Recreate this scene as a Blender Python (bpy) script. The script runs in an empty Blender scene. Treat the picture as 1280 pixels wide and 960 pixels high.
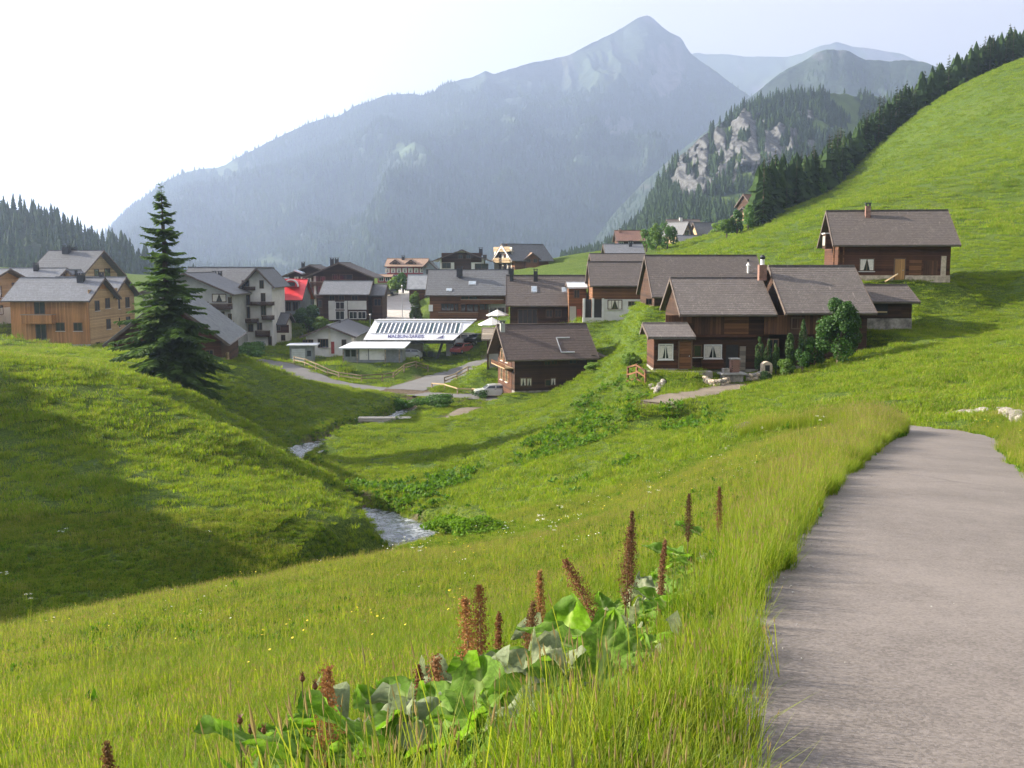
import bpy, bmesh, math, random
import numpy as np
from mathutils import Vector, Matrix

C = bpy.context.scene
R = math.radians
random.seed(7)
rng = np.random.default_rng(11)

# ------------------------------------------------------------------ camera, sky, sun, exposure
F, HOR = 1300.0, 330.0
PITCH = math.atan((480 - HOR) / F)
cam = bpy.data.cameras.new('camera')
cam.sensor_width = 36.0
cam.lens = 36.0 * F / 1280.0
cam.clip_start, cam.clip_end = 0.05, 30000
camo = bpy.data.objects.new('camera', cam)
camo.rotation_euler = (math.pi / 2 - PITCH, 0, 0)
C.collection.objects.link(camo)
C.camera = camo

SUN_AZ, SUN_EL = R(76), R(24)          # left of the view direction, above the horizon
SUN = Vector((-math.sin(SUN_AZ) * math.cos(SUN_EL), math.cos(SUN_AZ) * math.cos(SUN_EL), math.sin(SUN_EL)))
world = bpy.data.worlds.new('World')
C.world = world
world.use_nodes = True
wn, wl = world.node_tree.nodes, world.node_tree.links
sky = wn.new('ShaderNodeTexSky')
sky.sky_type = 'NISHITA'
sky.sun_disc = False
sky.sun_elevation = SUN_EL
sky.sun_rotation = -SUN_AZ
sky.altitude = 1600
sky.air_density, sky.dust_density, sky.ozone_density = 1.0, 4.0, 1.0
# a thin bright veil of cloud over the whole sky, torn in places
tc = wn.new('ShaderNodeTexCoord'); mp_ = wn.new('ShaderNodeMapping'); mp_.inputs['Scale'].default_value = (1, 1, 3.0)
nz_ = wn.new('ShaderNodeTexNoise'); nz_.inputs['Scale'].default_value = 2.2; nz_.inputs['Detail'].default_value = 6; nz_.inputs['Roughness'].default_value = 0.55
wl.new(tc.outputs['Generated'], mp_.inputs[0]); wl.new(mp_.outputs[0], nz_.inputs['Vector'])
cr_ = wn.new('ShaderNodeValToRGB'); cr_.color_ramp.elements[0].position = 0.30; cr_.color_ramp.elements[0].color = (.86, .86, .86, 1); cr_.color_ramp.elements[1].position = 0.62; cr_.color_ramp.elements[1].color = (.97, .97, .97, 1)
wl.new(nz_.outputs['Fac'], cr_.inputs[0])
mx_ = wn.new('ShaderNodeMix'); mx_.data_type = 'RGBA'
wl.new(cr_.outputs[0], mx_.inputs[0]); wl.new(sky.outputs[0], mx_.inputs[6]); mx_.inputs[7].default_value = (4.7, 4.45, 4.45, 1)
wl.new(mx_.outputs[2], wn['Background'].inputs[0])
wn['Background'].inputs[1].default_value = 0.05

sl = bpy.data.lights.new('sun', 'SUN')
sl.energy, sl.angle, sl.color = 5.0, R(0.6), (1.0, 0.90, 0.74)
slo = bpy.data.objects.new('sun', sl)
slo.rotation_euler = SUN.to_track_quat('Z', 'Y').to_euler()
C.collection.objects.link(slo)

C.view_settings.view_transform = 'Standard'
C.view_settings.look = 'None'
C.view_settings.gamma = 1.0
C.view_settings.use_curve_mapping = False
C.view_settings.exposure = 2.08
C.render.engine = 'CYCLES'
C.cycles.use_denoising = True
C.cycles.max_bounces = 6
C.cycles.diffuse_bounces = 3
C.cycles.glossy_bounces = 2
C.cycles.transmission_bounces = 4
C.cycles.volume_bounces = 1
C.cycles.transparent_max_bounces = 8

def at(u, v, d):
    """the point of the place that the camera sees at (u, v) of the 1280x960 photograph, D metres ahead"""
    yv = (480.0 - v) / F
    fw = math.cos(PITCH) + yv * math.sin(PITCH)
    up = yv * math.cos(PITCH) - math.sin(PITCH)
    return Vector(((u - 640.0) / F / fw * d, d, up / fw * d))

# ------------------------------------------------------------------ numpy noise
def _h(ix, iy, s):
    ix = ix.astype(np.int64); iy = iy.astype(np.int64)
    n = (ix * 374761393 + iy * 668265263 + s * 974634777) & 0x7fffffff
    n = ((n ^ (n >> 13)) * 1274126177) & 0x7fffffff
    return ((n ^ (n >> 16)) & 0xffff) / 65535.0
def vnoise(x, y, s=0):
    x = np.asarray(x, float); y = np.asarray(y, float)
    ix, iy = np.floor(x), np.floor(y)
    fx, fy = x - ix, y - iy
    fx = fx * fx * fx * (fx * (fx * 6 - 15) + 10); fy = fy * fy * fy * (fy * (fy * 6 - 15) + 10)
    a, b = _h(ix, iy, s), _h(ix + 1, iy, s)
    c, d = _h(ix, iy + 1, s), _h(ix + 1, iy + 1, s)
    return (a + (b - a) * fx + (c - a) * fy + (a - b - c + d) * fx * fy) * 2 - 1
def fbm(x, y, o=4, s=0, g=0.5):
    t, a, f = 0, 1.0, 1.0
    for k in range(o):
        t = t + a * vnoise(x * f + 17.3 * k, y * f - 9.1 * k, s + k); a *= g; f *= 2.03
    return t
def ridged(x, y, o=4, s=0):
    t, a, f = 0, 1.0, 1.0
    for k in range(o):
        t = t + a * (1 - np.abs(vnoise(x * f + 5.7 * k, y * f + 3.3 * k, s + k)) * 2); a *= 0.5; f *= 2.1
    return t
def sstep(a, b, x):
    t = np.clip((x - a) / (b - a), 0, 1)
    return t * t * (3 - 2 * t)

# ------------------------------------------------------------------ object helpers
def link(o, parent=None):
    C.collection.objects.link(o)
    if parent is not None: o.parent = parent
    return o
def tag(o, label=None, cat=None, group=None, kind=None):
    if label: o['label'] = label
    if cat: o['category'] = cat
    if group: o['group'] = group
    if kind: o['kind'] = kind
    return o
def thing(name, label, cat, loc=(0, 0, 0), rz=0.0, group=None, rot=None):
    o = bpy.data.objects.new(name, None)
    o.empty_display_size = 0.2
    o.location = loc
    o.rotation_euler = rot if rot else (0, 0, rz)
    link(o)
    return tag(o, label, cat, group)
def mesh_obj(name, me, mat=None, parent=None, loc=None, rot=None, scale=None):
    o = bpy.data.objects.new(name, me)
    if mat is not None and len(me.materials) == 0: me.materials.append(mat)
    if loc is not None: o.location = loc
    if rot is not None: o.rotation_euler = rot
    if scale is not None: o.scale = scale
    return link(o, parent)
def np_mesh(name, verts, faces, smooth=False, attrs=None, mats=None):
    """verts Nx3, faces MxK (all quads or all triangles), as one mesh"""
    me = bpy.data.meshes.new(name)
    verts = np.asarray(verts, np.float32); faces = np.asarray(faces, np.int32)
    k = faces.shape[1]
    me.vertices.add(len(verts)); me.vertices.foreach_set('co', verts.ravel())
    me.loops.add(faces.size); me.loops.foreach_set('vertex_index', faces.ravel())
    me.polygons.add(len(faces))
    me.polygons.foreach_set('loop_start', np.arange(0, faces.size, k, dtype=np.int32))
    me.polygons.foreach_set('loop_total', np.full(len(faces), k, np.int32))
    if smooth: me.polygons.foreach_set('use_smooth', np.ones(len(faces), bool))
    for an, av in (attrs or {}).items():
        a = me.attributes.new(an, 'FLOAT', 'POINT'); a.data.foreach_set('value', np.asarray(av, np.float32))
    if mats:
        me.materials.append(mats)
    me.update(calc_edges=True)
    return me
def grid_faces(nr, nc, wrap=False):
    i = np.arange(nr - 1)[:, None]; j = np.arange(nc if wrap else nc - 1)[None, :]
    j2 = (j + 1) % nc
    a = i * nc + j; b = i * nc + j2; c = (i + 1) * nc + j2; d = (i + 1) * nc + j
    return np.stack([a, b, c, d], -1).reshape(-1, 4)

class MB:
    """collects boxes, bars, prisms and quads, then links them as ONE mesh object"""
    def __init__(s): s.v, s.f, s.m = [], [], []
    def add(s, vs, fs, mi=0):
        n = len(s.v); s.v += [tuple(v) for v in vs]
        for f in fs: s.f.append([n + i for i in f]); s.m.append(mi)
        return s
    def box(s, x0, x1, y0, y1, z0, z1, mi=0):
        return s.add([(x0,y0,z0),(x1,y0,z0),(x1,y1,z0),(x0,y1,z0),(x0,y0,z1),(x1,y0,z1),(x1,y1,z1),(x0,y1,z1)],
                     [(3,2,1,0),(4,5,6,7),(0,1,5,4),(1,2,6,5),(2,3,7,6),(3,0,4,7)], mi)
    def bar(s, a, b, w, h=None, mi=0):
        """square bar from a to b"""
        a, b = Vector(a), Vector(b); h = h or w
        d = (b - a).normalized()
        up = Vector((0, 0, 1)) if abs(d.z) < 0.95 else Vector((1, 0, 0))
        x = d.cross(up).normalized() * w / 2; y = x.cross(d).normalized() * h / 2
        return s.add([a-x-y, a+x-y, a+x+y, a-x+y, b-x-y, b+x-y, b+x+y, b-x+y],
                     [(3,2,1,0),(4,5,6,7),(0,1,5,4),(1,2,6,5),(2,3,7,6),(3,0,4,7)], mi)
    def tube(s, pts, rs, n=8, mi=0, cap=True):
        pts = [Vector(p) for p in pts]
        if not hasattr(rs, '__len__'): rs = [rs] * len(pts)
        base = len(s.v); prev = None
        for i, p in enumerate(pts):
            d = (pts[min(i+1, len(pts)-1)] - pts[max(i-1, 0)]).normalized()
            if prev is None:
                up = Vector((0, 0, 1)) if abs(d.z) < 0.9 else Vector((1, 0, 0))
                x = d.cross(up).normalized()
            else:
                x = (prev - d * prev.dot(d)).normalized()
            prev = x; y = d.cross(x)
            for k in range(n):
                t = 2 * math.pi * k / n
                s.v.append(tuple(p + (x * math.cos(t) + y * math.sin(t)) * rs[i]))
        for i in range(len(pts) - 1):
            for k in range(n):
                a = base + i * n + k; b = base + i * n + (k + 1) % n
                s.f.append([a, b, b + n, a + n]); s.m.append(mi)
        if cap:
            s.f.append([base + k for k in range(n)][::-1]); s.m.append(mi)
            e = base + (len(pts) - 1) * n
            s.f.append([e + k for k in range(n)]); s.m.append(mi)
        return s
    def prism(s, prof, y0, y1, axis='y', mi=0):
        """profile of (x, z) run from y0 to y1 (axis y) or (y, z) run along x"""
        n = len(prof)
        if axis == 'y': vs = [(p[0], y0, p[1]) for p in prof] + [(p[0], y1, p[1]) for p in prof]
        else: vs = [(y0, p[0], p[1]) for p in prof] + [(y1, p[0], p[1]) for p in prof]
        fs = [list(range(n)), list(range(2*n-1, n-1, -1))] + [[i, n + i, n + (i+1) % n, (i+1) % n] for i in range(n)]
        return s.add(vs, fs, mi)
    def mesh(s, name, mats, smooth=False, fix=True):
        me = bpy.data.meshes.new(name)
        me.from_pydata(s.v, [], s.f)
        for m in (mats if isinstance(mats, (list, tuple)) else [mats]): me.materials.append(m)
        me.polygons.foreach_set('material_index', s.m)
        if fix:
            bm = bmesh.new(); bm.from_mesh(me); bmesh.ops.recalc_face_normals(bm, faces=bm.faces); bm.to_mesh(me); bm.free()
        if smooth: me.polygons.foreach_set('use_smooth', [True] * len(me.polygons))
        me.update()
        return me
    def build(s, name, mats, parent=None, smooth=False, loc=None, rot=None, fix=True):
        return mesh_obj(name, s.mesh(name, mats, smooth, fix), None, parent, loc, rot)

def copy_tree(o, parent=None):
    c = o.copy(); C.collection.objects.link(c)
    if parent is not None: c.parent = parent
    for ch in list(o.children): copy_tree(ch, c)
    return c

# ------------------------------------------------------------------ materials
def mat_new(name):
    m = bpy.data.materials.new(name); m.use_nodes = True
    nt = m.node_tree; b = nt.nodes['Principled BSDF']
    return m, nt, b
def N(nt, t, **kw):
    n = nt.nodes.new(t)
    for k, v in kw.items():
        if k.startswith('i_'): n.inputs[int(k[2:]) if k[2:].isdigit() else k[2:].replace('_', ' ')].default_value = v
        else: setattr(n, k, v)
    return n
def ramp(nt, fac, stops, interp='LINEAR'):
    r = nt.nodes.new('ShaderNodeValToRGB'); r.color_ramp.interpolation = interp
    el = r.color_ramp.elements
    while len(el) < len(stops): el.new(0.5)
    for e, (p, c) in zip(el, stops): e.position = p; e.color = (*c, 1) if len(c) == 3 else c
    if fac is not None: nt.links.new(fac, r.inputs[0])
    return r.outputs[0]
def noise(nt, vec, scale, detail=4, rough=0.55, dist=0.0):
    n = N(nt, 'ShaderNodeTexNoise'); n.inputs['Scale'].default_value = scale
    n.inputs['Detail'].default_value = detail; n.inputs['Roughness'].default_value = rough; n.inputs['Distortion'].default_value = dist
    if vec is not None: nt.links.new(vec, n.inputs['Vector'])
    return n.outputs['Fac']
def mix(nt, fac, a, b, mode='MIX'):
    n = N(nt, 'ShaderNodeMix', data_type='RGBA', blend_type=mode)
    for inp, val in ((n.inputs[0], fac), (n.inputs[6], a), (n.inputs[7], b)):
        if hasattr(val, 'is_output') or hasattr(val, 'links'): nt.links.new(val, inp)
        elif isinstance(val, (int, float)): inp.default_value = val
        else: inp.default_value = (*val, 1)
    return n.outputs[2]
def math_n(nt, op, a, b=None, clamp=False):
    n = N(nt, 'ShaderNodeMath', operation=op, use_clamp=clamp)
    for inp, val in ((n.inputs[0], a), (n.inputs[1], b)):
        if val is None: continue
        if hasattr(val, 'links'): nt.links.new(val, inp)
        else: inp.default_value = val
    return n.outputs[0]
def coords(nt, kind='Object', scale=None):
    t = N(nt, 'ShaderNodeTexCoord').outputs[kind]
    if scale:
        m = N(nt, 'ShaderNodeMapping'); m.inputs['Scale'].default_value = scale
        nt.links.new(t, m.inputs[0]); t = m.outputs[0]
    return t
def bump(nt, b, h, strength=0.4, dist=0.02):
    n = N(nt, 'ShaderNodeBump'); n.inputs['Strength'].default_value = strength; n.inputs['Distance'].default_value = dist
    nt.links.new(h, n.inputs['Height']); nt.links.new(n.outputs[0], b.inputs['Normal'])

def plain(name, col, rough=0.6, var=0.25, scale=3.0, metal=0.0, bmp=0.0, spec=0.4):
    m, nt, b = mat_new(name)
    co = coords(nt)
    f = noise(nt, co, scale, 5, 0.6)
    lo = tuple(max(0, c * (1 - var)) for c in col); hi = tuple(min(1, c * (1 + var)) for c in col)
    nt.links.new(ramp(nt, f, [(0.3, lo), (0.7, hi)]), b.inputs['Base Color'])
    b.inputs['Roughness'].default_value = rough; b.inputs['Metallic'].default_value = metal
    b.inputs['Specular IOR Level'].default_value = spec
    if bmp: bump(nt, b, noise(nt, co, scale * 8, 3), bmp, 0.02)
    return m

def wood(name, col, dark, board=0.22, vertical=False, var=0.5, rough=0.75):
    """boards or logs: joints every BOARD metres, each board its own tone, grain along the board, weather streaks"""
    m, nt, b = mat_new(name)
    co = coords(nt)
    sep = N(nt, 'ShaderNodeSeparateXYZ'); nt.links.new(co, sep.inputs[0])
    if vertical:
        ax = math_n(nt, 'ADD', sep.outputs[0], sep.outputs[1])
    else: ax = sep.outputs[2]
    q = math_n(nt, 'DIVIDE', ax, board)
    fr = math_n(nt, 'FRACT', q); fl = math_n(nt, 'FLOOR', q)
    wn_ = N(nt, 'ShaderNodeTexWhiteNoise', noise_dimensions='1D'); nt.links.new(fl, wn_.inputs['W'])
    grain = noise(nt, coords(nt, 'Object', (9, 9, 0.8) if vertical else (0.7, 0.7, 14)), 2.2, 5, 0.6)
    big = noise(nt, coords(nt, 'Object', (1, 1, 0.35)), 0.9, 4, 0.6)
    v = math_n(nt, 'ADD', math_n(nt, 'MULTIPLY', wn_.outputs['Value'], 0.35), math_n(nt, 'MULTIPLY', grain, 0.4))
    v = math_n(nt, 'ADD', v, math_n(nt, 'MULTIPLY', big, 0.45))
    c = ramp(nt, v, [(0.30, dark), (0.62, col), (0.95, tuple(min(1, x * (1 + var)) for x in col))])
    gap = math_n(nt, 'LESS_THAN', fr, 0.09)
    c = mix(nt, math_n(nt, 'MULTIPLY', gap, 0.75), c, tuple(x * 0.3 for x in dark))
    nt.links.new(c, b.inputs['Base Color'])
    b.inputs['Roughness'].default_value = rough
    b.inputs['Specular IOR Level'].default_value = 0.25
    h = math_n(nt, 'SUBTRACT', grain, math_n(nt, 'MULTIPLY', gap, 1.5))
    bump(nt, b, h, 0.5, 0.02)
    return m

def shingle(name, col, pale, dirt=0.4, rough=0.75, tile=0.22):
    """a roof of small slabs: each slab its own tone, pale lichen patches, streaks down the slope"""
    m, nt, b = mat_new(name)
    co = coords(nt)
    br = N(nt, 'ShaderNodeTexBrick', offset=0.5)
    mp = N(nt, 'ShaderNodeMapping'); nt.links.new(co, mp.inputs[0])
    sep = N(nt, 'ShaderNodeSeparateXYZ'); nt.links.new(co, sep.inputs[0])
    cmb = N(nt, 'ShaderNodeCombineXYZ')
    nt.links.new(sep.outputs[0], cmb.inputs[0]); nt.links.new(math_n(nt, 'MULTIPLY', sep.outputs[2], 2.2), cmb.inputs[1])
    nt.links.new(cmb.outputs[0], br.inputs['Vector'])
    br.inputs['Color1'].default_value = (*[c * 0.76 for c in col], 1); br.inputs['Color2'].default_value = (*[c * 1.22 for c in col], 1)
    br.inputs['Mortar'].default_value = (*[c * 0.45 for c in col], 1)
    br.inputs['Scale'].default_value = 1.0; br.inputs['Mortar Size'].default_value = 0.012; br.inputs['Bias'].default_value = 0.0
    br.inputs['Brick Width'].default_value = tile; br.inputs['Row Height'].default_value = tile * 1.1
    n1 = noise(nt, co, 0.8, 6, 0.65); n2 = noise(nt, coords(nt, 'Object', (3.5, 0.6, 0.6)), 1.5, 5, 0.7)
    c = mix(nt, ramp(nt, n1, [(0.35, (0, 0, 0)), (0.75, (1, 1, 1))]), br.outputs['Color'], tuple(x * 0.75 for x in col))
    pf = math_n(nt, 'MULTIPLY', ramp(nt, n2, [(0.60, (0, 0, 0)), (0.78, (1, 1, 1))]), dirt)
    c = mix(nt, pf, c, pale)
    sp = ramp(nt, noise(nt, co, 9.0, 3, 0.7), [(0.66, (0, 0, 0)), (0.72, (1, 1, 1))])
    c = mix(nt, math_n(nt, 'MULTIPLY', sp, dirt * 0.8), c, pale)
    nt.links.new(c, b.inputs['Base Color'])
    b.inputs['Roughness'].default_value = rough
    b.inputs['Specular IOR Level'].default_value = 0.35
    bump(nt, b, math_n(nt, 'ADD', br.outputs['Fac'], math_n(nt, 'MULTIPLY', noise(nt, co, 5.0, 4, .7), -1.2)), 0.35, -0.02)
    return m

def leafy(name, col, var=0.35, trans=0.35, rough=0.55, by='Random', spec=0.25, tcol=None):
    """leaf or grass: diffuse and translucent, a tone of its own per instance or object"""
    m, nt, b = mat_new(name)
    oi = N(nt, 'ShaderNodeObjectInfo')
    geo = N(nt, 'ShaderNodeNewGeometry')
    n1 = noise(nt, geo.outputs['Position'], 0.35, 3, 0.6)
    n0 = noise(nt, geo.outputs['Position'], 0.05, 3, 0.6)
    f = math_n(nt, 'ADD', math_n(nt, 'MULTIPLY', oi.outputs['Random'], 0.5), math_n(nt, 'MULTIPLY', n1, 0.35))
    f = math_n(nt, 'ADD', f, math_n(nt, 'MULTIPLY', n0, 0.3))
    f = math_n(nt, 'ADD', f, math_n(nt, 'MULTIPLY', geo.outputs['Random Per Island'], 0.25))
    lo = (col[0] * (1 - var) * 0.85, col[1] * (1 - var), col[2] * (1 - var)); hi = (min(1, col[0] * (1 + var * 1.25)), col[1] * (1 + var), col[2] * (1 + var * 0.6))
    c = ramp(nt, f, [(0.30, lo), (0.65, col), (1.0, hi)])
    nt.links.new(c, b.inputs['Base Color'])
    b.inputs['Roughness'].default_value = rough; b.inputs['Specular IOR Level'].default_value = spec
    tr = N(nt, 'ShaderNodeBsdfTranslucent')
    hs = N(nt, 'ShaderNodeHueSaturation'); hs.inputs['Saturation'].default_value = 1.1; hs.inputs['Value'].default_value = 1.35
    nt.links.new(c, hs.inputs['Color']); nt.links.new(hs.outputs[0], tr.inputs['Color'])
    ms = N(nt, 'ShaderNodeMixShader'); ms.inputs[0].default_value = trans
    nt.links.new(b.outputs[0], ms.inputs[1]); nt.links.new(tr.outputs[0], ms.inputs[2])
    nt.links.new(ms.outputs[0], nt.nodes['Material Output'].inputs['Surface'])
    return m

M = {}
M['glass'] = plain('dark_glass', (0.025, 0.03, 0.035), 0.08, 0.4, 1.5, spec=0.7)
M['glass_pale'] = plain('curtained_glass', (0.42, 0.40, 0.34), 0.35, 0.35, 4.0)
M['white'] = plain('white_paint', (0.72, 0.71, 0.68), 0.55, 0.12, 1.2)
M['cream'] = plain('cream_plaster', (0.60, 0.56, 0.46), 0.85, 0.14, 0.8, bmp=0.15)
M['plaster'] = plain('white_plaster', (0.62, 0.60, 0.55), 0.85, 0.16, 0.7, bmp=0.15)
M['greyplaster'] = plain('grey_plaster', (0.40, 0.40, 0.37), 0.85, 0.18, 0.7, bmp=0.15)
M['concrete'] = plain('concrete', (0.32, 0.31, 0.29), 0.9, 0.22, 1.2, bmp=0.2)
M['stone'] = plain('field_stone', (0.25, 0.225, 0.195), 0.9, 0.6, 2.2, bmp=0.9)
M['stonewarm'] = plain('warm_stone', (0.46, 0.37, 0.27), 0.9, 0.4, 3.0, bmp=0.6)
M['stationglass'] = plain('station_window_glass', (0.13, 0.165, 0.20), 0.15, 0.35, 0.4, spec=.7)
M['curtain'] = plain('white_curtain', (0.62, 0.58, 0.50), 0.9, 0.18, 6.0)
M['gutter'] = plain('zinc_gutter', (0.16, 0.13, 0.11), 0.5, 0.2, 2.0, metal=.4)
M['palewood'] = wood('pale_bridge_planks', (0.52, 0.47, 0.39), (0.34, 0.30, 0.24), 0.3, var=.2)
M['dark'] = plain('inner_shade', (0.03, 0.026, 0.022), 0.8, 0.3, 2.0)  # flat near-black colour stands for the shade inside gaps and recesses
M['steel'] = plain('steel', (0.42, 0.43, 0.44), 0.4, 0.15, 2.0, metal=0.6)
M['blackmetal'] = plain('black_metal', (0.035, 0.035, 0.04), 0.45, 0.2, 2.0, metal=0.3)
M['brick'] = plain('brick_chimney', (0.22, 0.12, 0.09), 0.9, 0.35, 5.0, bmp=0.4)
M['wooddark'] = wood('old_larch_boards', (0.055, 0.026, 0.013), (0.020, 0.010, 0.006))
M['woodred'] = wood('red_brown_logs', (0.085, 0.035, 0.018), (0.030, 0.013, 0.008))
M['woodmid'] = wood('brown_boards', (0.17, 0.075, 0.032), (0.06, 0.028, 0.014))
M['woodvert'] = wood('upright_brown_boards', (0.12, 0.055, 0.026), (0.035, 0.017, 0.010), vertical=True)
M['woodnew'] = wood('new_spruce_boards', (0.46, 0.225, 0.082), (0.26, 0.125, 0.048), 0.2, vertical=True, var=0.3)
M['woodnewh'] = wood('new_spruce_shingle_wall', (0.50, 0.33, 0.17), (0.32, 0.20, 0.10), 0.18, var=0.25)
M['woodlight'] = wood('pale_timber', (0.42, 0.31, 0.18), (0.24, 0.16, 0.09), 0.3, var=0.3)
M['woodgrey'] = wood('grey_weathered_wood', (0.26, 0.22, 0.17), (0.12, 0.10, 0.08), 0.3)
M['fence'] = wood('fence_wood', (0.30, 0.23, 0.15), (0.13, 0.10, 0.07), 0.5)
M['roofbrown'] = shingle('brown_grey_shingles', (0.112, 0.093, 0.084), (0.38, 0.33, 0.29), 0.45)
M['rooffarm'] = shingle('farm_shingles', (0.142, 0.122, 0.112), (0.46, 0.40, 0.35), 0.7)
M['roofred'] = shingle('chalet_shingles', (0.105, 0.076, 0.066), (0.30, 0.24, 0.21), 0.3)
M['roofgrey'] = shingle('slate_grey_roof', (0.125, 0.128, 0.135), (0.26, 0.26, 0.26), 0.2, 0.6)
M['roofblue'] = shingle('smooth_grey_roof', (0.175, 0.182, 0.20), (0.30, 0.30, 0.31), 0.12, 0.55)
M['rooftan'] = shingle('tan_roof', (0.36, 0.24, 0.17), (0.45, 0.34, 0.26), 0.2)
M['roofrust'] = shingle('rust_roof', (0.22, 0.12, 0.09), (0.3, 0.2, 0.16), 0.2)
M['rooftrim'] = plain('roof_edge_board', (0.10, 0.075, 0.06), 0.8, 0.3, 2.0)
M['redroof'] = plain('red_sheet_roof', (0.62, 0.045, 0.05), 0.45, 0.15, 1.5)
M['redwall'] = wood('red_painted_boards', (0.28, 0.05, 0.055), (0.16, 0.03, 0.035), 0.25, var=0.2)
M['metalroof'] = plain('ribbed_metal_roof', (0.30, 0.31, 0.32), 0.5, 0.2, 1.5, metal=0.2)
M['metalpale'] = plain('pale_metal_roof', (0.58, 0.60, 0.62), 0.45, 0.12, 1.5)
M['bluegrey'] = plain('blue_grey_cladding', (0.22, 0.24, 0.25), 0.6, 0.2, 2.0)
M['tealglass'] = plain('teal_end_glass', (0.05, 0.10, 0.12), 0.15, 0.3, 1.0, spec=0.6)
M['signwhite'] = plain('station_white_panel', (0.80, 0.80, 0.82), 0.4, 0.06, 0.8)
M['signblue'] = plain('sign_lettering', (0.16, 0.15, 0.30), 0.6, 0.1, 1.0)
M['doorwood'] = wood('pale_door_boards', (0.46, 0.25, 0.09), (0.28, 0.15, 0.06), 0.16, vertical=True, var=0.25)
M['doorred'] = plain('red_door', (0.30, 0.05, 0.04), 0.6, 0.2, 2.0)
M['frame'] = plain('brown_window_frame', (0.12, 0.07, 0.04), 0.6, 0.2, 2.0)
M['framewhite'] = plain('white_window_frame', (0.68, 0.66, 0.62), 0.5, 0.1, 2.0)
# ------------------------------------------------------------------ the lie of the land
# points of the ground: (u, v of the photograph, metres ahead) and plain (x, y, z)
UVD = [
 (900,960,3.6),(640,960,5.0),(300,960,6.5),(0,960,8.0),(0,880,11.5),(0,812,16.5),(250,745,22),(310,730,25),(375,714,27.5),(435,704,29.5),(140,775,19),(250,820,14),(250,890,9.5),
 (490,702,31),(490,800,13.5),(400,870,9),(640,850,8.5),(640,750,16.5),(640,692,28),(600,681,33),(690,668,33),(620,650,41),(560,668,41.5),(760,700,19),
 (800,800,9.6),(850,700,14),(900,640,18.5),(945,600,24.5),(1000,560,30),(1050,537,35),(950,548,41),(850,600,35),(780,622,39),
 (700,612,48),(640,622,51),(750,552,60),(700,560,64),(850,530,62),(650,560,67),(590,568,71),(500,572,75),(450,556,86),(420,575,84),(560,600,64),(500,610,63),
 (600,530,95),(560,540,93),(640,510,99),(560,505,117),(500,487,128),(600,496,120),(660,489,117),(750,482,104),(755,447,117),
 (800,424,106),(700,520,90),(800,492,76),(850,492,69.5),(870,463,83),(1000,450,82),(930,479,75),(835,468,75.5),(880,471,79),(805,471,77),(790,450,86),(870,481,74),(1050,420,84),
 (1000,500,58),(1100,460,66),(1100,500,50),(1150,520,47),(1200,490,52),(1270,522,35),(1280,540,28),(1280,480,48),(1280,420,72),
 (1150,410,90),(1130,350,102),(1035,362,96),(1280,330,105),(1280,250,150),(1200,270,142),(1100,250,165),(1190,200,225),(1280,160,225),
 (1000,290,155),(1010,262,215),(880,313,190),(950,284,215),(1000,257,240),(1090,190,300),(1140,150,318),(1200,115,330),(1280,78,340),
 (1280,110,430),(1200,150,430),(1090,235,400),(1000,290,330),(890,325,290),
 (1500,150,150),(1500,300,100),(1500,50,300),(1500,500,30),(1700,400,60),(1500,90,400),(1900,0,260),
 # left hill
 (0,450,62),(100,458,66),(200,480,71),(255,505,74),(240,497,70),(330,582,54),(0,560,48),(0,700,34),(0,785,28),(130,520,54),
 (200,600,44),(250,660,38.5),(350,650,40),(400,682,38.5),(462,690,36.5),(468,678,40),(366,604,50),(420,643,44),(300,545,58),(330,600,50),
 (-150,470,60),(-300,450,58),(-300,640,40),(-300,830,22),
 # behind it
 (320,462,104),(385,482,113),(300,520,90),(345,556,88),(350,535,93),(400,512,104),(285,500,90),(282,472,98),(345,470,114),(430,500,112),
 (100,440,112),(0,432,120),(60,452,92),(150,436,128),(0,415,132),(-200,430,100),(-200,400,140),
 # village
 (300,440,150),(350,450,140),(400,475,132),(430,450,146),(500,455,150),(480,470,138),(560,452,150),(620,450,148),(560,470,138),
 (450,402,190),(540,402,178),(640,410,150),(735,407,133),(800,386,128),(940,376,108),(300,392,200),(400,370,230),(500,352,250),
 (600,345,240),(690,325,232),(740,316,240),(720,335,200),(830,320,220),(760,322,230),(880,302,258),(925,285,252),(650,332,260),
 (0,400,200),(150,345,300),(0,335,350),(500,352,330),(300,352,380),(700,335,330),
]
XYZ = [
 (0,0,-1.25),(0,-5,-1.0),(-10,-5,-4.0),(10,-5,0.4),(-30,-12,-8.5),(30,-10,6),(12,8,-1.6),(16,18,-2.8),(5,4,-1.45),
 (-26,9,-10.2),(-40,0,-10.2),(-45,25,-8.5),
]
# the stream with its half-width: narrow between grassy lips, wider where the water shows
STREAM4 = [(-36,0,-10.4,.5),(-26,11,-10.8,.5),(-17,19.5,-11.3,.5),(-11,27,-11.8,.5),(-7.2,34,-12.2,.5),(-5.2,41,-12.45,.7),(-4.1,45.5,-12.6,1.0),(-5.2,50,-13.03,1.0),
           (-6.5,54,-13.35,.9),(-9.7,60,-13.95,.35),(-13.0,68,-14.45,.35),(-15.9,75,-14.95,.5),(-17.5,79.5,-15.15,1.0),(-18.1,86,-15.4,1.1),(-16.8,91,-15.55,.5),(-15.5,97,-15.72,.8),
           (-14.2,101,-15.85,1.1),(-12.2,113,-16.35,1.0),(-11.9,118,-16.55,1.2),(-12.1,119.4,-16.6,.9)]
STREAM = [p[:3] for p in STREAM4]
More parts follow.
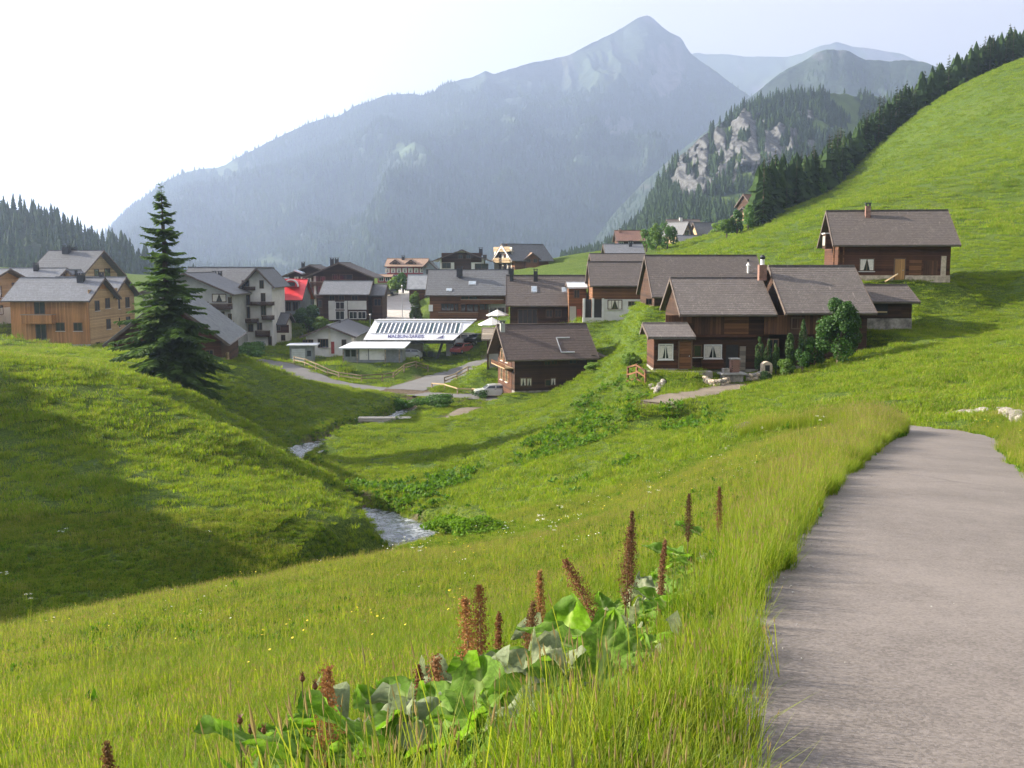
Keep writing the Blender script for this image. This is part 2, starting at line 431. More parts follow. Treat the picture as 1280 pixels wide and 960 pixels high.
# the asphalt road: left edge and right edge seen in the photograph, averaged to a middle line
ROAD = [(2.0,-6,-1.15),(1.85,-2,-1.3),(1.84,2,-1.52),(2.46,4.5,-1.80),(3.22,7,-2.12),(4.78,11.2,-2.68),(6.86,16.4,-3.35),(9.95,23.9,-4.32),(12.4,29.3,-5.0),
        (14.3,34,-5.6),(15.1,38,-6.1),(14.5,41.6,-6.5),(13.0,43.9,-6.8),(11.4,45.4,-7.05)]
LANE = [tuple(at(*p)) for p in [(318,452,143),(350,462,138),(400,475,131),(470,483,127),(540,491,122),(600,497,119.5),(632,496,117)]]
LANE2 = [tuple(at(*p)) for p in [(505,486,126),(535,477,132),(560,469,138),(585,463,142),(612,456,146),(640,450,150)]]
PATH = [tuple(at(*p)) for p in [(590,507,112),(577,512,108.5),(562,518,103)]]
YARD = [tuple(at(*p)) for p in [(815,505,66),(850,498,68.5),(890,491,71.5),(925,484,75)]]
STREET = [tuple(at(*p)) for p in [(497,418,172),(497,402,180),(499,385,195),(502,370,212),(506,362,225),(520,357,240)]]

def densify(pl, step=1.0):
    pl = [Vector(p) for p in pl]; out = []
    n = len(pl)
    for i in range(n - 1):
        p0, p1, p2, p3 = pl[max(i-1, 0)], pl[i], pl[i+1], pl[min(i+2, n-1)]
        k = max(2, int((p2 - p1).length / step))
        for j in range(k):
            t = j / k
            out.append(0.5 * ((2*p1) + (p2-p0)*t + (2*p0-5*p1+4*p2-p3)*t*t + (-p0+3*p1-3*p2+p3)*t**3))
    out.append(pl[-1])
    return np.array([tuple(p) for p in out])

_pts = [tuple(at(*p)) for p in UVD] + XYZ + ROAD
_pts += [(p[0], p[1], p[2] + 0.75) for p in STREAM[::2]] + LANE[::2] + LANE2[1::2] + YARD[::2] + STREET[1::2]
_P = np.array(_pts)
_S = 100.0
def _tps_fit(P):
    n = len(P); X = P[:, :2] / _S
    d2 = ((X[:, None] - X[None]) ** 2).sum(-1)
    K = 0.5 * d2 * np.log(d2 + 1e-12) + np.eye(n) * 2e-4
    A = np.zeros((n + 3, n + 3)); A[:n, :n] = K; A[:n, n] = 1; A[:n, n+1:] = X; A[n, :n] = 1; A[n+1:, :n] = X.T
    b = np.zeros(n + 3); b[:n] = P[:, 2]
    return np.linalg.solve(A, b)
_W = _tps_fit(_P)
def tps(x, y):
    x = np.asarray(x, float) / _S; y = np.asarray(y, float) / _S
    out = _W[-3] + _W[-2] * x + _W[-1] * y
    for i in range(len(_P)):
        d2 = (x - _P[i, 0] / _S) ** 2 + (y - _P[i, 1] / _S) ** 2
        out = out + _W[i] * 0.5 * d2 * np.log(d2 + 1e-12)
    return out

def near_line(pl, x, y, reach):
    """distance to the densified line and its z there; far points get a large distance"""
    x = np.asarray(x, float).ravel(); y = np.asarray(y, float).ravel()
    D = np.full(x.shape, 1e3); Z = np.zeros(x.shape); T = np.zeros(x.shape)
    m = (x > pl[:, 0].min() - reach) & (x < pl[:, 0].max() + reach) & (y > pl[:, 1].min() - reach) & (y < pl[:, 1].max() + reach)
    idx = np.nonzero(m)[0]
    if len(idx):
        xs, ys = x[idx], y[idx]; d = np.full(len(idx), 1e9); z = np.zeros(len(idx)); tt = np.zeros(len(idx))
        for i in range(len(pl) - 1):
            a, b = pl[i], pl[i+1]; e = b[:2] - a[:2]; L2 = max(e @ e, 1e-9)
            t = np.clip(((xs - a[0]) * e[0] + (ys - a[1]) * e[1]) / L2, 0, 1)
            dd = (xs - a[0] - t * e[0]) ** 2 + (ys - a[1] - t * e[1]) ** 2
            k = dd < d
            d[k] = dd[k]; z[k] = (a[2] + t * (b[2] - a[2]))[k]; tt[k] = (i + t)[k]
        D[idx] = np.sqrt(d); Z[idx] = z; T[idx] = tt
    return D, Z, T

road_l = densify(ROAD, 0.7)
stream_l = densify(STREAM, 0.8)
def drape(pl, step):
    p = densify(pl, step); z = tps(p[:, 0], p[:, 1])
    k = 4
    zz = np.array([z[max(0, i-k):i+k+1].mean() for i in range(len(z))]); p[:, 2] = zz
    return p
lane_l, lane2_l, path_l, yard_l, street_l = (drape(p, 1.5) for p in (LANE, LANE2, PATH, YARD, STREET))
WAYS = [(road_l, 1.45, 0.9), (lane_l, 1.9, 1.5), (lane2_l, 2.6, 1.5), (path_l, 1.0, 1.0), (yard_l, 1.25, 2.0), (street_l, 3.0, 2.0)]
stream_w = np.interp(stream_l[:, 1], [p[1] for p in STREAM4], [p[3] for p in STREAM4])
DOCKS = []          # where the roadside docks stand; the grass keeps clear of them
PADS = []           # levelled building plots: (x, y, z, half-size along, half-size across, rotation)

def ground(x, y, fine=True):
    shp = np.shape(x); x = np.asarray(x, float).ravel(); y = np.asarray(y, float).ravel()
    z = tps(x, y)
    r = np.hypot(x, y)
    far = sstep(440, 900, r)
    z = z * (1 - far) + (-75.0) * far
    # humps and hollows of a hayfield
    a = np.clip(r / 60, 0.15, 1.6)
    z = z + fbm(x * 0.11, y * 0.11, 3, 3) * 0.16 * a * (1 - far) + fbm(x * 0.6, y * 0.6, 3, 8) * 0.045 * np.clip(r / 20, 0.4, 1.5) * (1 - far)
    # terraces trodden by cattle on the left bank and the slope
    for (px, py, pz, hx, hy, rz) in PADS:
        dx, dy = x - px, y - py; c, s = math.cos(-rz), math.sin(-rz)
        lx, ly = np.abs(dx * c - dy * s) - hx, np.abs(dx * s + dy * c) - hy
        d = np.maximum(lx, ly); w = 1 - sstep(0.3, 3.5, d)
        z = z * (1 - w) + pz * w
    for pl, hw, bl in WAYS:
        D, Z, T = near_line(pl, x, y, hw + bl + 2)
        w = 1 - sstep(hw, hw + bl, D)
        z = z * (1 - w) + (Z - 0.05) * w
    D, Z, T = near_line(stream_l, x, y, 8)
    ww = np.interp(T, np.arange(len(stream_l)), stream_w)
    w = 1 - sstep(ww, ww + np.where(y < 53, 1.7, 0.85), D)
    z = z * (1 - w) + np.minimum(z, Z - 0.35) * w
    return z.reshape(shp)
def gz(x, y): return float(ground(np.array([x]), np.array([y]))[0])
def g_at(u, v, d):
    p = at(u, v, d); p.z = gz(p.x, p.y); return p

# ------------------------------------------------------------------ ground sheet
def m_ground():
    m, nt, b = mat_new('meadow_ground')
    pos = N(nt, 'ShaderNodeNewGeometry').outputs['Position']
    n_big = noise(nt, pos, 0.035, 5, 0.6); n_mid = noise(nt, pos, 0.28, 5, 0.62); n_fine = noise(nt, pos, 2.6, 5, 0.7); n_tuft = noise(nt, pos, 9.0, 3, 0.7)
    f = math_n(nt, 'ADD', math_n(nt, 'MULTIPLY', n_big, 0.38), math_n(nt, 'MULTIPLY', n_mid, 0.34))
    f = math_n(nt, 'ADD', f, math_n(nt, 'MULTIPLY', n_fine, 0.30))
    c = ramp(nt, f, [(0.36, (0.065, 0.115, 0.012)), (0.50, (0.125, 0.180, 0.018)), (0.62, (0.180, 0.225, 0.026)), (0.74, (0.23, 0.245, 0.050))])
    c = mix(nt, ramp(nt, n_tuft, [(0.42, (1, 1, 1)), (0.62, (0, 0, 0))]), c, (0.040, 0.072, 0.012))
    at_ = N(nt, 'ShaderNodeAttribute', attribute_name='earth')
    c = mix(nt, at_.outputs['Fac'], c, ramp(nt, n_fine, [(0.3, (0.075, 0.052, 0.034)), (0.7, (0.19, 0.15, 0.11))]))
    nt.links.new(c, b.inputs['Base Color'])
    b.inputs['Roughness'].default_value = 0.9; b.inputs['Specular IOR Level'].default_value = 0.1
    h = math_n(nt, 'ADD', math_n(nt, 'MULTIPLY', n_fine, 1.0), math_n(nt, 'MULTIPLY', n_tuft, 0.5))
    bump(nt, b, h, 0.9, 0.35)
    return m
M['ground'] = m_ground()

def build_ground():
    af = np.radians(np.arange(-38, 38.01, 0.2)); ac = np.radians(np.concatenate([np.arange(41, 180, 4.0), np.arange(-180, -40, 4.0)]))
    ang = np.concatenate([af, ac]); nA = len(ang)
    rr = [0.8]
    while rr[-1] < 470: rr.append(rr[-1] * 1.0155)
    rr += [520, 600, 720, 900, 1200, 1700, 2500, 4000, 6500, 9000]
    rr = np.array(rr)
    Rg, A = np.meshgrid(rr, ang, indexing='ij')
    x = Rg * np.sin(A); y = Rg * np.cos(A)
    z = ground(x, y)
    V = np.stack([x, y, z], -1).reshape(-1, 3)
    V = np.vstack([V, [[0, 0, gz(0, 0)]]])
    F4 = grid_faces(len(rr), nA, wrap=True)[:, ::-1]
    ctr = len(V) - 1
    cap = np.array([[ctr, ctr, (j + 1) % nA, j] for j in range(nA)])
    Ds, Zs, _ = near_line(stream_l, V[:, 0], V[:, 1], 5)
    e = 1 - sstep(0.6, 1.3, Ds + fbm(V[:, 0] * .8, V[:, 1] * .8, 3) * .5)
    for pl, hw in ((road_l, 1.3), (lane_l, 2.0), (lane2_l, 2.7), (path_l, 1.0), (yard_l, 1.3), (street_l, 3.0)):
        D, _, _ = near_line(pl, V[:, 0], V[:, 1], hw + 3)
        e = np.maximum(e, 1 - sstep(hw - 0.1, hw + 0.5, D + fbm(V[:, 0] * 1.1, V[:, 1] * 1.1, 3, 4) * .35))
    # bare bank of earth beside the hollow at the stream
    bx = at(615, 650, 37)
    d = np.hypot((V[:, 0] - bx.x) / 1.3, (V[:, 1] - bx.y) / 0.8)
    e = np.maximum(e, 0.7 * (1 - sstep(0.5, 1.2, d + fbm(V[:, 0], V[:, 1], 3, 9) * .4)))
    me = np_mesh('ground', V, F4, True, {'earth': e}, M['ground'])
    bm = bmesh.new(); bm.from_mesh(me); bm.verts.ensure_lookup_table()
    for j in range(nA): bm.faces.new((bm.verts[ctr], bm.verts[(j + 1) % nA], bm.verts[j]))
    bmesh.ops.recalc_face_normals(bm, faces=bm.faces)
    up = sum(1 for f in list(bm.faces)[:2000] if f.normal.z > 0)
    if up < 1000: bmesh.ops.reverse_faces(bm, faces=bm.faces)
    for f in bm.faces: f.smooth = True
    bm.to_mesh(me); bm.free()
    tag(mesh_obj('meadow', me), 'green hay meadow falling to the stream and climbing to the right', kind='structure')

# ------------------------------------------------------------------ roads and water
def strip(name, pl, hw, mat, kind='structure', label=None, nx=5, dz=0.0, wob=0.0, wid=None, seed=0):
    d = np.gradient(pl[:, :2], axis=0); d /= np.linalg.norm(d, axis=1)[:, None] + 1e-9
    nrm = np.stack([d[:, 1], -d[:, 0]], -1)
    off = np.linspace(-1, 1, nx)
    w = np.full(len(pl), hw) if wid is None else wid
    s = np.arange(len(pl))
    P = []
    for o in off:
        e = w * o
        if abs(o) == 1: e = e + wob * vnoise(s * 0.9, np.full(len(s), 3.1 * o + seed), 5) + wob * .6 * vnoise(s * 0.23, np.full(len(s), 9.1 * o + seed), 6)
        q = pl.copy(); q[:, 0] += nrm[:, 0] * e; q[:, 1] += nrm[:, 1] * e
        q[:, 2] += dz - 0.02 * o * o
        P.append(q)
    V = np.stack(P, 1).reshape(-1, 3)
    me = np_mesh(name, V, grid_faces(len(pl), nx), True, None, mat)
    bm = bmesh.new(); bm.from_mesh(me)
    for f in bm.faces: f.normal_update()
    if sum(f.normal.z for f in bm.faces) < 0: bmesh.ops.reverse_faces(bm, faces=bm.faces)
    bm.to_mesh(me); bm.free()
    return tag(mesh_obj(name, me), label, kind=kind)

def m_asphalt(name, a, b_, crack=True):
    m, nt, b = mat_new(name)
    pos = N(nt, 'ShaderNodeNewGeometry').outputs['Position']
    n1 = noise(nt, pos, 0.45, 5, 0.65); n2 = noise(nt, pos, 60, 3, 0.8); n3 = noise(nt, pos, 6, 4, 0.65)
    vo = N(nt, 'ShaderNodeTexVoronoi'); vo.inputs['Scale'].default_value = 75; nt.links.new(pos, vo.inputs['Vector'])
    sv = N(nt, 'ShaderNodeSeparateColor'); nt.links.new(vo.outputs['Color'], sv.inputs[0])
    f = math_n(nt, 'ADD', math_n(nt, 'MULTIPLY', n1, 0.50), math_n(nt, 'MULTIPLY', sv.outputs[0], 0.22)); f = math_n(nt, 'ADD', f, math_n(nt, 'MULTIPLY', n3, 0.26)); f = math_n(nt, 'ADD', f, math_n(nt, 'MULTIPLY', n2, 0.10))
    c = ramp(nt, f, [(0.36, a), (0.66, b_)])
    sp = ramp(nt, noise(nt, pos, 130, 2, 0.5), [(0.68, (0, 0, 0)), (0.74, (1, 1, 1))])
    c = mix(nt, math_n(nt, 'MULTIPLY', sp, 0.55), c, tuple(min(1, x * 1.7) for x in b_))
    if crack:
        v = N(nt, 'ShaderNodeTexVoronoi', feature='DISTANCE_TO_EDGE'); v.inputs['Scale'].default_value = 0.33
        nw = N(nt, 'ShaderNodeTexNoise'); nw.inputs['Scale'].default_value = 1.3; nt.links.new(pos, nw.inputs['Vector'])
        mx = N(nt, 'ShaderNodeMix', data_type='VECTOR'); mx.inputs[0].default_value = 0.4
        nt.links.new(pos, mx.inputs[4]); nt.links.new(nw.outputs['Color'], mx.inputs[5]); nt.links.new(mx.outputs[1], v.inputs['Vector'])
        k = ramp(nt, v.outputs['Distance'], [(0.0, (1, 1, 1)), (0.012, (0, 0, 0))])
        k = math_n(nt, 'MULTIPLY', k, ramp(nt, n1, [(0.5, (0, 0, 0)), (0.6, (1, 1, 1))]))
        c = mix(nt, math_n(nt, 'MULTIPLY', k, 0.45), c, tuple(x * 0.35 for x in a))
    nt.links.new(c, b.inputs['Base Color'])
    b.inputs['Roughness'].default_value = 0.82; b.inputs['Specular IOR Level'].default_value = 0.3
    bump(nt, b, math_n(nt, 'ADD', n2, math_n(nt, 'MULTIPLY', n3, 0.6)), 0.3, 0.008)
    return m
M['asphalt'] = m_asphalt('asphalt', (0.104, 0.090, 0.082), (0.202, 0.176, 0.160))
M['lane'] = m_asphalt('lane_asphalt', (0.10, 0.098, 0.098), (0.165, 0.16, 0.158), False)
M['gravel'] = m_asphalt('gravel', (0.20, 0.175, 0.14), (0.36, 0.32, 0.26), False)
M['dirt'] = m_asphalt('dirt_yard', (0.10, 0.08, 0.058), (0.22, 0.18, 0.135), False)
M['street'] = m_asphalt('pale_street', (0.34, 0.31, 0.28), (0.50, 0.47, 0.43), False)

def m_water():
    m, nt, b = mat_new('stream_water')
    pos = N(nt, 'ShaderNodeNewGeometry').outputs['Position']
    n1 = noise(nt, pos, 1.6, 5, 0.65, 1.0); n2 = noise(nt, pos, 5.5, 4, 0.7, 0.5)
    f = math_n(nt, 'ADD', math_n(nt, 'MULTIPLY', n1, 0.6), math_n(nt, 'MULTIPLY', n2, 0.4))
    c = ramp(nt, f, [(0.42, (0.05, 0.055, 0.055)), (0.52, (0.13, 0.145, 0.15)), (0.58, (0.24, 0.26, 0.28)), (0.66, (0.62, 0.66, 0.70))])
    nt.links.new(c, b.inputs['Base Color'])
    nt.links.new(ramp(nt, f, [(0.44, (0.05, 0.05, 0.05)), (0.60, (0.6, 0.6, 0.6))]), b.inputs['Roughness'])
    b.inputs['Specular IOR Level'].default_value = 0.6
    bump(nt, b, f, 0.9, 0.12)
    return m
M['water'] = m_water()

def build_ways():
    strip('road', road_l, 1.46, M['asphalt'], label='narrow grey asphalt road curving away to the left', nx=9, dz=0.0, wob=0.04)
    strip('lane', lane_l, 1.95, M['lane'], label='grey village lane along the valley floor', dz=0.0, wob=0.15)
    strip('side_lane', lane2_l, 2.6, M['lane'], label='grey side lane climbing between the fences', dz=0.008, wob=0.2)
    strip('gravel_path', path_l, 0.9, M['dirt'], label='short gravel path from the lane to the meadow', dz=0.014, wob=0.3)
    strip('farm_yard', yard_l, 1.2, M['dirt'], label='gravel yard before the farmhouse', dz=0.006, wob=0.5)
    strip('village_street', street_l, 3.0, M['street'], label='pale street running up to the hotel', dz=0.004, wob=0.2)
    # stream: rippled sheet, a little white water
    pl = densify(STREAM, 0.35)
    T = np.arange(len(pl)); pl[:, 2] += 0.05 * vnoise(T * 0.35, T * 0, 2)
    d = np.gradient(pl[:, :2], axis=0); d /= np.linalg.norm(d, axis=1)[:, None] + 1e-9
    nx = 15; P = []
    for o in np.linspace(-2.4, 2.4, nx):
        q = pl.copy(); q[:, 0] += d[:, 1] * o; q[:, 1] -= d[:, 0] * o
        q[:, 2] += -0.12 + 0.09 * fbm(q[:, 0] * 1.4, q[:, 1] * 1.4, 3, 12)
        P.append(q)
    me = np_mesh('stream', np.stack(P, 1).reshape(-1, 3), grid_faces(len(pl), nx)[:, ::-1], True, None, M['water'])
    tag(mesh_obj('stream', me), 'shallow mountain stream with white ripples', kind='structure')

# ------------------------------------------------------------------ mountains
def m_mountain(name, forest, meadow, rock, fs):
    m, nt, b = mat_new(name)
    pos = N(nt, 'ShaderNodeNewGeometry').outputs['Position']
    n1 = noise(nt, pos, fs, 6, 0.65); n2 = noise(nt, pos, fs * 7, 5, 0.7)
    fo = ramp(nt, n2, [(0.35, tuple(x * 0.55 for x in forest)), (0.7, tuple(x * 1.5 for x in forest))])
    me_ = ramp(nt, n1, [(0.35, tuple(x * 0.8 for x in meadow)), (0.65, tuple(x * 1.2 for x in meadow))])
    mp = N(nt, 'ShaderNodeMapping'); mp.inputs['Scale'].default_value = (1, 1, 0.35); nt.links.new(pos, mp.inputs[0])
    n3 = noise(nt, mp.outputs[0], fs * 6, 6, 0.75)
    ro = ramp(nt, n3, [(0.36, tuple(x * 0.45 for x in rock)), (0.55, rock), (0.7, tuple(min(1, x * 1.35) for x in rock))])
    a1 = N(nt, 'ShaderNodeAttribute', attribute_name='meadow'); a2 = N(nt, 'ShaderNodeAttribute', attribute_name='rock')
    c = mix(nt, a1.outputs['Fac'], fo, me_); c = mix(nt, a2.outputs['Fac'], c, ro)
    nt.links.new(c, b.inputs['Base Color']); b.inputs['Roughness'].default_value = 0.95; b.inputs['Specular IOR Level'].default_value = 0.05
    bump(nt, b, n2, 0.8, 1.2 / fs * 0.03)
    return m

def catmull_1d(us, vals, q):
    return np.interp(q, us, vals)

def ridge_hill(name, label, sil, lf, lb, zb, amp, fscale, mat, prof, masks, ns=260, nt_=110, jag=0.0, seed=1):
    us = np.array([s[0] for s in sil], float); vs = np.array([s[1] for s in sil], float); ds = np.array([s[2] for s in sil], float)
    q = np.linspace(us[0], us[-1], ns)
    v = np.interp(q, us, vs); d = np.interp(q, us, ds)
    # soften the kinks a little
    ker = np.ones(3) / 3
    v = np.convolve(np.pad(v, 1, 'edge'), ker, 'valid')
    v = v + jag * fbm(q * 0.045, q * 0, 4, seed)
    R0 = np.array([tuple(at(a, b, c)) for a, b, c in zip(q, v, d)])
    t = np.concatenate([-np.linspace(1, 0, 14)[:-1] ** 1.0, np.linspace(0, 1, nt_) ** 1.15])
    T, S = np.meshgrid(t, np.arange(ns), indexing='ij')
    base = R0[S]
    L = np.where(T >= 0, lf, lb)
    hd = np.hypot(base[..., 0], base[..., 1])
    k = 1 - T * L / hd
    x, y = base[..., 0] * k, base[..., 1] * k
    # bend the fall line so that spurs and gullies run down the face
    p = prof(np.abs(T))
    z = base[..., 2] + (zb - base[..., 2]) * p
    hgt = np.maximum(base[..., 2] - zb, 1)
    env = np.clip(np.abs(T), 0, 1) ** 0.6 * (1 - np.abs(T)) ** 0.5
    su = x / fscale; sv = hd * k / fscale
    nz = ridged(su * 1.0 + 0.25 * fbm(su, sv, 3, seed + 3), sv * 0.45, 4, seed) - 1.0
    z = z + hgt * amp * env * nz + hgt * amp * 0.25 * env * fbm(su * 5, sv * 5, 4, seed + 5)
    V = np.stack([x, y, z], -1)
    # where each point shows in the photograph decides what grows there
    dep = y; pu = 640 + F * x / np.maximum(dep * math.cos(PITCH) - z * math.sin(PITCH), 1)
    fwd = dep * math.cos(PITCH) - z * math.sin(PITCH); upc = dep * math.sin(PITCH) + z * math.cos(PITCH)
    pv = 480 - F * upc / np.maximum(fwd, 1)
    meadow, rock, V = masks(pu, pv, V, T, seed)
    Vf = V.reshape(-1, 3)
    fc = grid_faces(len(t), ns)
    me = np_mesh(name, Vf, fc, True, {'meadow': meadow.ravel(), 'rock': rock.ravel()}, mat)
    bm = bmesh.new(); bm.from_mesh(me)
    for f in bm.faces: f.normal_update()
    if sum(f.normal.z for f in bm.faces) < 0: bmesh.ops.reverse_faces(bm, faces=bm.faces)
    bm.to_mesh(me); bm.free()
    o = tag(mesh_obj(name, me), label, kind='structure')
    return o, V, T, pu, pv, meadow, rock

def blob(pu, pv, u, v, ru, rv, seed, amp=0.6, f=0.05):
    d = np.hypot((pu - u) / ru, (pv - v) / rv) + amp * fbm(pu * f, pv * f, 4, seed)
    return 1 - sstep(0.75, 1.05, d)

MFOR = (0.020, 0.036, 0.022)
HILLS = {}
def build_mountains():
    mm = m_mountain('mountain_side', (0.034, 0.05, 0.034), (0.060, 0.084, 0.042), (0.125, 0.12, 0.118), 0.006)
    def mk_main(pu, pv, V, T, s):
        z = V[..., 2]
        n = fbm(V[..., 0] / 330, V[..., 1] / 330, 5, s)
        meadow = 0.35 * sstep(0.25, 0.85, n * 0.8 + (z - 600) / 520)
        for (u, v, a, b) in ((762, 205, 46, 9), (515, 188, 26, 7), (632, 150, 12, 6), (275, 212, 36, 10), (500, 195, 10, 5), (330, 330, 30, 8), (690, 165, 16, 6)):
            meadow = np.maximum(meadow, blob(pu, pv, u, v, a, b, s + 3, 0.5, 0.12))
        rock = np.maximum(blob(pu, pv, 832, 95, 24, 30, s + 4, 0.5, 0.07), sstep(0.15, 0.5, fbm(V[..., 0] / 90, V[..., 2] / 160, 4, s + 8)) * 0.6 * sstep(560, 800, z))
        rock = np.maximum(rock, 0.8 * blob(pu, pv, 775, 158, 16, 12, s + 6, 0.6, 0.1))
        return meadow, rock, V
    sil = [(60,345,2730),(100,318,2860),(135,290,2990),(160,262,3055),(200,232,3120),(225,217,3172),(245,211,3198),(280,206,3250),(300,195,3276),(350,171,3328),(375,160,3354),(400,149,3380),
           (420,146,3419),(440,136,3458),(470,124,3510),(485,118,3523),(500,119,3536),(530,117,3575),(545,112,3601),(562,104,3640),(598,92,3705),(607,87,3718),(618,92,3731),(640,84,3770),(690,73,3874),(715,66,3926),(745,51,4004),
           (775,36,4069),(795,25,4108),(808,19,4134),(816,20,4140),(828,33,4147),(838,40,4147),(852,47,4147),(858,60,4134),(864,68,4108),(880,80,4056),(905,98,3952),(930,116,3848),(955,135,3744),(990,160,3614),(1040,190,3445),(1100,215,3250)]
    HILLS['main'] = ridge_hill('mountain', 'hazy blue forested mountain rising to a pointed rocky peak', sil, 1950, 1800, -75, 0.25, 520, mm,
               lambda t: t ** 0.92, mk_main, ns=460, nt_=150, jag=1.6, seed=21)
    def mk_far(pu, pv, V, T, s):
        n = fbm(V[..., 0] / 300, V[..., 1] / 300, 4, s)
        return sstep(-0.4, 0.2, n + 0.35), sstep(0.35, 0.6, fbm(V[..., 0] / 120, V[..., 2] / 150, 4, s + 2)), V
    sil = [(760,90,5875),(830,70,5875),(870,67,5875),(900,67,5875),(930,70,5850),(985,71,5812),(1005,67,5775),(1020,60,5750),(1045,53,5750),(1065,57,5750),(1090,62,5725),(1125,66,5700),(1150,76,5650),(1180,88,5600),(1230,110,5500),(1300,140,5375)]
    HILLS['far'] = ridge_hill('far_mountain', 'pale green alpine ridge farthest away between the peaks', sil, 1500, 1500, 60, 0.10, 500, mm, lambda t: t ** 0.95, mk_far, ns=200, nt_=80, jag=1.0, seed=5)
    def mk_mid(pu, pv, V, T, s):
        n = fbm(V[..., 0] / 160, V[..., 1] / 160, 4, s)
        return sstep(0.6, 0.9, n), 0.5 * sstep(0.75, 0.95, fbm(V[..., 0] / 60, V[..., 2] / 80, 4, s + 2)), V
    sil = [(700,345,2300),(740,305,2310),(770,265,2320),(800,230,2340),(850,190,2376),(900,152,2400),(930,128,2424),(960,104,2448),(985,86,2460),(1005,76,2472),(1020,66,2472),(1036,60,2472),(1050,62,2472),(1065,66,2466),(1082,76,2460),(1110,78,2448),(1150,77,2424),(1172,83,2400),(1200,98,2376),(1260,125,2316),(1340,160,2280)]
    HILLS['mid'] = ridge_hill('forest_hill', 'dark forested dome before the far ridge', sil, 950, 900, -60, 0.12, 300, mm, lambda t: t ** 0.95, mk_mid, ns=220, nt_=90, jag=2.0, seed=33)
    mc = m_mountain('cliff_hill_side', (0.022, 0.036, 0.018), (0.08, 0.12, 0.03), (0.128, 0.128, 0.126), 0.05)
    def mk_cliff(pu, pv, V, T, s):
        band = np.zeros(pu.shape)
        for (u, v, a, b) in ((848, 212, 30, 36), (880, 198, 36, 32), (918, 188, 38, 30), (955, 182, 34, 24), (985, 168, 30, 20), (1010, 205, 18, 14), (930, 160, 28, 14), (865, 235, 30, 14)):
            band = np.maximum(band, blob(pu, pv, u, v, a, b, s + 3, 0.75, 0.07))
        streak = sstep(-0.35, 0.05, fbm(pu * 0.10, pv * 0.03, 4, s + 6) + 0.12 + 0.3 * sstep(900, 970, pu))
        rock = band * streak
        n = fbm(V[..., 0] / 60, V[..., 1] / 60, 4, s)
        meadow = np.maximum(sstep(0.5, 0.8, n) * (pu > 850), blob(pu, pv, 915, 163, 18, 5, s, 0.4, 0.1))
        # the crags stand out of the slope: push rock faces out and up in steps
        hh = rock * (6 + 9 * ridged(V[..., 0] / 17 + V[..., 2] / 60, V[..., 2] / 55, 5, s + 9))
        rad = np.hypot(V[..., 0], V[..., 1])
        V = V.copy(); V[..., 0] -= V[..., 0] / rad * hh; V[..., 1] -= V[..., 1] / rad * hh
        return meadow, rock, V
    sil = [(700,330,800),(740,318,830),(770,305,860),(800,275,900),(815,245,930),(825,222,950),(845,200,975),(860,187,990),(880,168,1010),(900,155,1030),(915,145,1045),(935,130,1060),(955,123,1080),(985,117,1100),(1020,114,1120),(1060,117,1150),(1110,121,1180),(1160,126,1200),(1230,140,1220),(1330,170,1240)]
    HILLS['cliff'] = ridge_hill('cliff_hill', 'wooded hill with a pale limestone cliff above the village', sil, 560, 500, -30, 0.10, 130, mc, lambda t: t ** 0.85, mk_cliff, ns=420, nt_=170, jag=2.0, seed=44)
    def mk_left(pu, pv, V, T, s):
        return sstep(0.85, 0.95, T), np.zeros(pu.shape), V
    sil = [(-500,170,544),(-350,190,544),(-200,215,548),(-60,246,552),(0,258,557),(30,265,561),(60,272,561),(90,286,565),(120,298,570),(150,309,574),(175,322,578),(200,335,586),(240,352,595),(300,372,612)]
    HILLS['left'] = ridge_hill('wooded_hill', 'dark wooded hill behind the timber houses', sil, 270, 350, -30, 0.08, 90, mc, lambda t: t ** 0.9, mk_left, ns=160, nt_=60, jag=1.0, seed=50)

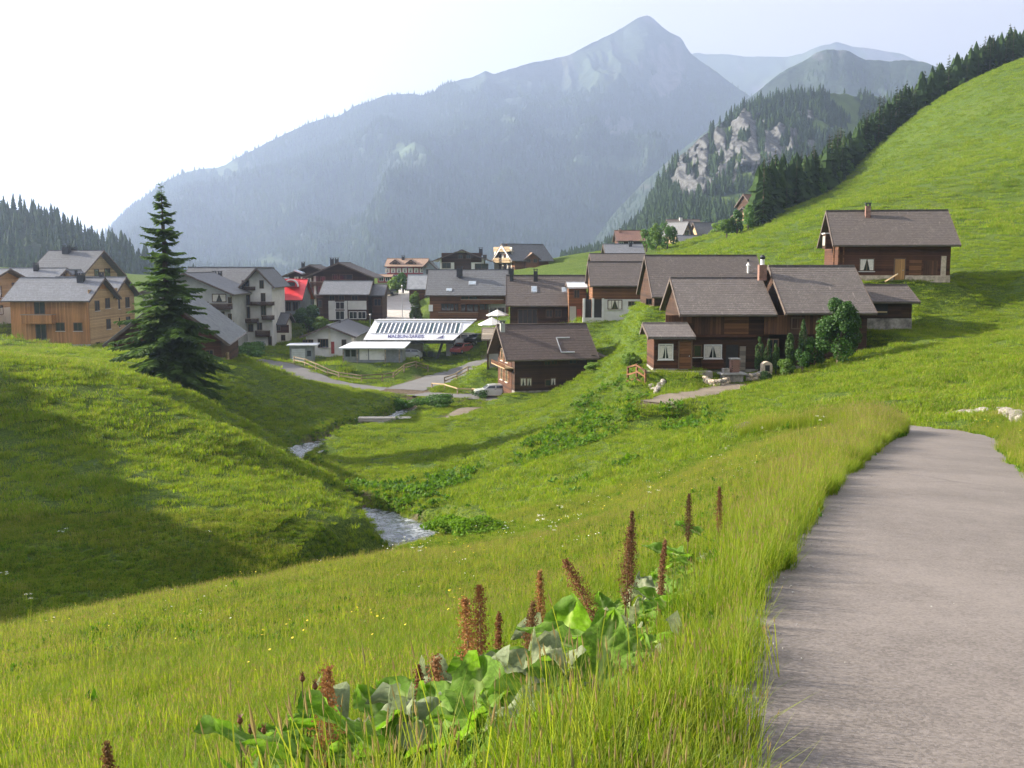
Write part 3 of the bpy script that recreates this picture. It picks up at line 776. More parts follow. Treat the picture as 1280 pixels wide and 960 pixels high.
# ------------------------------------------------------------------ scattering of uncountable growth
def gn_scatter(name, P, rot, scl, idx, sources, label, parent=None):
    """one object whose points carry copies of the source meshes"""
    col = bpy.data.collections.new(name + '_sources')
    srcs = []
    for i, (me, mats) in enumerate(sources):
        o = bpy.data.objects.new('%s_source_%03d' % (name, i), me); col.objects.link(o)
    me = bpy.data.meshes.new(name)
    P = np.asarray(P, np.float32)
    me.vertices.add(len(P)); me.vertices.foreach_set('co', P.ravel())
    a = me.attributes.new('rot', 'FLOAT_VECTOR', 'POINT'); a.data.foreach_set('vector', np.asarray(rot, np.float32).ravel())
    a = me.attributes.new('scl', 'FLOAT_VECTOR', 'POINT'); a.data.foreach_set('vector', np.asarray(scl, np.float32).ravel())
    a = me.attributes.new('idx', 'INT', 'POINT'); a.data.foreach_set('value', np.asarray(idx, np.int32))
    o = bpy.data.objects.new(name, me); link(o, parent)
    ng = bpy.data.node_groups.new(name, 'GeometryNodeTree')
    ng.interface.new_socket('Geometry', in_out='INPUT', socket_type='NodeSocketGeometry')
    ng.interface.new_socket('Geometry', in_out='OUTPUT', socket_type='NodeSocketGeometry')
    gi = ng.nodes.new('NodeGroupInput'); go = ng.nodes.new('NodeGroupOutput')
    ci = ng.nodes.new('GeometryNodeCollectionInfo'); ci.inputs['Collection'].default_value = col
    ci.inputs['Separate Children'].default_value = True; ci.inputs['Reset Children'].default_value = True
    ip = ng.nodes.new('GeometryNodeInstanceOnPoints'); ip.inputs['Pick Instance'].default_value = True
    def attr(n, t):
        k = ng.nodes.new('GeometryNodeInputNamedAttribute'); k.data_type = t; k.inputs['Name'].default_value = n
        return [s for s in k.outputs if s.enabled and s.name == 'Attribute'][0]
    L = ng.links
    L.new(gi.outputs[0], ip.inputs['Points']); L.new(ci.outputs[0], ip.inputs['Instance'])
    e2r = ng.nodes.new('FunctionNodeEulerToRotation')
    L.new(attr('rot', 'FLOAT_VECTOR'), e2r.inputs[0]); L.new(e2r.outputs[0], ip.inputs['Rotation'])
    L.new(attr('scl', 'FLOAT_VECTOR'), ip.inputs['Scale']); L.new(attr('idx', 'INT'), ip.inputs['Instance Index'])
    L.new(ip.outputs[0], go.inputs[0])
    md = o.modifiers.new('scatter', 'NODES'); md.node_group = ng
    return tag(o, label, kind='stuff')
# ------------------------------------------------------------------ the air
def build_haze(dens=2.1e-4):
    m = bpy.data.materials.new('haze'); m.use_nodes = True
    nt = m.node_tree; nt.nodes.clear()
    out = nt.nodes.new('ShaderNodeOutputMaterial'); pv = nt.nodes.new('ShaderNodeVolumePrincipled')
    pv.inputs['Color'].default_value = (0.58, 0.71, 1.0, 1)
    pv.inputs['Density'].default_value = dens
    pv.inputs['Anisotropy'].default_value = 0.58
    nt.links.new(pv.outputs[0], out.inputs['Volume'])
    b = MB().box(-9800, 9800, -9800, 9800, -90, 1120)
    o = b.build('haze', m)
    tag(o, 'pale blue evening haze filling the valley', kind='stuff')
# ------------------------------------------------------------------ houses
CAMP = Vector((0, 0, 0))
def pix_ray(u, v): return at(u, v, 1.0)
_wc = {}
def cached(key, fn):
    if key not in _wc: _wc[key] = fn()
    return _wc[key]

class House:
    """local frame: x along the ridge, -y the front, z up from the base; ROOT may be shared by several wings"""
    def __init__(s, name, label, cat, center, yaw, L, D, ze, zr, zb, wall, roof, oe=0.7, og=0.6, thick=0.18, group=None, root=None, pad=True,
                 courses=14, lower=None, lower_h=0.0, yr=0.0, hip=0.0, deep=3.0, half=False):
        s.M = Matrix.Translation((center[0], center[1], zb)) @ Matrix.Rotation(yaw, 4, 'Z')
        if root is None:
            s.root = thing(name, label, cat, (center[0], center[1], zb), yaw, group); s.R = s.M.copy()
        else:
            s.root = root.root; s.R = root.R
        s.loc = s.R.inverted() @ s.M
        s.panels = []
        s.L, s.D, s.hz, s.hr, s.oe, s.og, s.th, s.yr = L, D, ze - zb, zr - zb, oe, og, thick, yr
        if pad: PADS.append((center[0], center[1], zb, L / 2 - 0.2, D / 2 - 0.2, yaw))
        hf, hb = D / 2 + oe + yr, D / 2 + oe - yr
        s.mf, s.mb = (s.hr - s.hz) / hf, (s.hr - s.hz) / hb
        s.wtf = s.hz + s.mf * oe - thick          # wall head under the eaves
        zridge = s.hr - thick * 1.1
        h2 = L / 2
        # wall shell: five-sided prism
        b = MB().prism([(-D/2, -deep), (-D/2, s.wtf), (yr, zridge), (D/2, s.hz + s.mb * oe - thick), (D/2, -deep)], -h2, h2, 'x')
        s.part(b, 'wall', wall)
        if lower is not None and lower_h:
            e = 0.03
            b = MB().box(-h2 - e, h2 + e, -D/2 - e, D/2 + e, -deep, lower_h)
            s.part(b, 'plinth', lower)
        s.roofo = s.gable_roof(roof, courses, hip)
    def part(s, mb, name, mat, parent=None, smooth=False, label=None):
        o = mb.build(name, mat, parent if parent is not None else s.root, smooth)
        if parent is None: o.matrix_local = s.loc
        if label: o['label'] = label
        return o
    def gable_roof(s, mat, n, hip=0.0):
        b = MB(); h = s.L / 2 + s.og; D = s.D
        for sg, half, m in ((-1, D/2 + s.oe + s.yr, s.mf), (1, D/2 + s.oe - s.yr, s.mb)):
            for k in range(n):
                a0, a1 = k / n, (k + 1) / n
                y0, y1 = s.yr + sg * half * a0, s.yr + sg * half * a1
                z0, z1 = s.hr - m * half * a0, s.hr - m * half * a1
                lift = 0.016
                jag = 0.04 * (random.random() - 0.5)
                hx = h + jag
                vs = []
                for (y, z) in ((y0, z0), (y1, z1 + lift), (y1, z1 - s.th), (y0, z0 - s.th)):
                    vs += [(-hx, y, z), (hx, y, z)]
                b.add(vs, [(0,1,3,2),(2,3,5,4),(4,5,7,6),(0,2,4,6),(1,7,5,3)] )
        o = s.part(b, 'roof', [mat])
        # ridge cap and barge boards
        MB().box(-h - 0.03, h + 0.03, s.yr - 0.16, s.yr + 0.16, s.hr - 0.05, s.hr + 0.07).build('ridge_cap', mat, o)
        for x in (-h - 0.04, h + 0.04):
            for sg, half, m in ((-1, D/2 + s.oe + s.yr, s.mf), (1, D/2 + s.oe - s.yr, s.mb)):
                q = MB().bar((x, s.yr, s.hr - 0.12), (x, s.yr + sg * half, s.hr - m * half - 0.12), 0.06, 0.26)
                q.build('barge_board', s_trim(s), o)
        y = s.yr - (D/2 + s.oe + s.yr) - .07; z = s.hr - s.mf * (D/2 + s.oe + s.yr) - .10
        if s.th > .15 and h > 2:
            g = MB(); g.prism([(y - .07, z + .06), (y - .05, z - .04), (y, z - .07), (y + .05, z - .04), (y + .07, z + .06)], -h + .05, h - .05, 'x'); g.build('gutter', M['gutter'], o)
        return o
    def plane(s, face):
        if face == 'F': p, n, ax = Vector((0, -s.D/2, 0)), Vector((0, -1, 0)), Vector((1, 0, 0))
        elif face == 'L': p, n, ax = Vector((-s.L/2, 0, 0)), Vector((-1, 0, 0)), Vector((0, -1, 0))
        elif face == 'R': p, n, ax = Vector((s.L/2, 0, 0)), Vector((1, 0, 0)), Vector((0, 1, 0))
        else: p, n, ax = Vector((0, s.D/2, 0)), Vector((0, 1, 0)), Vector((-1, 0, 0))
        return p, n, ax
    def hit(s, face, u, v, out=0.0):
        """local (along, z) on the face where the photograph's pixel falls"""
        p, n, ax = s.plane(face)
        Mi = s.M.inverted()
        o = Mi @ CAMP; d = (Mi.to_3x3() @ pix_ray(u, v))
        t = ((p + n * out) - o).dot(n) / d.dot(n)
        q = o + d * t
        return (q - p).dot(ax), q.z
    def place(s, o, face, a, z, out=0.0):
        p, n, ax = s.plane(face)
        q = p + ax * a + n * out + Vector((0, 0, z))
        rot = Matrix((ax, -n, Vector((0, 0, 1)))).transposed().to_4x4()
        o.matrix_local = s.loc @ Matrix.Translation(q) @ rot
    def proud(s, face, a, z):
        return max([p[5] for p in s.panels if p[0] == face and p[1] < a < p[2] and p[3] < z < p[4]] + [0.0])
    def win_at(s, face, a, z, w, h, pane='glass', frame='frame', mull=1, bars=0, sill=True, shutter=None, name='window', label=None):
        """a window centred at a along the face, its foot at z: frame, panes, sill, shutters"""
        def fr():
            b = MB(); t = 0.09
            b.box(-w/2 - t, -w/2, -0.07, 0.05, -t, h + t); b.box(w/2, w/2 + t, -0.07, 0.05, -t, h + t)
            b.box(-w/2, w/2, -0.068, 0.05, -t, 0); b.box(-w/2, w/2, -0.068, 0.05, h, h + t)
            for k in range(mull):
                x = -w/2 + w * (k + 1) / (mull + 1); b.box(x - 0.03, x + 0.03, -0.055, 0.04, 0, h)
            for k in range(bars):
                zz = h * (k + 1) / (bars + 1); b.box(-w/2, w/2, -0.05, 0.03, zz - 0.02, zz + 0.02)
            return b.mesh('window', M[frame])
        o = mesh_obj(name, cached(('f', round(w, 2), round(h, 2), frame, mull, bars), fr), None, s.root)
        s.place(o, face, a, z, s.proud(face, a, z + h / 2))
        if label: o['label'] = label
        drapes = pane == 'glass_pale'
        if drapes: pane = 'glass'
        if drapes:
            def cur(sg):
                b = MB(); k = 7
                for i in range(k):
                    q0, q1 = i / k, (i + 1) / k; e0, e1 = (.004 if i % 2 else .02), (.02 if i % 2 else .004)
                    X = lambda q, f: sg * (w * .49 - q * w * .47 * f)
                    b.add([(X(q0, .55), -.025 - e0, .02 * h), (X(q1, .55), -.025 - e1, .02 * h), (X(q1, .98), -.025 - e1, .97 * h), (X(q0, .98), -.025 - e0, .97 * h)], [(0, 1, 2, 3)])
                return b.mesh('curtain', M['curtain'], fix=False)
            for sg in (-1, 1): mesh_obj('curtain', cached(('c', sg, round(w, 2), round(h, 2)), lambda: cur(sg)), None, o)
        mesh_obj('pane', cached(('p', round(w, 2), round(h, 2), pane), lambda: MB().box(-w/2, w/2, -0.02, 0.03, 0.001, h - 0.001).mesh('pane', M[pane])), None, o)
        if sill: mesh_obj('sill', cached(('s', round(w, 2), frame), lambda: MB().box(-w/2 - .14, w/2 + .14, -0.16, 0.0, -0.14, -0.092).mesh('sill', M['framewhite'])), None, o)
        if shutter:
            for sg in (-1, 1):
                x = sg * (w/2 + 0.1 + w * 0.25)
                mesh_obj('shutter', cached(('sh', round(w, 2), round(h, 2), shutter), lambda: MB().box(-w*.24, w*.24, -0.05, -0.005, -0.02, h + 0.02).mesh('shutter', M[shutter])), None, o, (x, 0, 0))
        return o
    def win(s, face, u0, v0, u1, v1, **k):
        a0, z0 = s.hit(face, u0, v1); a1, z1 = s.hit(face, u1, v0)
        a, w, h = (a0 + a1) / 2, abs(a1 - a0), z1 - z0
        w, h = round(w * 20) / 20, round(h * 20) / 20
        return s.win_at(face, a, z0, max(w, .3), max(h, .3), **k)
    def door(s, face, u0, v0, u1, v1, mat='doorwood', frame='frame', label=None, name='door'):
        a0, z0 = s.hit(face, u0, v1); a1, z1 = s.hit(face, u1, v0)
        w, h = abs(a1 - a0), z1 - z0
        b = MB()
        b.box(-w/2, w/2, -0.05, 0.03, 0, h)
        for k in range(2):
            for j in range(2):
                b.box(-w/2 + .08 + k*w*.48, -w*.04 + k*w*.48, -0.065, -0.05, .1 + j*h*.5, h*.44 + j*h*.5)
        o = b.build(name, M[mat], s.root); s.place(o, face, (a0 + a1) / 2, z0, s.proud(face, (a0 + a1) / 2, (z0 + z1) / 2))
        if label: o['label'] = label
        f = MB(); t = .1
        f.box(-w/2 - t, -w/2, -.075, .03, 0, h + t); f.box(w/2, w/2 + t, -.075, .03, 0, h + t); f.box(-w/2, w/2, -.073, .03, h, h + t)
        f.build('door_frame', M[frame], o)
        if name == 'door': MB().box(w*.32, w*.38, -.12, -.05, h*.45, h*.49).build('handle', M['steel'], o)
        return o
    def panel(s, face, u0, v0, u1, v1, mat, name='wall_panel', out=0.05, label=None, depth=0.06):
        a0, z0 = s.hit(face, u0, v1); a1, z1 = s.hit(face, u1, v0)
        w, h = abs(a1 - a0), z1 - z0
        s.panels.append((face, (a0 + a1) / 2 - w / 2, (a0 + a1) / 2 + w / 2, z0, z1, out))
        o = MB().box(-w/2, w/2, -out, depth, 0, h).build(name, M[mat], s.root); s.place(o, face, (a0 + a1) / 2, z0)
        if label: o['label'] = label
        return o
    def balcony(s, face, u0, v0, u1, v1, mat='woodmid', depth=1.3, rail='wood', label=None):
        """deck, posts, top rail and board front seen between v0 (rail) and v1 (deck underside)"""
        a0, z0 = s.hit(face, u0, v1, depth); a1, z1 = s.hit(face, u1, v0, depth)
        w, h = abs(a1 - a0), max(z1 - z0, .6)
        o = MB().box(-w/2, w/2, -depth, 0.02, 0, .14).build('balcony', M[mat], s.root); s.place(o, face, (a0 + a1) / 2, z0)
        if label: o['label'] = label
        r = MB(); r.box(-w/2 - .04, w/2 + .04, -depth - .05, -depth + .06, h - .09, h)
        for sg in (-1, 1): r.box(sg*w/2 - .04, sg*w/2 + .04, -depth + .06, 0, h - .09, h - .01)
        r.build('top_rail', M['woodgrey' if rail == 'wood' else mat], o)
        g = MB(); n = max(4, int(w / 0.16))
        for k in range(n):
            x = -w/2 + w * (k + .5) / n; g.box(x - .065, x + .065, -depth - .02, -depth + .02, .1, h - .095)
        m_ = max(3, int(depth / .16))
        for sg in (-1, 1):
            for k in range(m_):
                y = -depth + .08 + (depth - .1) * (k + .5) / m_; g.box(sg*w/2 - .02, sg*w/2 + .02, y - .065, y + .065, .1, h - .095)
        g.build('railing', M[mat], o)
        return o
    def chimney(s, u, v0, v1, w=0.7, mat='brick', side=-1, cap=True, d=None, name='chimney', x=None, y=None):
        """a stack through the roof; (u, v0) its top in the photograph"""
        if x is None:
            y = s.yr + side * 0.9 if y is None else y
            Mi = s.M.inverted(); o_ = Mi @ CAMP; dd = Mi.to_3x3() @ pix_ray(u, v0)
            t = (y - o_.y) / dd.y if abs(dd.y) > abs(dd.x) else (0 - o_.x) / dd.x
            q = o_ + dd * t; x, zt = q.x, q.z
            if abs(dd.y) <= abs(dd.x): y = q.y
        else: zt = v0
        zb = min(s.hr - 1.2, zt - 1.0)
        b = MB(); b.box(x - w/2, x + w/2, y - w/2, y + w/2, zb, zt)
        o = b.build(name, M[mat], s.roofo)
        if cap:
            c = MB(); c.box(x - w*.62, x + w*.62, y - w*.62, y + w*.62, zt + .22, zt + .30)
            for sx in (-1, 1):
                for sy in (-1, 1): c.box(x + sx*w*.36 - .05, x + sx*w*.36 + .05, y + sy*w*.36 - .05, y + sy*w*.36 + .05, zt, zt + .22)
            c.build('chimney_cap', M['blackmetal'], s.roofo)
        return o
    def skylight(s, u0, v0, u1, v1, side=-1):
        """a window lying in the front slope"""
        m = s.mf; Mi = s.M.inverted()
        def onroof(u, v):
            o_ = Mi @ CAMP; d = Mi.to_3x3() @ pix_ray(u, v)
            # z = hr + m*(y - yr) on the front slope
            t = (s.hr + m * (o_.y - s.yr) - o_.z) / (d.z - m * d.y)
            return o_ + d * t
        a, b_ = onroof(u0, v0), onroof(u1, v1)
        b = MB()
        x0, x1 = min(a.x, b_.x), max(a.x, b_.x); y0, y1 = min(a.y, b_.y), max(a.y, b_.y)
        f = lambda x, y, e: (x, y, s.hr + m * (y - s.yr) + e)
        for mi, (ee, gx) in enumerate(((.12, 0.0), (.135, .09))):
            X0, X1, Y0, Y1 = x0 + gx, x1 - gx, y0 + gx, y1 - gx
            b.add([f(X0,Y0,-.1), f(X1,Y0,-.1), f(X1,Y1,-.1), f(X0,Y1,-.1), f(X0,Y0,ee), f(X1,Y0,ee), f(X1,Y1,ee), f(X0,Y1,ee)],
                  [(3,2,1,0),(4,5,6,7),(0,1,5,4),(1,2,6,5),(2,3,7,6),(3,0,4,7)], mi)
        return b.build('skylight', [M['steel'], M['skyglass']], s.roofo)
def s_trim(s): return M['rooftrim']
M['skyglass'] = plain('skylight_glass', (0.30, 0.36, 0.42), 0.12, 0.15, 1.0, spec=0.8)

def side_house(name, label, uL, uR, vR, vE, vB, d, D, wall, roof, yaw=0.0, oe=0.7, og=0.5, **k):
    """eaves towards the camera; uL, uR: the ends of the ridge, d: distance of the front wall"""
    dm = d + D / 2
    A, B = at(uL, vR, dm), at(uR, vR, dm)
    L = abs(B.x - A.x) / math.cos(yaw) - 2 * og
    cx = (A.x + B.x) / 2
    um = (uL + uR) / 2
    ze = at(um, vE, d - oe).z; zb = at(um, vB, d).z
    return House(name, label, k.pop('cat', 'house'), (cx, dm), yaw, L, D, ze, (A.z + B.z) / 2, zb, wall, roof, oe, og, **k)
def gable_house(name, label, uL, uR, vA, vE, vB, d, L, wall, roof, yaw=0.0, oe=0.6, og=0.6, **k):
    """gable towards the camera; uL, uR: the eaves' ends at the front, vA the apex"""
    A, B = at(uL, vE, d), at(uR, vE, d)
    D = abs(B.x - A.x) - 2 * oe
    um = (uL + uR) / 2
    zr = at(um, vA, d).z; zb = at(um, vB, d + og).z
    a = math.pi / 2 + yaw
    c = Vector(((A.x + B.x) / 2, d + og, 0)) + Vector((math.cos(a), math.sin(a), 0)) * (L / 2)
    return House(name, label, k.pop('cat', 'house'), (c.x, c.y), a, L, D, A.z, zr, zb, wall, roof, oe, og, **k)
# ------------------------------------------------------------------ the village
G1 = None
def build_left_houses():
    h = side_house('timber_house', 'new pale timber house with wooden balcony, nearest of the left timber houses', 25, 131, 347, 376, 433, 130, 9, M['woodnew'], M['roofblue'], og=0.7, oe=0.9, lower=M['greyplaster'], lower_h=0.25)
    h.panel('R', 113.5, 360, 146.5, 433, 'woodnewh', 'gable_cladding', out=0.04)
    h.balcony('F', 26, 393, 64, 405, 'woodnew', 1.2)
    for b in ((44, 377, 55, 392), (46, 406, 57, 425)): h.win('F', *b, sill=False, frame='frame')
    for b in ((71, 404, 80, 413), (93, 404, 102, 413)): h.win('F', *b)
    for b in ((118.5, 376, 123, 388), (131.5, 373, 136, 385), (133, 399, 137, 411)): h.win('R', *b, frame='frame')
    h.win('R', 120, 428, 124, 432, sill=False)
    h.chimney(101, 344, 352, 0.8, 'blackmetal', -1)
    h = side_house('timber_house', 'timber house with gable touching the nearest timber house from behind', 70, 158, 346, 372, 428, 139.5, 9, M['woodnewh'], M['roofblue'], og=0.7, oe=0.7, lower=M['plaster'], lower_h=0.9)
    for b in ((144.5, 374, 149, 386), (157, 372, 161, 384), (145, 398, 149, 409), (158, 396, 162, 407)): h.win('R', *b, frame='woodred' if b[1] > 390 else 'frame')
    h.chimney(127, 343, 350, 0.5, 'blackmetal')
    h = side_house('timber_house', 'timber house cut off by the left edge of the photo', -130, 13, 336, 350, 407, 136, 8.6, M['woodnewh'], M['roofblue'], og=1.0, oe=0.9, lower=M['plaster'], lower_h=2.2)
    for b in ((15.5, 354, 21, 366), (17, 376, 22, 388), (-4, 358, 1, 371), (-2, 382, 3, 393)): h.win('R', *b, frame='frame')
    h.win('R', 17, 400, 21, 404, frame='framewhite', sill=False)
    h = side_house('chalet_hotel', 'largest wide grey roofed house behind the timber houses', 62, 130, 313, 346, 385, 166, 17, M['woodlight'], M['roofgrey'], og=1.2, oe=1.2)
    h.win('R', 131, 336, 137, 345, frame='woodred')
    h.win('R', 118, 337, 123, 345, frame='woodred')
    h.chimney(83, 309, 320, 1.1, 'blackmetal', -1); h.chimney(92, 311, 316, 0.9, 'blackmetal', 1)
    h = side_house('timber_house', 'long grey roofed house between two timber gables, small dormer at its end', 12, 84, 335, 354, 400, 147, 9, M['woodnewh'], M['roofblue'], og=0.5)
    q = gable_house('dormer', None, 78, 90, 337, 343, 352, 149.5, 4, M['woodnewh'], M['roofblue'], root=h, pad=False, courses=4, oe=.3, og=.3, deep=.5)
    h.chimney(95, 338, 347, 0.3, 'blackmetal', -1, cap=False, y=-1)
    h.chimney(45, 331, 336, 0.6, 'blackmetal')
    # the old barn behind the big spruce
    h = gable_house('barn', 'old dark barn with a ribbed metal roof behind the tall spruce', 130, 282, 371, 431, 462, 105, 17, M['woodred'], M['metalroof'], yaw=R(9), oe=0.9, og=1.0, courses=2, cat='barn')
    for sg, name in ((-1, 'roof_rib'), (1, 'roof_rib')):
        b = MB(); hx = h.L/2 + h.og
        n = 44
        half = h.D/2 + h.oe
        for k in range(n + 1):
            x = -hx + 2 * hx * k / n
            b.bar((x, 0.05 * sg, h.hr + .03), (x, sg * half, h.hz + .05), .1, .07)
        b.build(name, M['metalroof'], h.roofo)['kind'] = 'stuff'
    h.panel('F', 282.5, 440, 284, 462, 'woodlight', 'corner_post', out=.2)
    h.door('L', 228, 436, 248, 462, 'woodmid', name='barn_door')
    h.win('L', 195, 438, 203, 446); h.win('L', 258, 438, 266, 446)

def build_centre_left():
    # white apartment house: main block, cross gable, front wing
    h = side_house('apartment_house', 'white apartment house with stacked dark wooden balconies', 236, 341, 334, 366, 437, 166, 12, M['plaster'], M['roofgrey'], oe=.8, og=1.0)
    g = gable_house('', None, 298, 343, 335, 359, 438, 159, 9, M['plaster'], M['roofgrey'], root=h, oe=.7, og=1.3)
    for b in ((307, 369, 312, 381), (307, 384, 312, 399), (327, 367, 331, 378), (327, 383, 332, 395), (303, 351, 311, 360), (325, 351, 329, 360), (322, 404, 327, 412), (336, 421, 339, 432), (311, 406, 316, 414)):
        g.win('L', *b, sill=False, frame='frame')
    g.balcony('L', 313, 377, 341, 382, 'wooddark', 1.1); g.balcony('L', 297, 398, 321, 404, 'wooddark', 1.1); g.balcony('L', 327, 394, 341, 400, 'wooddark', 1.1)
    g.balcony('L', 319, 413, 336, 421, 'wooddark', .9)
    g.balcony('L', 305, 360, 318, 363, 'wooddark', .5)
    g.door('L', 320, 426, 331, 438, 'steel', 'framewhite', name='garage_door')
    w = gable_house('', None, 168, 292, 341, 368, 440, 150, 12, M['greyplaster'], M['roofgrey'], root=h, oe=.8, og=1.2)
    for b in ((266, 368, 282, 377), (268, 390, 280, 400), (286, 372, 289, 382), (250, 378, 260, 386), (286, 393, 289, 404), (284, 411, 289, 420), (262, 412, 276, 420)):
        w.win('L', *b, sill=False, frame='frame', pane='glass_pale' if b[0] == 266 else 'glass')
    w.balcony('L', 258, 379, 288, 387, 'wooddark', 1.1); w.balcony('L', 262, 401, 290, 408, 'wooddark', 1.1)
    h.chimney(268, 341, 356, 0.55, 'blackmetal', -1, y=-4.2); h.chimney(275, 341, 356, 0.55, 'blackmetal', -1, y=-4.2)
    h.chimney(253, 340, 344, 0.3, 'blackmetal', -1, cap=False, y=-3)
    # red roof house with a round dormer
    h = side_house('red_roof_house', 'house with a bright red metal roof and a round dormer', 338, 385, 349, 375, 398, 178, 9, M['bluegrey'], M['redroof'], oe=1.0, courses=6)
    for b in ((343, 378, 347, 388), (350, 378, 354, 388), (358, 378, 363, 388), (367, 378, 372, 388)): h.win('F', *b, sill=False, pane='glass_pale' if b[0] == 350 else 'glass')
    b = MB(); n = 10; y0, y1 = -h.D/2 - .2, 0.6
    q0, zc = h.hit('F', 362, 357); r = 1.25
    arc = [(q0 + math.cos(math.pi * k / n) * r, zc - .2 + math.sin(math.pi * k / n) * r * .95) for k in range(n + 1)]
    b.prism(arc, y0 + 1.3, 1.0); h.part(b, 'round_dormer', M['redroof'])
    e = MB()
    for k in range(n): e.bar((arc[k][0], y0 + 1.25, arc[k][1]), (arc[k+1][0], y0 + 1.25, arc[k+1][1]), .26, .22)
    h.part(e, 'dormer_rim', M['white'])
    h.part(MB().box(q0 - .7, q0 + .7, y0 + 1.2, y0 + 1.27, zc - .1, zc + .55), 'dormer_window', M['glass'])
    h = side_house('small_house', 'small grey roofed house below the red roof', 340, 363, 391, 405, 428, 163, 6, M['cream'], M['roofgrey'], oe=.5)
    h.panel('F', 343, 406, 361, 416, 'woodred', 'upper_boards'); h.win('F', 352, 419, 356, 425, sill=False); h.win('F', 346, 408, 350, 413, sill=False)
    # two dark chalets behind
    h = gable_house('dark_chalet', 'dark broad chalet behind the red roof, farther of the two dark gables', 350, 424, 331, 346, 392, 214, 10, M['wooddark'], M['roofbrown'], oe=1.6, og=1.4)
    for b in ((368, 346, 373, 352), (376, 346, 381, 352), (384, 346, 389, 352), (366, 358, 372, 365), (378, 358, 384, 365)): h.win('L', *b, sill=False, pane='glass_pale')
    h.chimney(379, 329, 334, .7, 'blackmetal'); h.skylight(372, 338, 377, 342)
    h = gable_house('dark_chalet', 'dark broad chalet with white balcony edges behind the grey roof', 378, 468, 328, 347, 400, 200, 12, M['wooddark'], M['roofbrown'], oe=1.8, og=1.6)
    for b in ((392, 346, 397, 354), (401, 346, 406, 352), (416, 343, 421, 349), (425, 343, 440, 349), (389, 360, 394, 367), (398, 358, 403, 366), (388, 374, 394, 384), (398, 376, 402, 384)): h.win('L', *b, sill=False, pane='glass_pale' if int(b[0]) % 3 == 0 else 'glass')
    h.balcony('L', 386, 352, 460, 357, 'woodred', 1.3); h.balcony('L', 382, 368, 410, 373, 'woodred', 1.3)
    h.panel('L', 393, 345, 395, 386, 'plaster', 'white_pillar', .12)
    h.chimney(415, 324, 329, .7, 'blackmetal', x=None); h.chimney(421, 324, 329, .7, 'blackmetal', y=None)
    # grey roofed house with white lower wall
    h = side_house('grey_roof_house', 'long low grey roof over dark boards and white walls', 405, 466, 351, 368, 401, 178, 8, M['wooddark'], M['roofblue'], oe=1.0)
    h.panel('F', 411, 376, 419, 400, 'plaster', 'white_pillar', .1); h.panel('F', 431, 376, 434, 400, 'plaster', 'white_pillar', .1)
    h.panel('F', 435, 376, 458, 387, 'plaster', 'white_parapet', .15)
    for b in ((420, 378, 430, 386), (420, 389, 430, 399), (437, 390, 446, 398), (448, 390, 457, 398)): h.win('F', *b, sill=False, frame='framewhite')
    for b in ((412, 370, 418, 375), (424, 370, 430, 375), (440, 370, 447, 375)): h.win('F', *b, sill=False)
    k = side_house('', None, 464, 484, 355, 369, 400, 180, 7, M['wooddark'], M['roofgrey'], root=h, oe=.8)
    k.win('F', 468, 374, 476, 382, sill=False)
    # bungalow
    h = gable_house('bungalow', 'low white bungalow with a red door and wide grey roof', 374, 445, 407, 421, 446, 151, 17, M['plaster'], M['roofgrey'], oe=.8, og=.9, thick=.14)
    h.door('L', 414, 427, 418, 442, 'doorred', 'framewhite')
    for b in ((398, 424, 403, 434), (404, 424, 410, 434), (428, 425, 432, 434), (379, 425, 384, 428), (386, 425, 391, 428)): h.win('L', *b, frame='frame')
    h.panel('L', 411, 411, 413, 443, 'cream', 'pilaster', .1)
    h.chimney(424, 402, 407, .4, 'blackmetal')
    # metal hut and flat roofed shed
    t = thing('metal_hut', 'small pale metal hut with overhanging flat roof by the lane', 'hut', at(379, 455, 146), R(4))
    c = at(379, 455, 146); PADS.append((c.x, c.y, c.z, 1.9, 1.6, R(4)))
    MB().box(-1.65, 1.5, -1.4, 1.4, -1, 2.7).build('wall', M['bluegrey'], t)
    MB().box(-2.0, 2.2, -1.9, 1.8, 2.702, 2.85).build('roof', M['metalpale'], t)
    sh = MB().box(-1.4, .5, -1.45, -1.38, .05, 2.3).build('shutter_door', M['steel'], t)
    b = MB()
    for k in range(9): b.box(-1.35, .45, -1.48, -1.45, .1 + k*.24, .28 + k*.24)
    b.build('slat', M['metalpale'], sh)['kind'] = 'stuff'
    MB().box(.75, 1.3, -1.44, -1.38, 1.2, 2.0).build('pane', M['glass'], t)
    t = thing('flat_roof_shed', 'shed with pale sloping flat roof and white double doors before the station', 'shed', at(467, 453, 141), 0)
    c = at(467, 453, 141); PADS.append((c.x, c.y + 2, c.z, 4.2, 3.0, 0))
    b = MB().prism([(-4.2, -1), (-4.2, 2.0), (3.9, 2.0), (3.9, -1)], 0, 4.6, 'y'); b.build('wall', M['bluegrey'], t)
    b = MB(); b.add([(-4.6,-.9,1.9),(4.3,-.9,1.9),(4.6,5.0,2.3),(-3.6,5.0,2.3),(-4.6,-.9,2.06),(4.3,-.9,2.06),(4.6,5.0,2.46),(-3.6,5.0,2.46)], [(3,2,1,0),(4,5,6,7),(0,1,5,4),(1,2,6,5),(2,3,7,6),(3,0,4,7)])
    b.build('roof', M['metalpale'], t)
    MB().box(-4.1, 3.8, 1.6, 4.5, 1.9, 2.05).build('upper_wall', M['bluegrey'], t)
    for x0, x1 in ((-1.9, -.75), (-.6, 1.5)):
        o = MB().box(x0, x1, -.06, .02, .35, 1.8).build('door', M['white'], t); MB().box(x1 - .2, x1 - .12, -.1, -.06, .9, 1.1).build('handle', M['steel'], o)
    for x in (-4.0, -2.1, 1.7, 3.6): MB().box(x - .08, x + .08, -.8, -.64, -1, 2.0).build('post', M['woodgrey'], t)
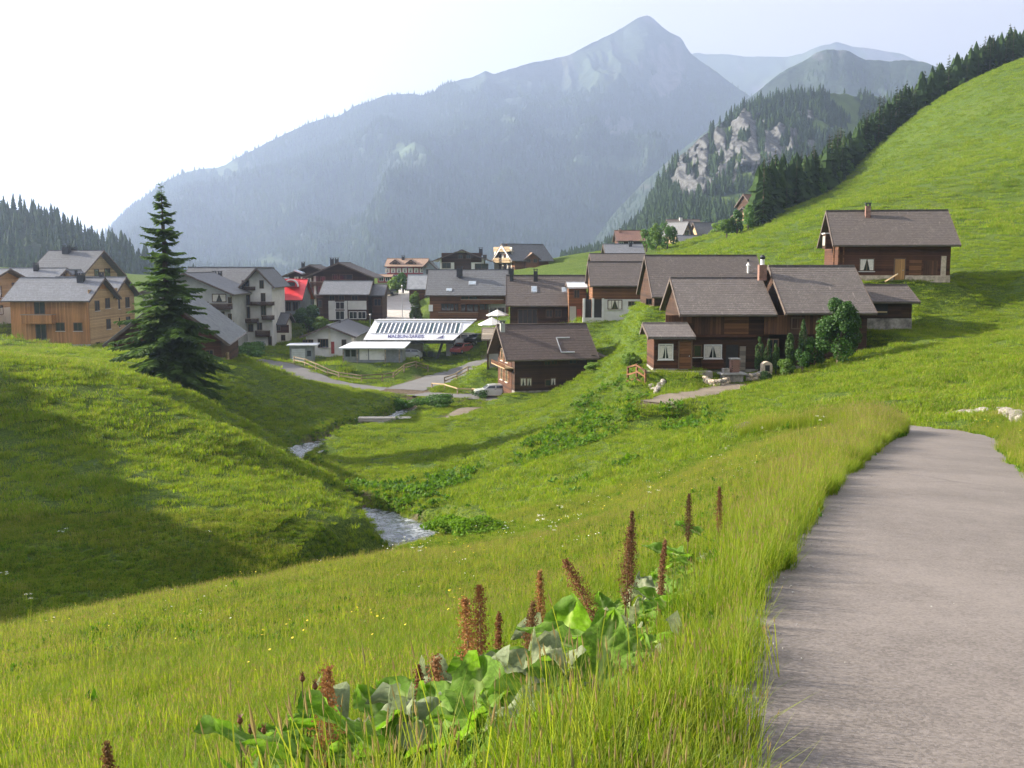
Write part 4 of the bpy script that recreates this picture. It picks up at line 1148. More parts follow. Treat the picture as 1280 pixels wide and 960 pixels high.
    for x0 in (-3.8, -3.0): MB().box(x0, x0 + .6, -.05, .02, .8, 1.7).build('pane', M['glass'], t)

def build_station():
    d = 150
    a, b_, c, e = at(454, 424, d), at(567, 426, d), at(594, 401, d + 3.0), at(468, 400, d + 3.0)
    x0, x1 = a.x, b_.x; zb_, zt = at(510, 425, d).z, at(530, 400.5, d + 3.0).z
    base = g_at(510, 447, d)
    t = thing('lift_station', 'white slanted chairlift station with a window band and its name lettered below', 'lift station', (a.x, d, base.z), R(-1.0))
    L = x1 - x0; H = zt - base.z; B = zb_ - base.z; dy = 3.0; sx0 = e.x - a.x + .0; sx1 = c.x - a.x
    # hull: slanted front panel, flat top
    v = [(0,0,B),(L,0,B),(sx1,dy,H),(sx0,dy,H),(0,6,B),(L,6,B),(sx1,7,H),(sx0,7,H)]
    m = MB().add(v, [(0,1,2,3),(3,2,6,7),(4,7,6,5),(0,4,5,1),(0,3,7,4)]); m.build('hull', M['signwhite'], t)
    en = MB().add([(L+.02,0.1,B),(L+.02,6,B),(sx1+.02,7,H-.1),(sx1+.02,dy+.1,H-.1)], [(0,1,2,3)])
    en.add([(L+.12,0.1,B),(L+.12,6,B),(sx1+.12,7,H-.1),(sx1+.12,dy+.1,H-.1)], [(0,1,2,3)]); en.build('end_glazing', M['tealglass'], t)
    MB().box(.3, L - .1, .4, 5.8, B - .55, B - .004).build('under_beam', M['blackmetal'], t)
    # panel frame: s along, r up the slope, small offset outwards
    nrm = Vector((0, -(H - B), dy)).normalized()
    def P(s, r, o=0.0):
        lo = Vector((0, 0, B)).lerp(Vector((L, 0, B)), s); hi = Vector((sx0, dy, H)).lerp(Vector((sx1, dy, H)), s)
        return lo.lerp(hi, r) + nrm * o
    n = 19; m_ = d / F
    def Q(k, r, o=0.0):                      # upright bars: the band leans more at its left end
        q = (r - .34) / .54; xb = (13.5 + 105.5 * k / n) * m_; xt = (17.5 + 104.0 * k / n) * m_
        p = Vector((0, 0, B)).lerp(Vector((0, dy, H)), r); p.x = xb + (xt - xb) * q
        return p + nrm * o
    for k in range(n):
        f = MB(); q = [Q(k + .16, .36, .012), Q(k + .84, .36, .012), Q(k + .84, .86, .012), Q(k + .16, .86, .012)]
        f.add([p - nrm * .05 for p in q] + q, [(3,2,1,0),(4,5,6,7),(0,1,5,4),(1,2,6,5),(2,3,7,6),(3,0,4,7)])
        f.build('pane', M['stationglass'] if k % 6 else M['tealglass'], t)
    f = MB()
    for k in range(n + 1): f.bar(Q(k, .34, .03), Q(k, .88, .03), .15, .06)
    f.bar(P(.03, .33, .03), P(.97, .33, .03), .10, .06); f.bar(P(.03, .90, .03), P(.97, .90, .03), .16, .08)
    f.build('window_bars', M['signwhite'], t)
    f = MB(); f.bar(P(-.004, 1.01, .04), P(1.004, 1.01, .04), .3, .18); f.bar(P(0, .0, .02), P(1, .0, .02), .2, .12); f.build('edge_trim', M['white'], t)
    # lettering
    cu = bpy.data.curves.new('lettering', 'FONT'); cu.body = 'MALBUN-SAREIS'; cu.size = .98; cu.extrude = .015; cu.align_x = 'CENTER'; cu.offset = .012
    tmp = bpy.data.objects.new('lettering_curve', cu); C.collection.objects.link(tmp)
    dg = bpy.context.evaluated_depsgraph_get(); me = bpy.data.meshes.new_from_object(tmp.evaluated_get(dg))
    bpy.data.objects.remove(tmp); me.materials.clear(); me.materials.append(M['signblue'])
    xs = [v_.co.x for v_ in me.vertices]; w = max(xs) - min(xs)
    ax = (P(.6, .1) - P(.4, .1)).normalized(); upv = nrm.cross(ax).normalized()
    mt = Matrix((ax * (L * .40 / w), upv * .92, nrm)).transposed().to_4x4()
    o = mesh_obj('lettering', me, None, t); o.matrix_local = Matrix.Translation(P(.45, .105, .03)) @ mt
    f = MB()
    for pk in (((.80, .10), (.815, .17), (.822, .15), (.832, .24), (.848, .10)), ((.826, .10), (.84, .18), (.857, .10))):
        for i in range(len(pk) - 1): f.bar(P(*pk[i], .03), P(*pk[i+1], .03), .09, .04)
    f.bar(P(.79, .09, .03), P(.865, .09, .03), .05, .04)
    f.build('peak_emblem', M['signblue'], t)
    # supports and the boarding hall beneath
    MB().bar((L - .9, 3, -1), (L - .9, 3, B - .3), .75, .75).build('column', M['concrete'], t)
    MB().bar((L - 3.2, 2, -1), (L - 1.7, 2.2, B - .3), .35, .35).build('strut', M['blackmetal'], t)
    MB().box(.6, L * .62, 3.0, 5.8, -1, B - .552).build('hall_wall', M['concrete'], t)
    for k in range(5): MB().box(4.2 + k * 1.2, 5.1 + k * 1.2, 2.93, 3.0, .9, 1.7).build('pane', M['glass'], t)
    MB().box(L - .6, L + 1.6, 3.4, 5.6, -.5, B - 1.2).build('control_cabin', M['white'], t)
    MB().box(L - .3, L + 1.3, 3.33, 3.4, .7, B - 1.6).build('pane', M['glass'], t)

def build_centre():
    h = side_house('red_hotel', 'red boarded hotel with white windows and tan roof above the street', 484, 536, 323, 333, 353, 252, 10, M['redwall'], M['rooftan'], oe=.9, lower=M['cream'], lower_h=1.2)
    for k in range(7): h.win('F', 482 + k * 7.2, 335.5, 486.5 + k * 7.2, 340.5, sill=False, pane='glass_pale', frame='framewhite')
    for k in range(5): h.win('F', 483 + k * 9, 344, 488 + k * 9, 349, sill=False, frame='framewhite')
    for u in (493, 513):
        g = gable_house('', None, u - 6, u + 7, 324.5, 329, 334, 252.6, 4, M['rooftan'], M['rooftan'], root=h, pad=False, courses=3, oe=.4, og=.4, deep=.4); g.win('L', u - 2, 328.5, u + 3, 331.5, sill=False)
    h.chimney(504, 321, 325, .7, 'blackmetal')
    w = side_house('', None, 471, 492, 343, 346, 353, 249, 5, M['redwall'], M['rooftan'], root=h, oe=.5, courses=3)
    w.win('F', 474, 347, 479, 351, sill=False, frame='framewhite'); w.win('F', 482, 347, 487, 351, sill=False, frame='framewhite')
    w = gable_house('', None, 526, 546, 326, 336, 352, 251, 8, M['bluegrey'], M['roofgrey'], root=h, oe=.5)
    w.win('L', 533, 337, 539, 343, sill=False)
    h = side_house('pale_shed', 'pale grey shed roof beside the street below the red hotel', 510, 535, 343, 361, 372, 205, 6, M['woodred'], M['metalroof'], oe=.3)
    h = gable_house('black_gable_house', 'house with a broad black gable and white lower walls on the hill', 540, 614, 312, 326, 350, 224, 12, M['plaster'], M['roofgrey'], oe=1.6, og=1.4)
    h.panel('L', 552, 316, 602, 328, 'wooddark', 'gable_boards', .06)
    h.panel('L', 568, 328, 589, 346, 'wooddark', 'dark_boards', .05)
    for b in ((553, 329, 563, 335), (594, 330, 610, 336), (604, 319, 608, 323), (573, 319, 578, 323), (583, 319, 588, 323)): h.win('L', *b, sill=False)
    h.chimney(601, 311, 318, .8, 'blackmetal', x=None)
    h = side_house('timber_frame_house', 'white and orange gabled house with dark grey roof on the hilltop', 627, 679, 305, 326, 341, 228, 8.6, M['woodmid'], M['roofgrey'], yaw=R(28), oe=.7, og=1.0)
    h.panel('L', 618, 309, 640, 341, 'cream', 'white_gable', .05)
    for zz in (2.2, 4.6):
        o = MB().box(-3.9, 3.9, -1.0, .02, 0, .13).build('balcony', M['woodlight'], h.root); h.place(o, 'L', 0, zz)
        g = MB()
        for k in range(30): g.box(-3.9 + k*.26, -3.74 + k*.26, -1.0, -.96, .13, .95)
        g.box(-3.95, 3.95, -1.03, -.93, .951, 1.03); g.build('railing', M['woodlight'], o)
    for a in (-2.4, -.2, 2.0):
        h.win_at('L', a, .6, 1.0, 1.2, sill=False, frame='woodmid'); h.win_at('L', a, 2.6, 1.0, 1.4, sill=False, frame='woodmid')
    h.win_at('L', 0, 5.0, 1.2, 1.2, sill=False, frame='woodmid')
    for sg in (-1, 1):
        MB().bar((-h.L/2 - .98, 0, h.hr - .55), (-h.L/2 - .98, sg * (h.D/2 + .4), h.hz + .05), .12, .3).build('gable_beam', M['white'], h.root).matrix_local = h.loc
    g = gable_house('', None, 655, 676, 316, 324, 341, 227, 5, M['woodmid'], M['rooftan'], yaw=R(10), root=h, pad=False, courses=4, oe=.4, og=.4)
    for b in ((659, 324, 663, 328), (667, 324, 671, 328)): g.win('L', *b, sill=False)
    # large brown hotel behind the station
    h = side_house('brown_hotel', 'large brown boarded hotel with dark grey roof behind the white lift station', 536, 640, 337, 369, 410, 172, 13, M['woodmid'], M['roofgrey'], oe=1.0, og=.6)
    for b in ((552, 380, 559, 388), (560, 380, 567, 388), (569, 380, 572.5, 388), (577, 381, 581, 389), (584, 381, 591, 389), (593, 381, 597, 389), (600, 380, 605, 387), (606.5, 380, 612, 387), (577, 371, 585, 375), (587, 371, 596, 375)): h.win('F', *b, frame='woodred', sill=False)
    h.balcony('F', 576, 374, 629, 380, 'woodmid', 1.2); h.balcony('F', 548, 390, 598, 397, 'woodmid', 1.2)
    h.panel('F', 611, 380, 632, 408, 'greyplaster', 'plaster_bay', .06); h.win('F', 613, 385, 620, 398, sill=False); h.win('F', 623, 385, 630, 398, sill=False)
    h.chimney(574.5, 335, 349, 1.0, 'blackmetal', -1, y=-2.5); h.chimney(639, 336, 343, .9, 'blackmetal', -1)
    h.skylight(586, 352, 595, 356.5); h.skylight(558, 361, 565, 364.5)
    h.panel('F', 536, 381, 541, 389, 'white', 'sign_board', .25)
    # brown roofed house right of it
    h = side_house('brown_roof_house', 'house with a wide brown shingle roof and two small skylights', 633, 731, 344, 382, 409, 138, 9, M['wooddark'], M['roofbrown'], oe=.9, og=.5)
    for b in ((648, 387, 671, 404), (683, 388, 690, 396), (694, 388, 701, 396)): h.win('F', *b, sill=False, mull=3 if b[0] == 648 else 1)
    h.skylight(664, 358.5, 671.5, 366); h.skylight(702, 360, 709, 366)
    h.chimney(639.5, 338, 344, .5, 'blackmetal'); h.chimney(669.5, 339, 345, .55, 'blackmetal')
    w = side_house('', None, 708, 733, 353, 359, 407, 135.5, 5, M['woodmid'], M['metalpale'], root=h, oe=.4, og=.2, courses=3)
    w.panel('F', 712, 383, 720, 404, 'greyplaster', 'plaster_bay', .05); w.door('F', 721, 386, 727, 405, 'doorred'); w.win('F', 718, 363, 724, 372, sill=False)
    # white fronted house with boards above
    h = side_house('white_front_house', 'house with white lower front, brown boards above and pillars at the entrance', 735, 806, 327, 357, 401, 129, 8, M['woodmid'], M['roofbrown'], oe=.8, og=.3)
    h.panel('F', 754, 374, 801, 401, 'plaster', 'white_wall', .07); h.panel('F', 728, 397, 754, 403, 'plaster', 'white_step', .1)
    for u in (728.5, 739.5, 752): h.panel('F', u, 373, u + 3, 402, 'plaster', 'pillar', .25)
    h.panel('F', 731.5, 374, 739.5, 397, 'dark', 'entrance_shade', .01); h.panel('F', 742.5, 374, 752, 397, 'dark', 'entrance_shade', .012)  # flat near-black panels paint the shaded depth of the entrance
    h.win('F', 760, 375.5, 777, 386, frame='frame', pane='glass_pale', mull=3); h.win('F', 786, 377.5, 800, 382, frame='frame', mull=3, sill=False)
    h.panel('F', 803, 348, 805.5, 388, 'woodlight', 'corner_board', .8)
    h = side_house('brown_ridge_house', 'brown roof edge rising just behind the white fronted house', 737, 806, 317, 331, 360, 142, 8, M['wooddark'], M['roofbrown'], oe=.5)
    h = side_house('grey_far_house', 'small grey roof above the brown ridges', 754, 803, 305, 319, 345, 168, 8, M['wooddark'], M['roofblue'], oe=.5)
    h.chimney(788, 303, 308, .5, 'blackmetal')
    # long roof
    h = side_house('long_roof_barn', 'long plain brown grey roof behind the farmhouse', 806, 945, 319, 371, 384, 109, 12, M['wooddark'], M['roofbrown'], oe=.9, og=.3, cat='barn', courses=20)
    h.chimney(935, 324, 330, .16, 'blackmetal', cap=False, y=-1.0)
    h.win('F', 808, 374, 814, 380, sill=False)
    o = MB().tube([(0,0,0),(0,0,.9)], .12, 8).tube([(0,0,.9),(0,0,1.25)], [.24, .05], 8).build('vent_pipe', M['white'], h.roofo); a_, z_ = h.hit('F', 935, 343, -3); o.location = (a_, -h.D/2 + 3, h.hr - h.mf * 3.0 - .15)
    # small grey shelter left of the dark chalet
    h = side_house('small_shelter', 'small open shelter with tan roof left of the dark chalet', 603, 640, 410, 424, 459, 127, 5, M['greyplaster'], M['woodgrey'], oe=.8, og=.9, courses=5, cat='shelter')
    h.panel('F', 609, 424, 611, 461, 'wooddark', 'post', .7)

def build_right():
    # dark two storey chalet
    h = side_house('dark_chalet', 'dark brown two storey chalet beside the lane with red brown gable', 621, 733, 405, 449, 490, 114, 8.4, M['wooddark'], M['roofred'], yaw=R(13), oe=.9, og=1.1, lower=M['stone'], lower_h=.2)
    for b in ((651, 473, 657, 482), (659, 473, 664, 482)): h.win('F', *b, pane='glass_pale', frame='frame', sill=False, mull=0)
    for b in ((682, 475, 688, 482), (689, 473, 694, 481)): h.win('F', *b, pane='glass' if b[0] == 682 else 'glass_pale', sill=False, mull=0)
    for b in ((681, 452, 687, 456), (690, 451, 696, 455), (712, 450, 720, 454)): h.win('F', *b, sill=False, frame='woodred')
    h.panel('L', 623, 452, 640, 489, 'woodred', 'gable_boards', .05)
    for zz in (.9, 3.1):
        for a in (-2.0, .6): h.win_at('L', a, zz, 1.0, 1.2, frame='woodlight', sill=True, shutter='woodmid')
    h.win_at('L', 0, 5.2, .8, .9, frame='woodlight')
    o = MB().box(-3.6, 3.6, -1.0, .02, 0, .12).build('balcony', M['woodlight'], h.root); h.place(o, 'L', 0, 2.55)
    g = MB()
    for k in range(26): g.box(-3.6 + k*.28, -3.42 + k*.28, -1.0, -.96, .12, .5)
    g.build('railing', M['woodmid'], o)
    f = MB()
    for x0, x1, y0, y1 in ((-.9, .7, -2.2, -2.1), (-.9, -.8, -4.2, -2.1), (-.9, .7, -4.3, -4.2)):
        f.add([(x0,y0,h.hr+h.mf*y0+.03),(x1,y0,h.hr+h.mf*y0+.03),(x1,y1,h.hr+h.mf*y1+.03),(x0,y1,h.hr+h.mf*y1+.03),(x0,y0,h.hr+h.mf*y0+.1),(x1,y0,h.hr+h.mf*y0+.1),(x1,y1,h.hr+h.mf*y1+.1),(x0,y1,h.hr+h.mf*y1+.1)], [(3,2,1,0),(4,5,6,7),(0,1,5,4),(1,2,6,5),(2,3,7,6),(3,0,4,7)])
    o = f.build('hatch_frame', M['steel'], h.roofo); o.location.x = 2.0
    h.chimney(628, 404, 410, .5, 'greyplaster')
    b = MB().add([(h.L/2, -h.D/2 + .6, 2.0), (h.L/2 + 2.0, -h.D/2 + .6, 1.5), (h.L/2 + 2.0, h.D/2 - 2, 1.5), (h.L/2, h.D/2 - 2, 2.0), (h.L/2, -h.D/2 + .6, -2), (h.L/2 + 1.6, -h.D/2 + .6, -2), (h.L/2 + 1.6, h.D/2 - 2, -2), (h.L/2, h.D/2 - 2, -2)], [(0,1,2,3),(4,7,6,5),(0,4,5,1),(1,5,6,2),(2,6,7,3)])
    h.part(b, 'lean_to', M['wooddark'])
    zt = h.hz + .1
    b = MB().add([(h.L/2 + .3, -h.D/2 - .6, zt + .3), (h.L/2 + 2.5, -h.D/2 - .3, zt - .1), (h.L/2 + 2.5, h.D/2 - 2, zt + .3), (h.L/2 + .3, h.D/2 - 2, zt + 1.2)] + [(h.L/2 + .3, -h.D/2 - .6, zt + .15), (h.L/2 + 2.5, -h.D/2 - .3, zt - .25), (h.L/2 + 2.5, h.D/2 - 2, zt + .15), (h.L/2 + .3, h.D/2 - 2, zt + 1.05)], [(0,1,2,3),(7,6,5,4),(0,4,5,1),(1,5,6,2),(2,6,7,3),(3,7,4,0)])
    h.part(b, 'side_roof', M['roofred'])
    # big farmhouse: two wings and a porch room
    h = side_house('farmhouse', 'old brown double farmhouse with worn shingle roofs and a porch room', 838, 951, 347, 393, 466, 82, 9.5, M['wooddark'], M['rooffarm'], oe=.8, og=.35, courses=20, lower=M['stone'], lower_h=.3)
    r = side_house('', None, 961, 1067, 332, 391, 462, 81.5, 10, M['wooddark'], M['rooffarm'], root=h, oe=.9, og=.4, courses=22, lower=M['stone'], lower_h=.3)
    h.panel('F', 868, 396, 905, 418, 'woodvert', 'upper_boards', .05, label='warm brown upright boards of the hayloft')
    h.panel('F', 905, 396, 936, 418, 'woodmid', 'upper_boards', .045)
    h.panel('F', 832, 394, 868, 404, 'woodvert', 'upper_boards', .04)
    h.panel('F', 866, 418.5, 945, 421.5, 'woodred', 'floor_beam', .16)
    h.win('F', 881, 432, 901, 447, pane='glass_pale', frame='framewhite', mull=1)
    h.win('F', 868, 432, 876, 445, pane='glass', frame='frame', mull=0)
    h.panel('F', 907, 431, 923, 463, 'dark', 'doorway_shade', .02); h.panel('F', 924, 433, 932, 463, 'woodgrey', 'door_leaf', .1)  # the near-black sheet paints the unlit inside of the house
    h.panel('F', 876, 449, 904, 461, 'woodred', 'bench_boards', .3)
    r.win('F', 990, 398, 1004, 410, sill=False); r.win('F', 960, 425, 972, 440, sill=False)
    r.panel('F', 955, 394, 1040, 418, 'woodvert', 'upper_boards', .05)
    r.chimney(953, 331, 362, .62, 'brick', -1, cap=False, y=-1.2)
    o = MB().tube([(0,0,0),(0,0,.45)], .17, 10).build('chimney_pot', M['white'], r.roofo)
    o2 = MB().tube([(0,0,.45),(0,0,.62),(0,0,.8)], [.19, .24, .12], 10).build('chimney_cowl', M['blackmetal'], r.roofo)
    q = [c for c in r.roofo.children if c.name.startswith('chimney')][0].data
    xs = [v.co for v in q.vertices]; cx = sum(v.x for v in xs)/8; cy = sum(v.y for v in xs)/8; cz = max(v.z for v in xs)
    o.location = (cx, cy, cz); o2.location = (cx, cy, cz)
    p = side_house('', None, 806, 862, 405, 421, 464, 77.5, 4.0, M['woodred'], M['rooffarm'], root=h, oe=.6, og=.45, courses=8, yr=1.2, lower=M['stone'], lower_h=.2)
    p.win('F', 824, 431, 840, 448, pane='glass_pale', frame='framewhite', mull=1); p.door('F', 849, 427, 864, 461, 'woodmid')
    p.panel('F', 818, 427, 823, 452, 'wooddark', 'shutter', .06); p.panel('F', 841, 427, 846, 452, 'wooddark', 'shutter', .06)
    o = MB().box(-3.0, 2.0, -.9, .1, -.6, .05).build('terrace', M['stone'], h.root); o.matrix_local = p.loc @ Matrix.Translation((1.0, -p.D/2, 0))
    # barn up the slope
    h = side_house('barn', 'dark barn with a pale door on the steep green slope, highest on the right', 1036, 1180, 263, 306, 351, 97, 8.4, M['woodred'], M['roofbrown'], yaw=R(-8), oe=.8, og=.6, courses=20, lower=M['stonewarm'], lower_h=.5, cat='barn')
    h.win('F', 1075, 324, 1092, 338, pane='glass_pale', frame='frame', mull=1); h.door('F', 1118, 324, 1131, 350, 'doorwood')
    h.panel('F', 1136, 325, 1152, 344, 'woodmid', 'hay_door', .06); h.panel('F', 1154, 326, 1172, 344, 'woodvert', 'hay_door', .065)
    h.panel('F', 1131, 345, 1180, 353, 'stonewarm', 'stone_foot', .12)
    h.panel('F', 1175, 320, 1182.5, 353, 'stonewarm', 'stone_pier', .2)
    for u in (1041, 1047, 1053): h.panel('F', u, 308, u + 2.5, 334, 'woodmid', 'post', .12)
    h.chimney(1085, 257.5, 263, .45, 'brick')
    o = MB().box(-.9, .9, -.9, .02, 0, 1.4).build('bay', M['wooddark'], h.root); h.place(o, 'L', 1.2, 3.0)
    MB().box(-.7, -.05, -.93, -.9, .3, 1.2).build('pane', M['glass_pale'], o); MB().box(.05, .7, -.93, -.9, .3, 1.2).build('pane', M['glass_pale'], o); MB().box(-1.0, 1.0, -1.0, .02, 1.4, 1.5).build('bay_roof', M['white'], o)
    o = MB().bar((0, 0, 0), (1.0, -.6, .75), .08, .12).build('leaning_plank', M['woodlight'], h.root); a_, z_ = h.hit('F', 1104, 352); h.place(o, 'F', a_, z_, .7)
    # stone hay shed under it
    h = side_house('stone_shed', 'small shed with stone walls and brown roof below the barn', 1064, 1133, 356, 377, 413, 87, 5.0, M['wooddark'], M['roofbrown'], oe=.6, og=.4, courses=9, cat='shed', lower=M['stone'], lower_h=1.0)
    h.panel('F', 1074, 378, 1127, 396, 'wooddark', 'dark_boards', .05); h.panel('F', 1083, 380, 1110, 394, 'dark', 'opening_shade', .055); h.panel('F', 1090, 389, 1108, 391, 'woodlight', 'shelf_plank', .2)  # the near-black panel paints the shaded inside of the shed
    h.panel('F', 1071, 380, 1080, 412, 'woodgrey', 'corner_boards', .07)
    # farther houses up the valley
    h = side_house('far_chalet', 'rust brown roofed chalet alone before the forest', 768, 809, 288, 301, 309, 248, 8, M['woodred'], M['roofrust'], oe=.7); h.win('F', 774, 303, 779, 307, sill=False, frame='framewhite'); h.win('F', 786, 303, 791, 307, sill=False, frame='framewhite')
    h.chimney(775, 287, 290, .5)
    h = side_house('far_chalet', 'grey brown roofed chalet highest among the far roofs', 833, 874, 274, 285, 293, 284, 9, M['wooddark'], M['roofbrown'], oe=.8); h.chimney(851, 272, 276, .8, 'plaster'); h.win('F', 838, 287, 844, 291, sill=False)
    h = side_house('far_chalet', 'far chalet with a sunlit orange gable and grey roof', 866, 893, 278, 303, 312, 262, 10, M['woodlight'], M['roofgrey'], yaw=R(10), oe=.8)
    g = gable_house('', None, 849, 869, 277, 294, 306, 261, 6, M['woodlight'], M['roofgrey'], yaw=R(38), root=h, oe=.5, og=.6, courses=5); g.win_at('L', 0, 2.0, 1.4, 1.6, sill=False, frame='white')
    h = side_house('far_chalet', 'far house with plain grey roof in front of the orange gable', 846, 884, 294, 312, 319, 250, 8, M['wooddark'], M['roofblue'], oe=.6); h.chimney(878, 294, 298, .5, 'blackmetal')
    h = side_house('far_chalet', 'sunlit yellow chalet at the foot of the forest edge', 926, 944, 259, 270, 284, 252, 6, M['woodlight'], M['roofbrown'], yaw=R(38), oe=.5, og=.6); h.win_at('L', -1.2, 2.4, .9, 1.2, sill=False); h.win_at('L', 1.0, 2.4, .9, 1.2, sill=False)
    h.balcony('L', 923, 268, 933, 272, 'woodmid', .9)
    h = side_house('far_chalet', 'brown roof half hidden by the forest edge above the yellow chalet', 928, 948, 243, 257, 266, 268, 7, M['wooddark'], M['roofrust'], yaw=R(20), oe=.5)

def build_village():
    build_left_houses(); build_centre_left(); build_station(); build_centre(); build_right()
# ------------------------------------------------------------------ growth
M['grass'] = leafy('meadow_grass', (0.136, 0.214, 0.020), 0.32, 0.45, 0.6, spec=.12)
M['grassy'] = leafy('yellow_grass', (0.210, 0.245, 0.036), 0.28, 0.45, 0.6, spec=.12)
M['seed'] = leafy('grass_seed_heads', (0.30, 0.24, 0.11), 0.30, 0.30, 0.8, spec=.1)
M['herb'] = leafy('herb_leaves', (0.060, 0.140, 0.015), 0.35, 0.38, 0.6, spec=.1)
M['white_fl'] = leafy('white_flowers', (0.75, 0.74, 0.66), 0.10, 0.2, 0.6)
M['yellow_fl'] = leafy('yellow_flowers', (0.72, 0.55, 0.04), 0.15, 0.2, 0.6)
M['dock'] = leafy('dock_leaf', (0.080, 0.170, 0.024), 0.30, 0.42, 0.42)
M['dockpale'] = leafy('dock_leaf_silvery', (0.40, 0.41, 0.33), 0.22, 0.2, 0.5)
M['dockfar'] = leafy('dock_leaf_dark', (0.090, 0.172, 0.020), 0.35, 0.40, 0.7, spec=.08)
M['rust'] = leafy('rusty_seeds', (0.235, 0.120, 0.055), 0.40, 0.3, 0.8, spec=.1)
M['rustdark'] = leafy('dark_rusty_seeds', (0.150, 0.074, 0.040), 0.40, 0.25, 0.8, spec=.1)
M['stem'] = plain('plant_stem', (0.16, 0.12, 0.05), 0.7, 0.3, 8)
M['purple'] = leafy('purple_thistle', (0.19, 0.07, 0.13), 0.3, 0.2, 0.7)
M['needle'] = leafy('spruce_needles', (0.056, 0.100, 0.026), 0.40, 0.36, 0.7, spec=.1)
M['needle2'] = leafy('forest_needles', (0.026, 0.050, 0.016), 0.45, 0.20, 0.8, spec=.08)
M['thuja'] = leafy('thuja_sprays', (0.050, 0.095, 0.026), 0.35, 0.28, 0.6)
M['broad'] = leafy('broad_leaves', (0.060, 0.130, 0.024), 0.40, 0.38, 0.5)
M['broadlt'] = leafy('light_leaves', (0.110, 0.185, 0.030), 0.35, 0.40, 0.5)
M['bark'] = plain('bark', (0.085, 0.062, 0.045), 0.95, 0.45, 4.0, bmp=0.8)

def blades(b, n, rad, h0, h1, w, mi=0, lean=0.35, rnd=random, cx=0, cy=0):
    for _ in range(n):
        a, r = rnd.uniform(0, 2 * math.pi), rad * math.sqrt(rnd.random())
        x, y = cx + r * math.cos(a), cy + r * math.sin(a)
        h = rnd.uniform(h0, h1); d = rnd.uniform(0, 2 * math.pi); l = h * lean * rnd.uniform(.2, 1.3)
        px, py = -math.sin(d) * w / 2, math.cos(d) * w / 2
        lx, ly = math.cos(d + rnd.uniform(-.6, .6)) * l, math.sin(d + rnd.uniform(-.6, .6)) * l
        k = rnd.uniform(.75, 1.2)
        b.add([(x - px*k, y - py*k, -.04), (x + px*k, y + py*k, -.04), (x + px*.8 + lx*.35, y + py*.8 + ly*.35, h*.6), (x - px*.8 + lx*.35, y - py*.8 + ly*.35, h*.6), (x + lx, y + ly, h)],
              [(0, 1, 2, 3), (3, 2, 4)], mi)
def seed_stems(b, n, rad, h0, h1, mi_s, mi_h, hw=.012, hl=.09, rnd=random):
    for _ in range(n):
        a, r = rnd.uniform(0, 2 * math.pi), rad * math.sqrt(rnd.random())
        x, y = r * math.cos(a), r * math.sin(a); h = rnd.uniform(h0, h1)
        d = rnd.uniform(0, 2 * math.pi); l = h * rnd.uniform(.02, .3); lx, ly = math.cos(d) * l, math.sin(d) * l
        px, py = -math.sin(d) * .0022, math.cos(d) * .0022
        b.add([(x-px, y-py, 0), (x+px, y+py, 0), (x+lx+px, y+ly+py, h), (x+lx-px, y+ly-py, h)], [(0, 1, 2, 3)], mi_s)
        t = Vector((x+lx, y+ly, h)); u = Vector((lx*.5, ly*.5, h)).normalized() * hl * rnd.uniform(.7, 1.3)
        s = u.cross(Vector((math.cos(d*3), math.sin(d*3), .2))).normalized() * hw; s2 = u.cross(s).normalized() * hw
        for q in (s, s2): b.add([t, t + u*.4 + q, t + u, t + u*.4 - q], [(0, 1, 2, 3)], mi_h)
def flowers(b, n, rad, h0, h1, size, mi_s, mi_f, rnd=random):
    for _ in range(n):
        a, r = rnd.uniform(0, 2 * math.pi), rad * math.sqrt(rnd.random())
        x, y = r * math.cos(a), r * math.sin(a); h = rnd.uniform(h0, h1)
        b.add([(x-.002, y, 0), (x+.002, y, 0), (x+.002, y, h), (x-.002, y, h)], [(0, 1, 2, 3)], mi_s)
        t = Vector((rnd.uniform(-.5, .5), rnd.uniform(-.5, .5), 1)).normalized(); e = t.orthogonal().normalized(); f = t.cross(e)
        vs = [Vector((x, y, h)) + t * .003] + [Vector((x, y, h)) + (e * math.cos(k*math.pi/3) + f * math.sin(k*math.pi/3)) * size for k in range(6)]
        b.add(vs, [(0, k + 1, (k + 1) % 6 + 1) for k in range(6)], mi_f)
def herb_leaf(b, base, d, L, W, lift, mi=0, curl=.3):
    """a small broad leaf of three quads"""
    bx = Vector(base); dv = Vector((math.cos(d), math.sin(d), lift)).normalized(); s = Vector((-math.sin(d), math.cos(d), 0))
    up = dv.cross(s) * -1
    p = [bx + dv * L * t - up * curl * L * t * t for t in (0, .35, .72, 1)]
    w = [.12 * W, W * .5, W * .38, 0]
    vs = []
    for q, ww in zip(p, w): vs += [q - s * ww, q + s * ww]
    b.add(vs[:7], [(0, 1, 3, 2), (2, 3, 5, 4), (4, 5, 6)], mi)

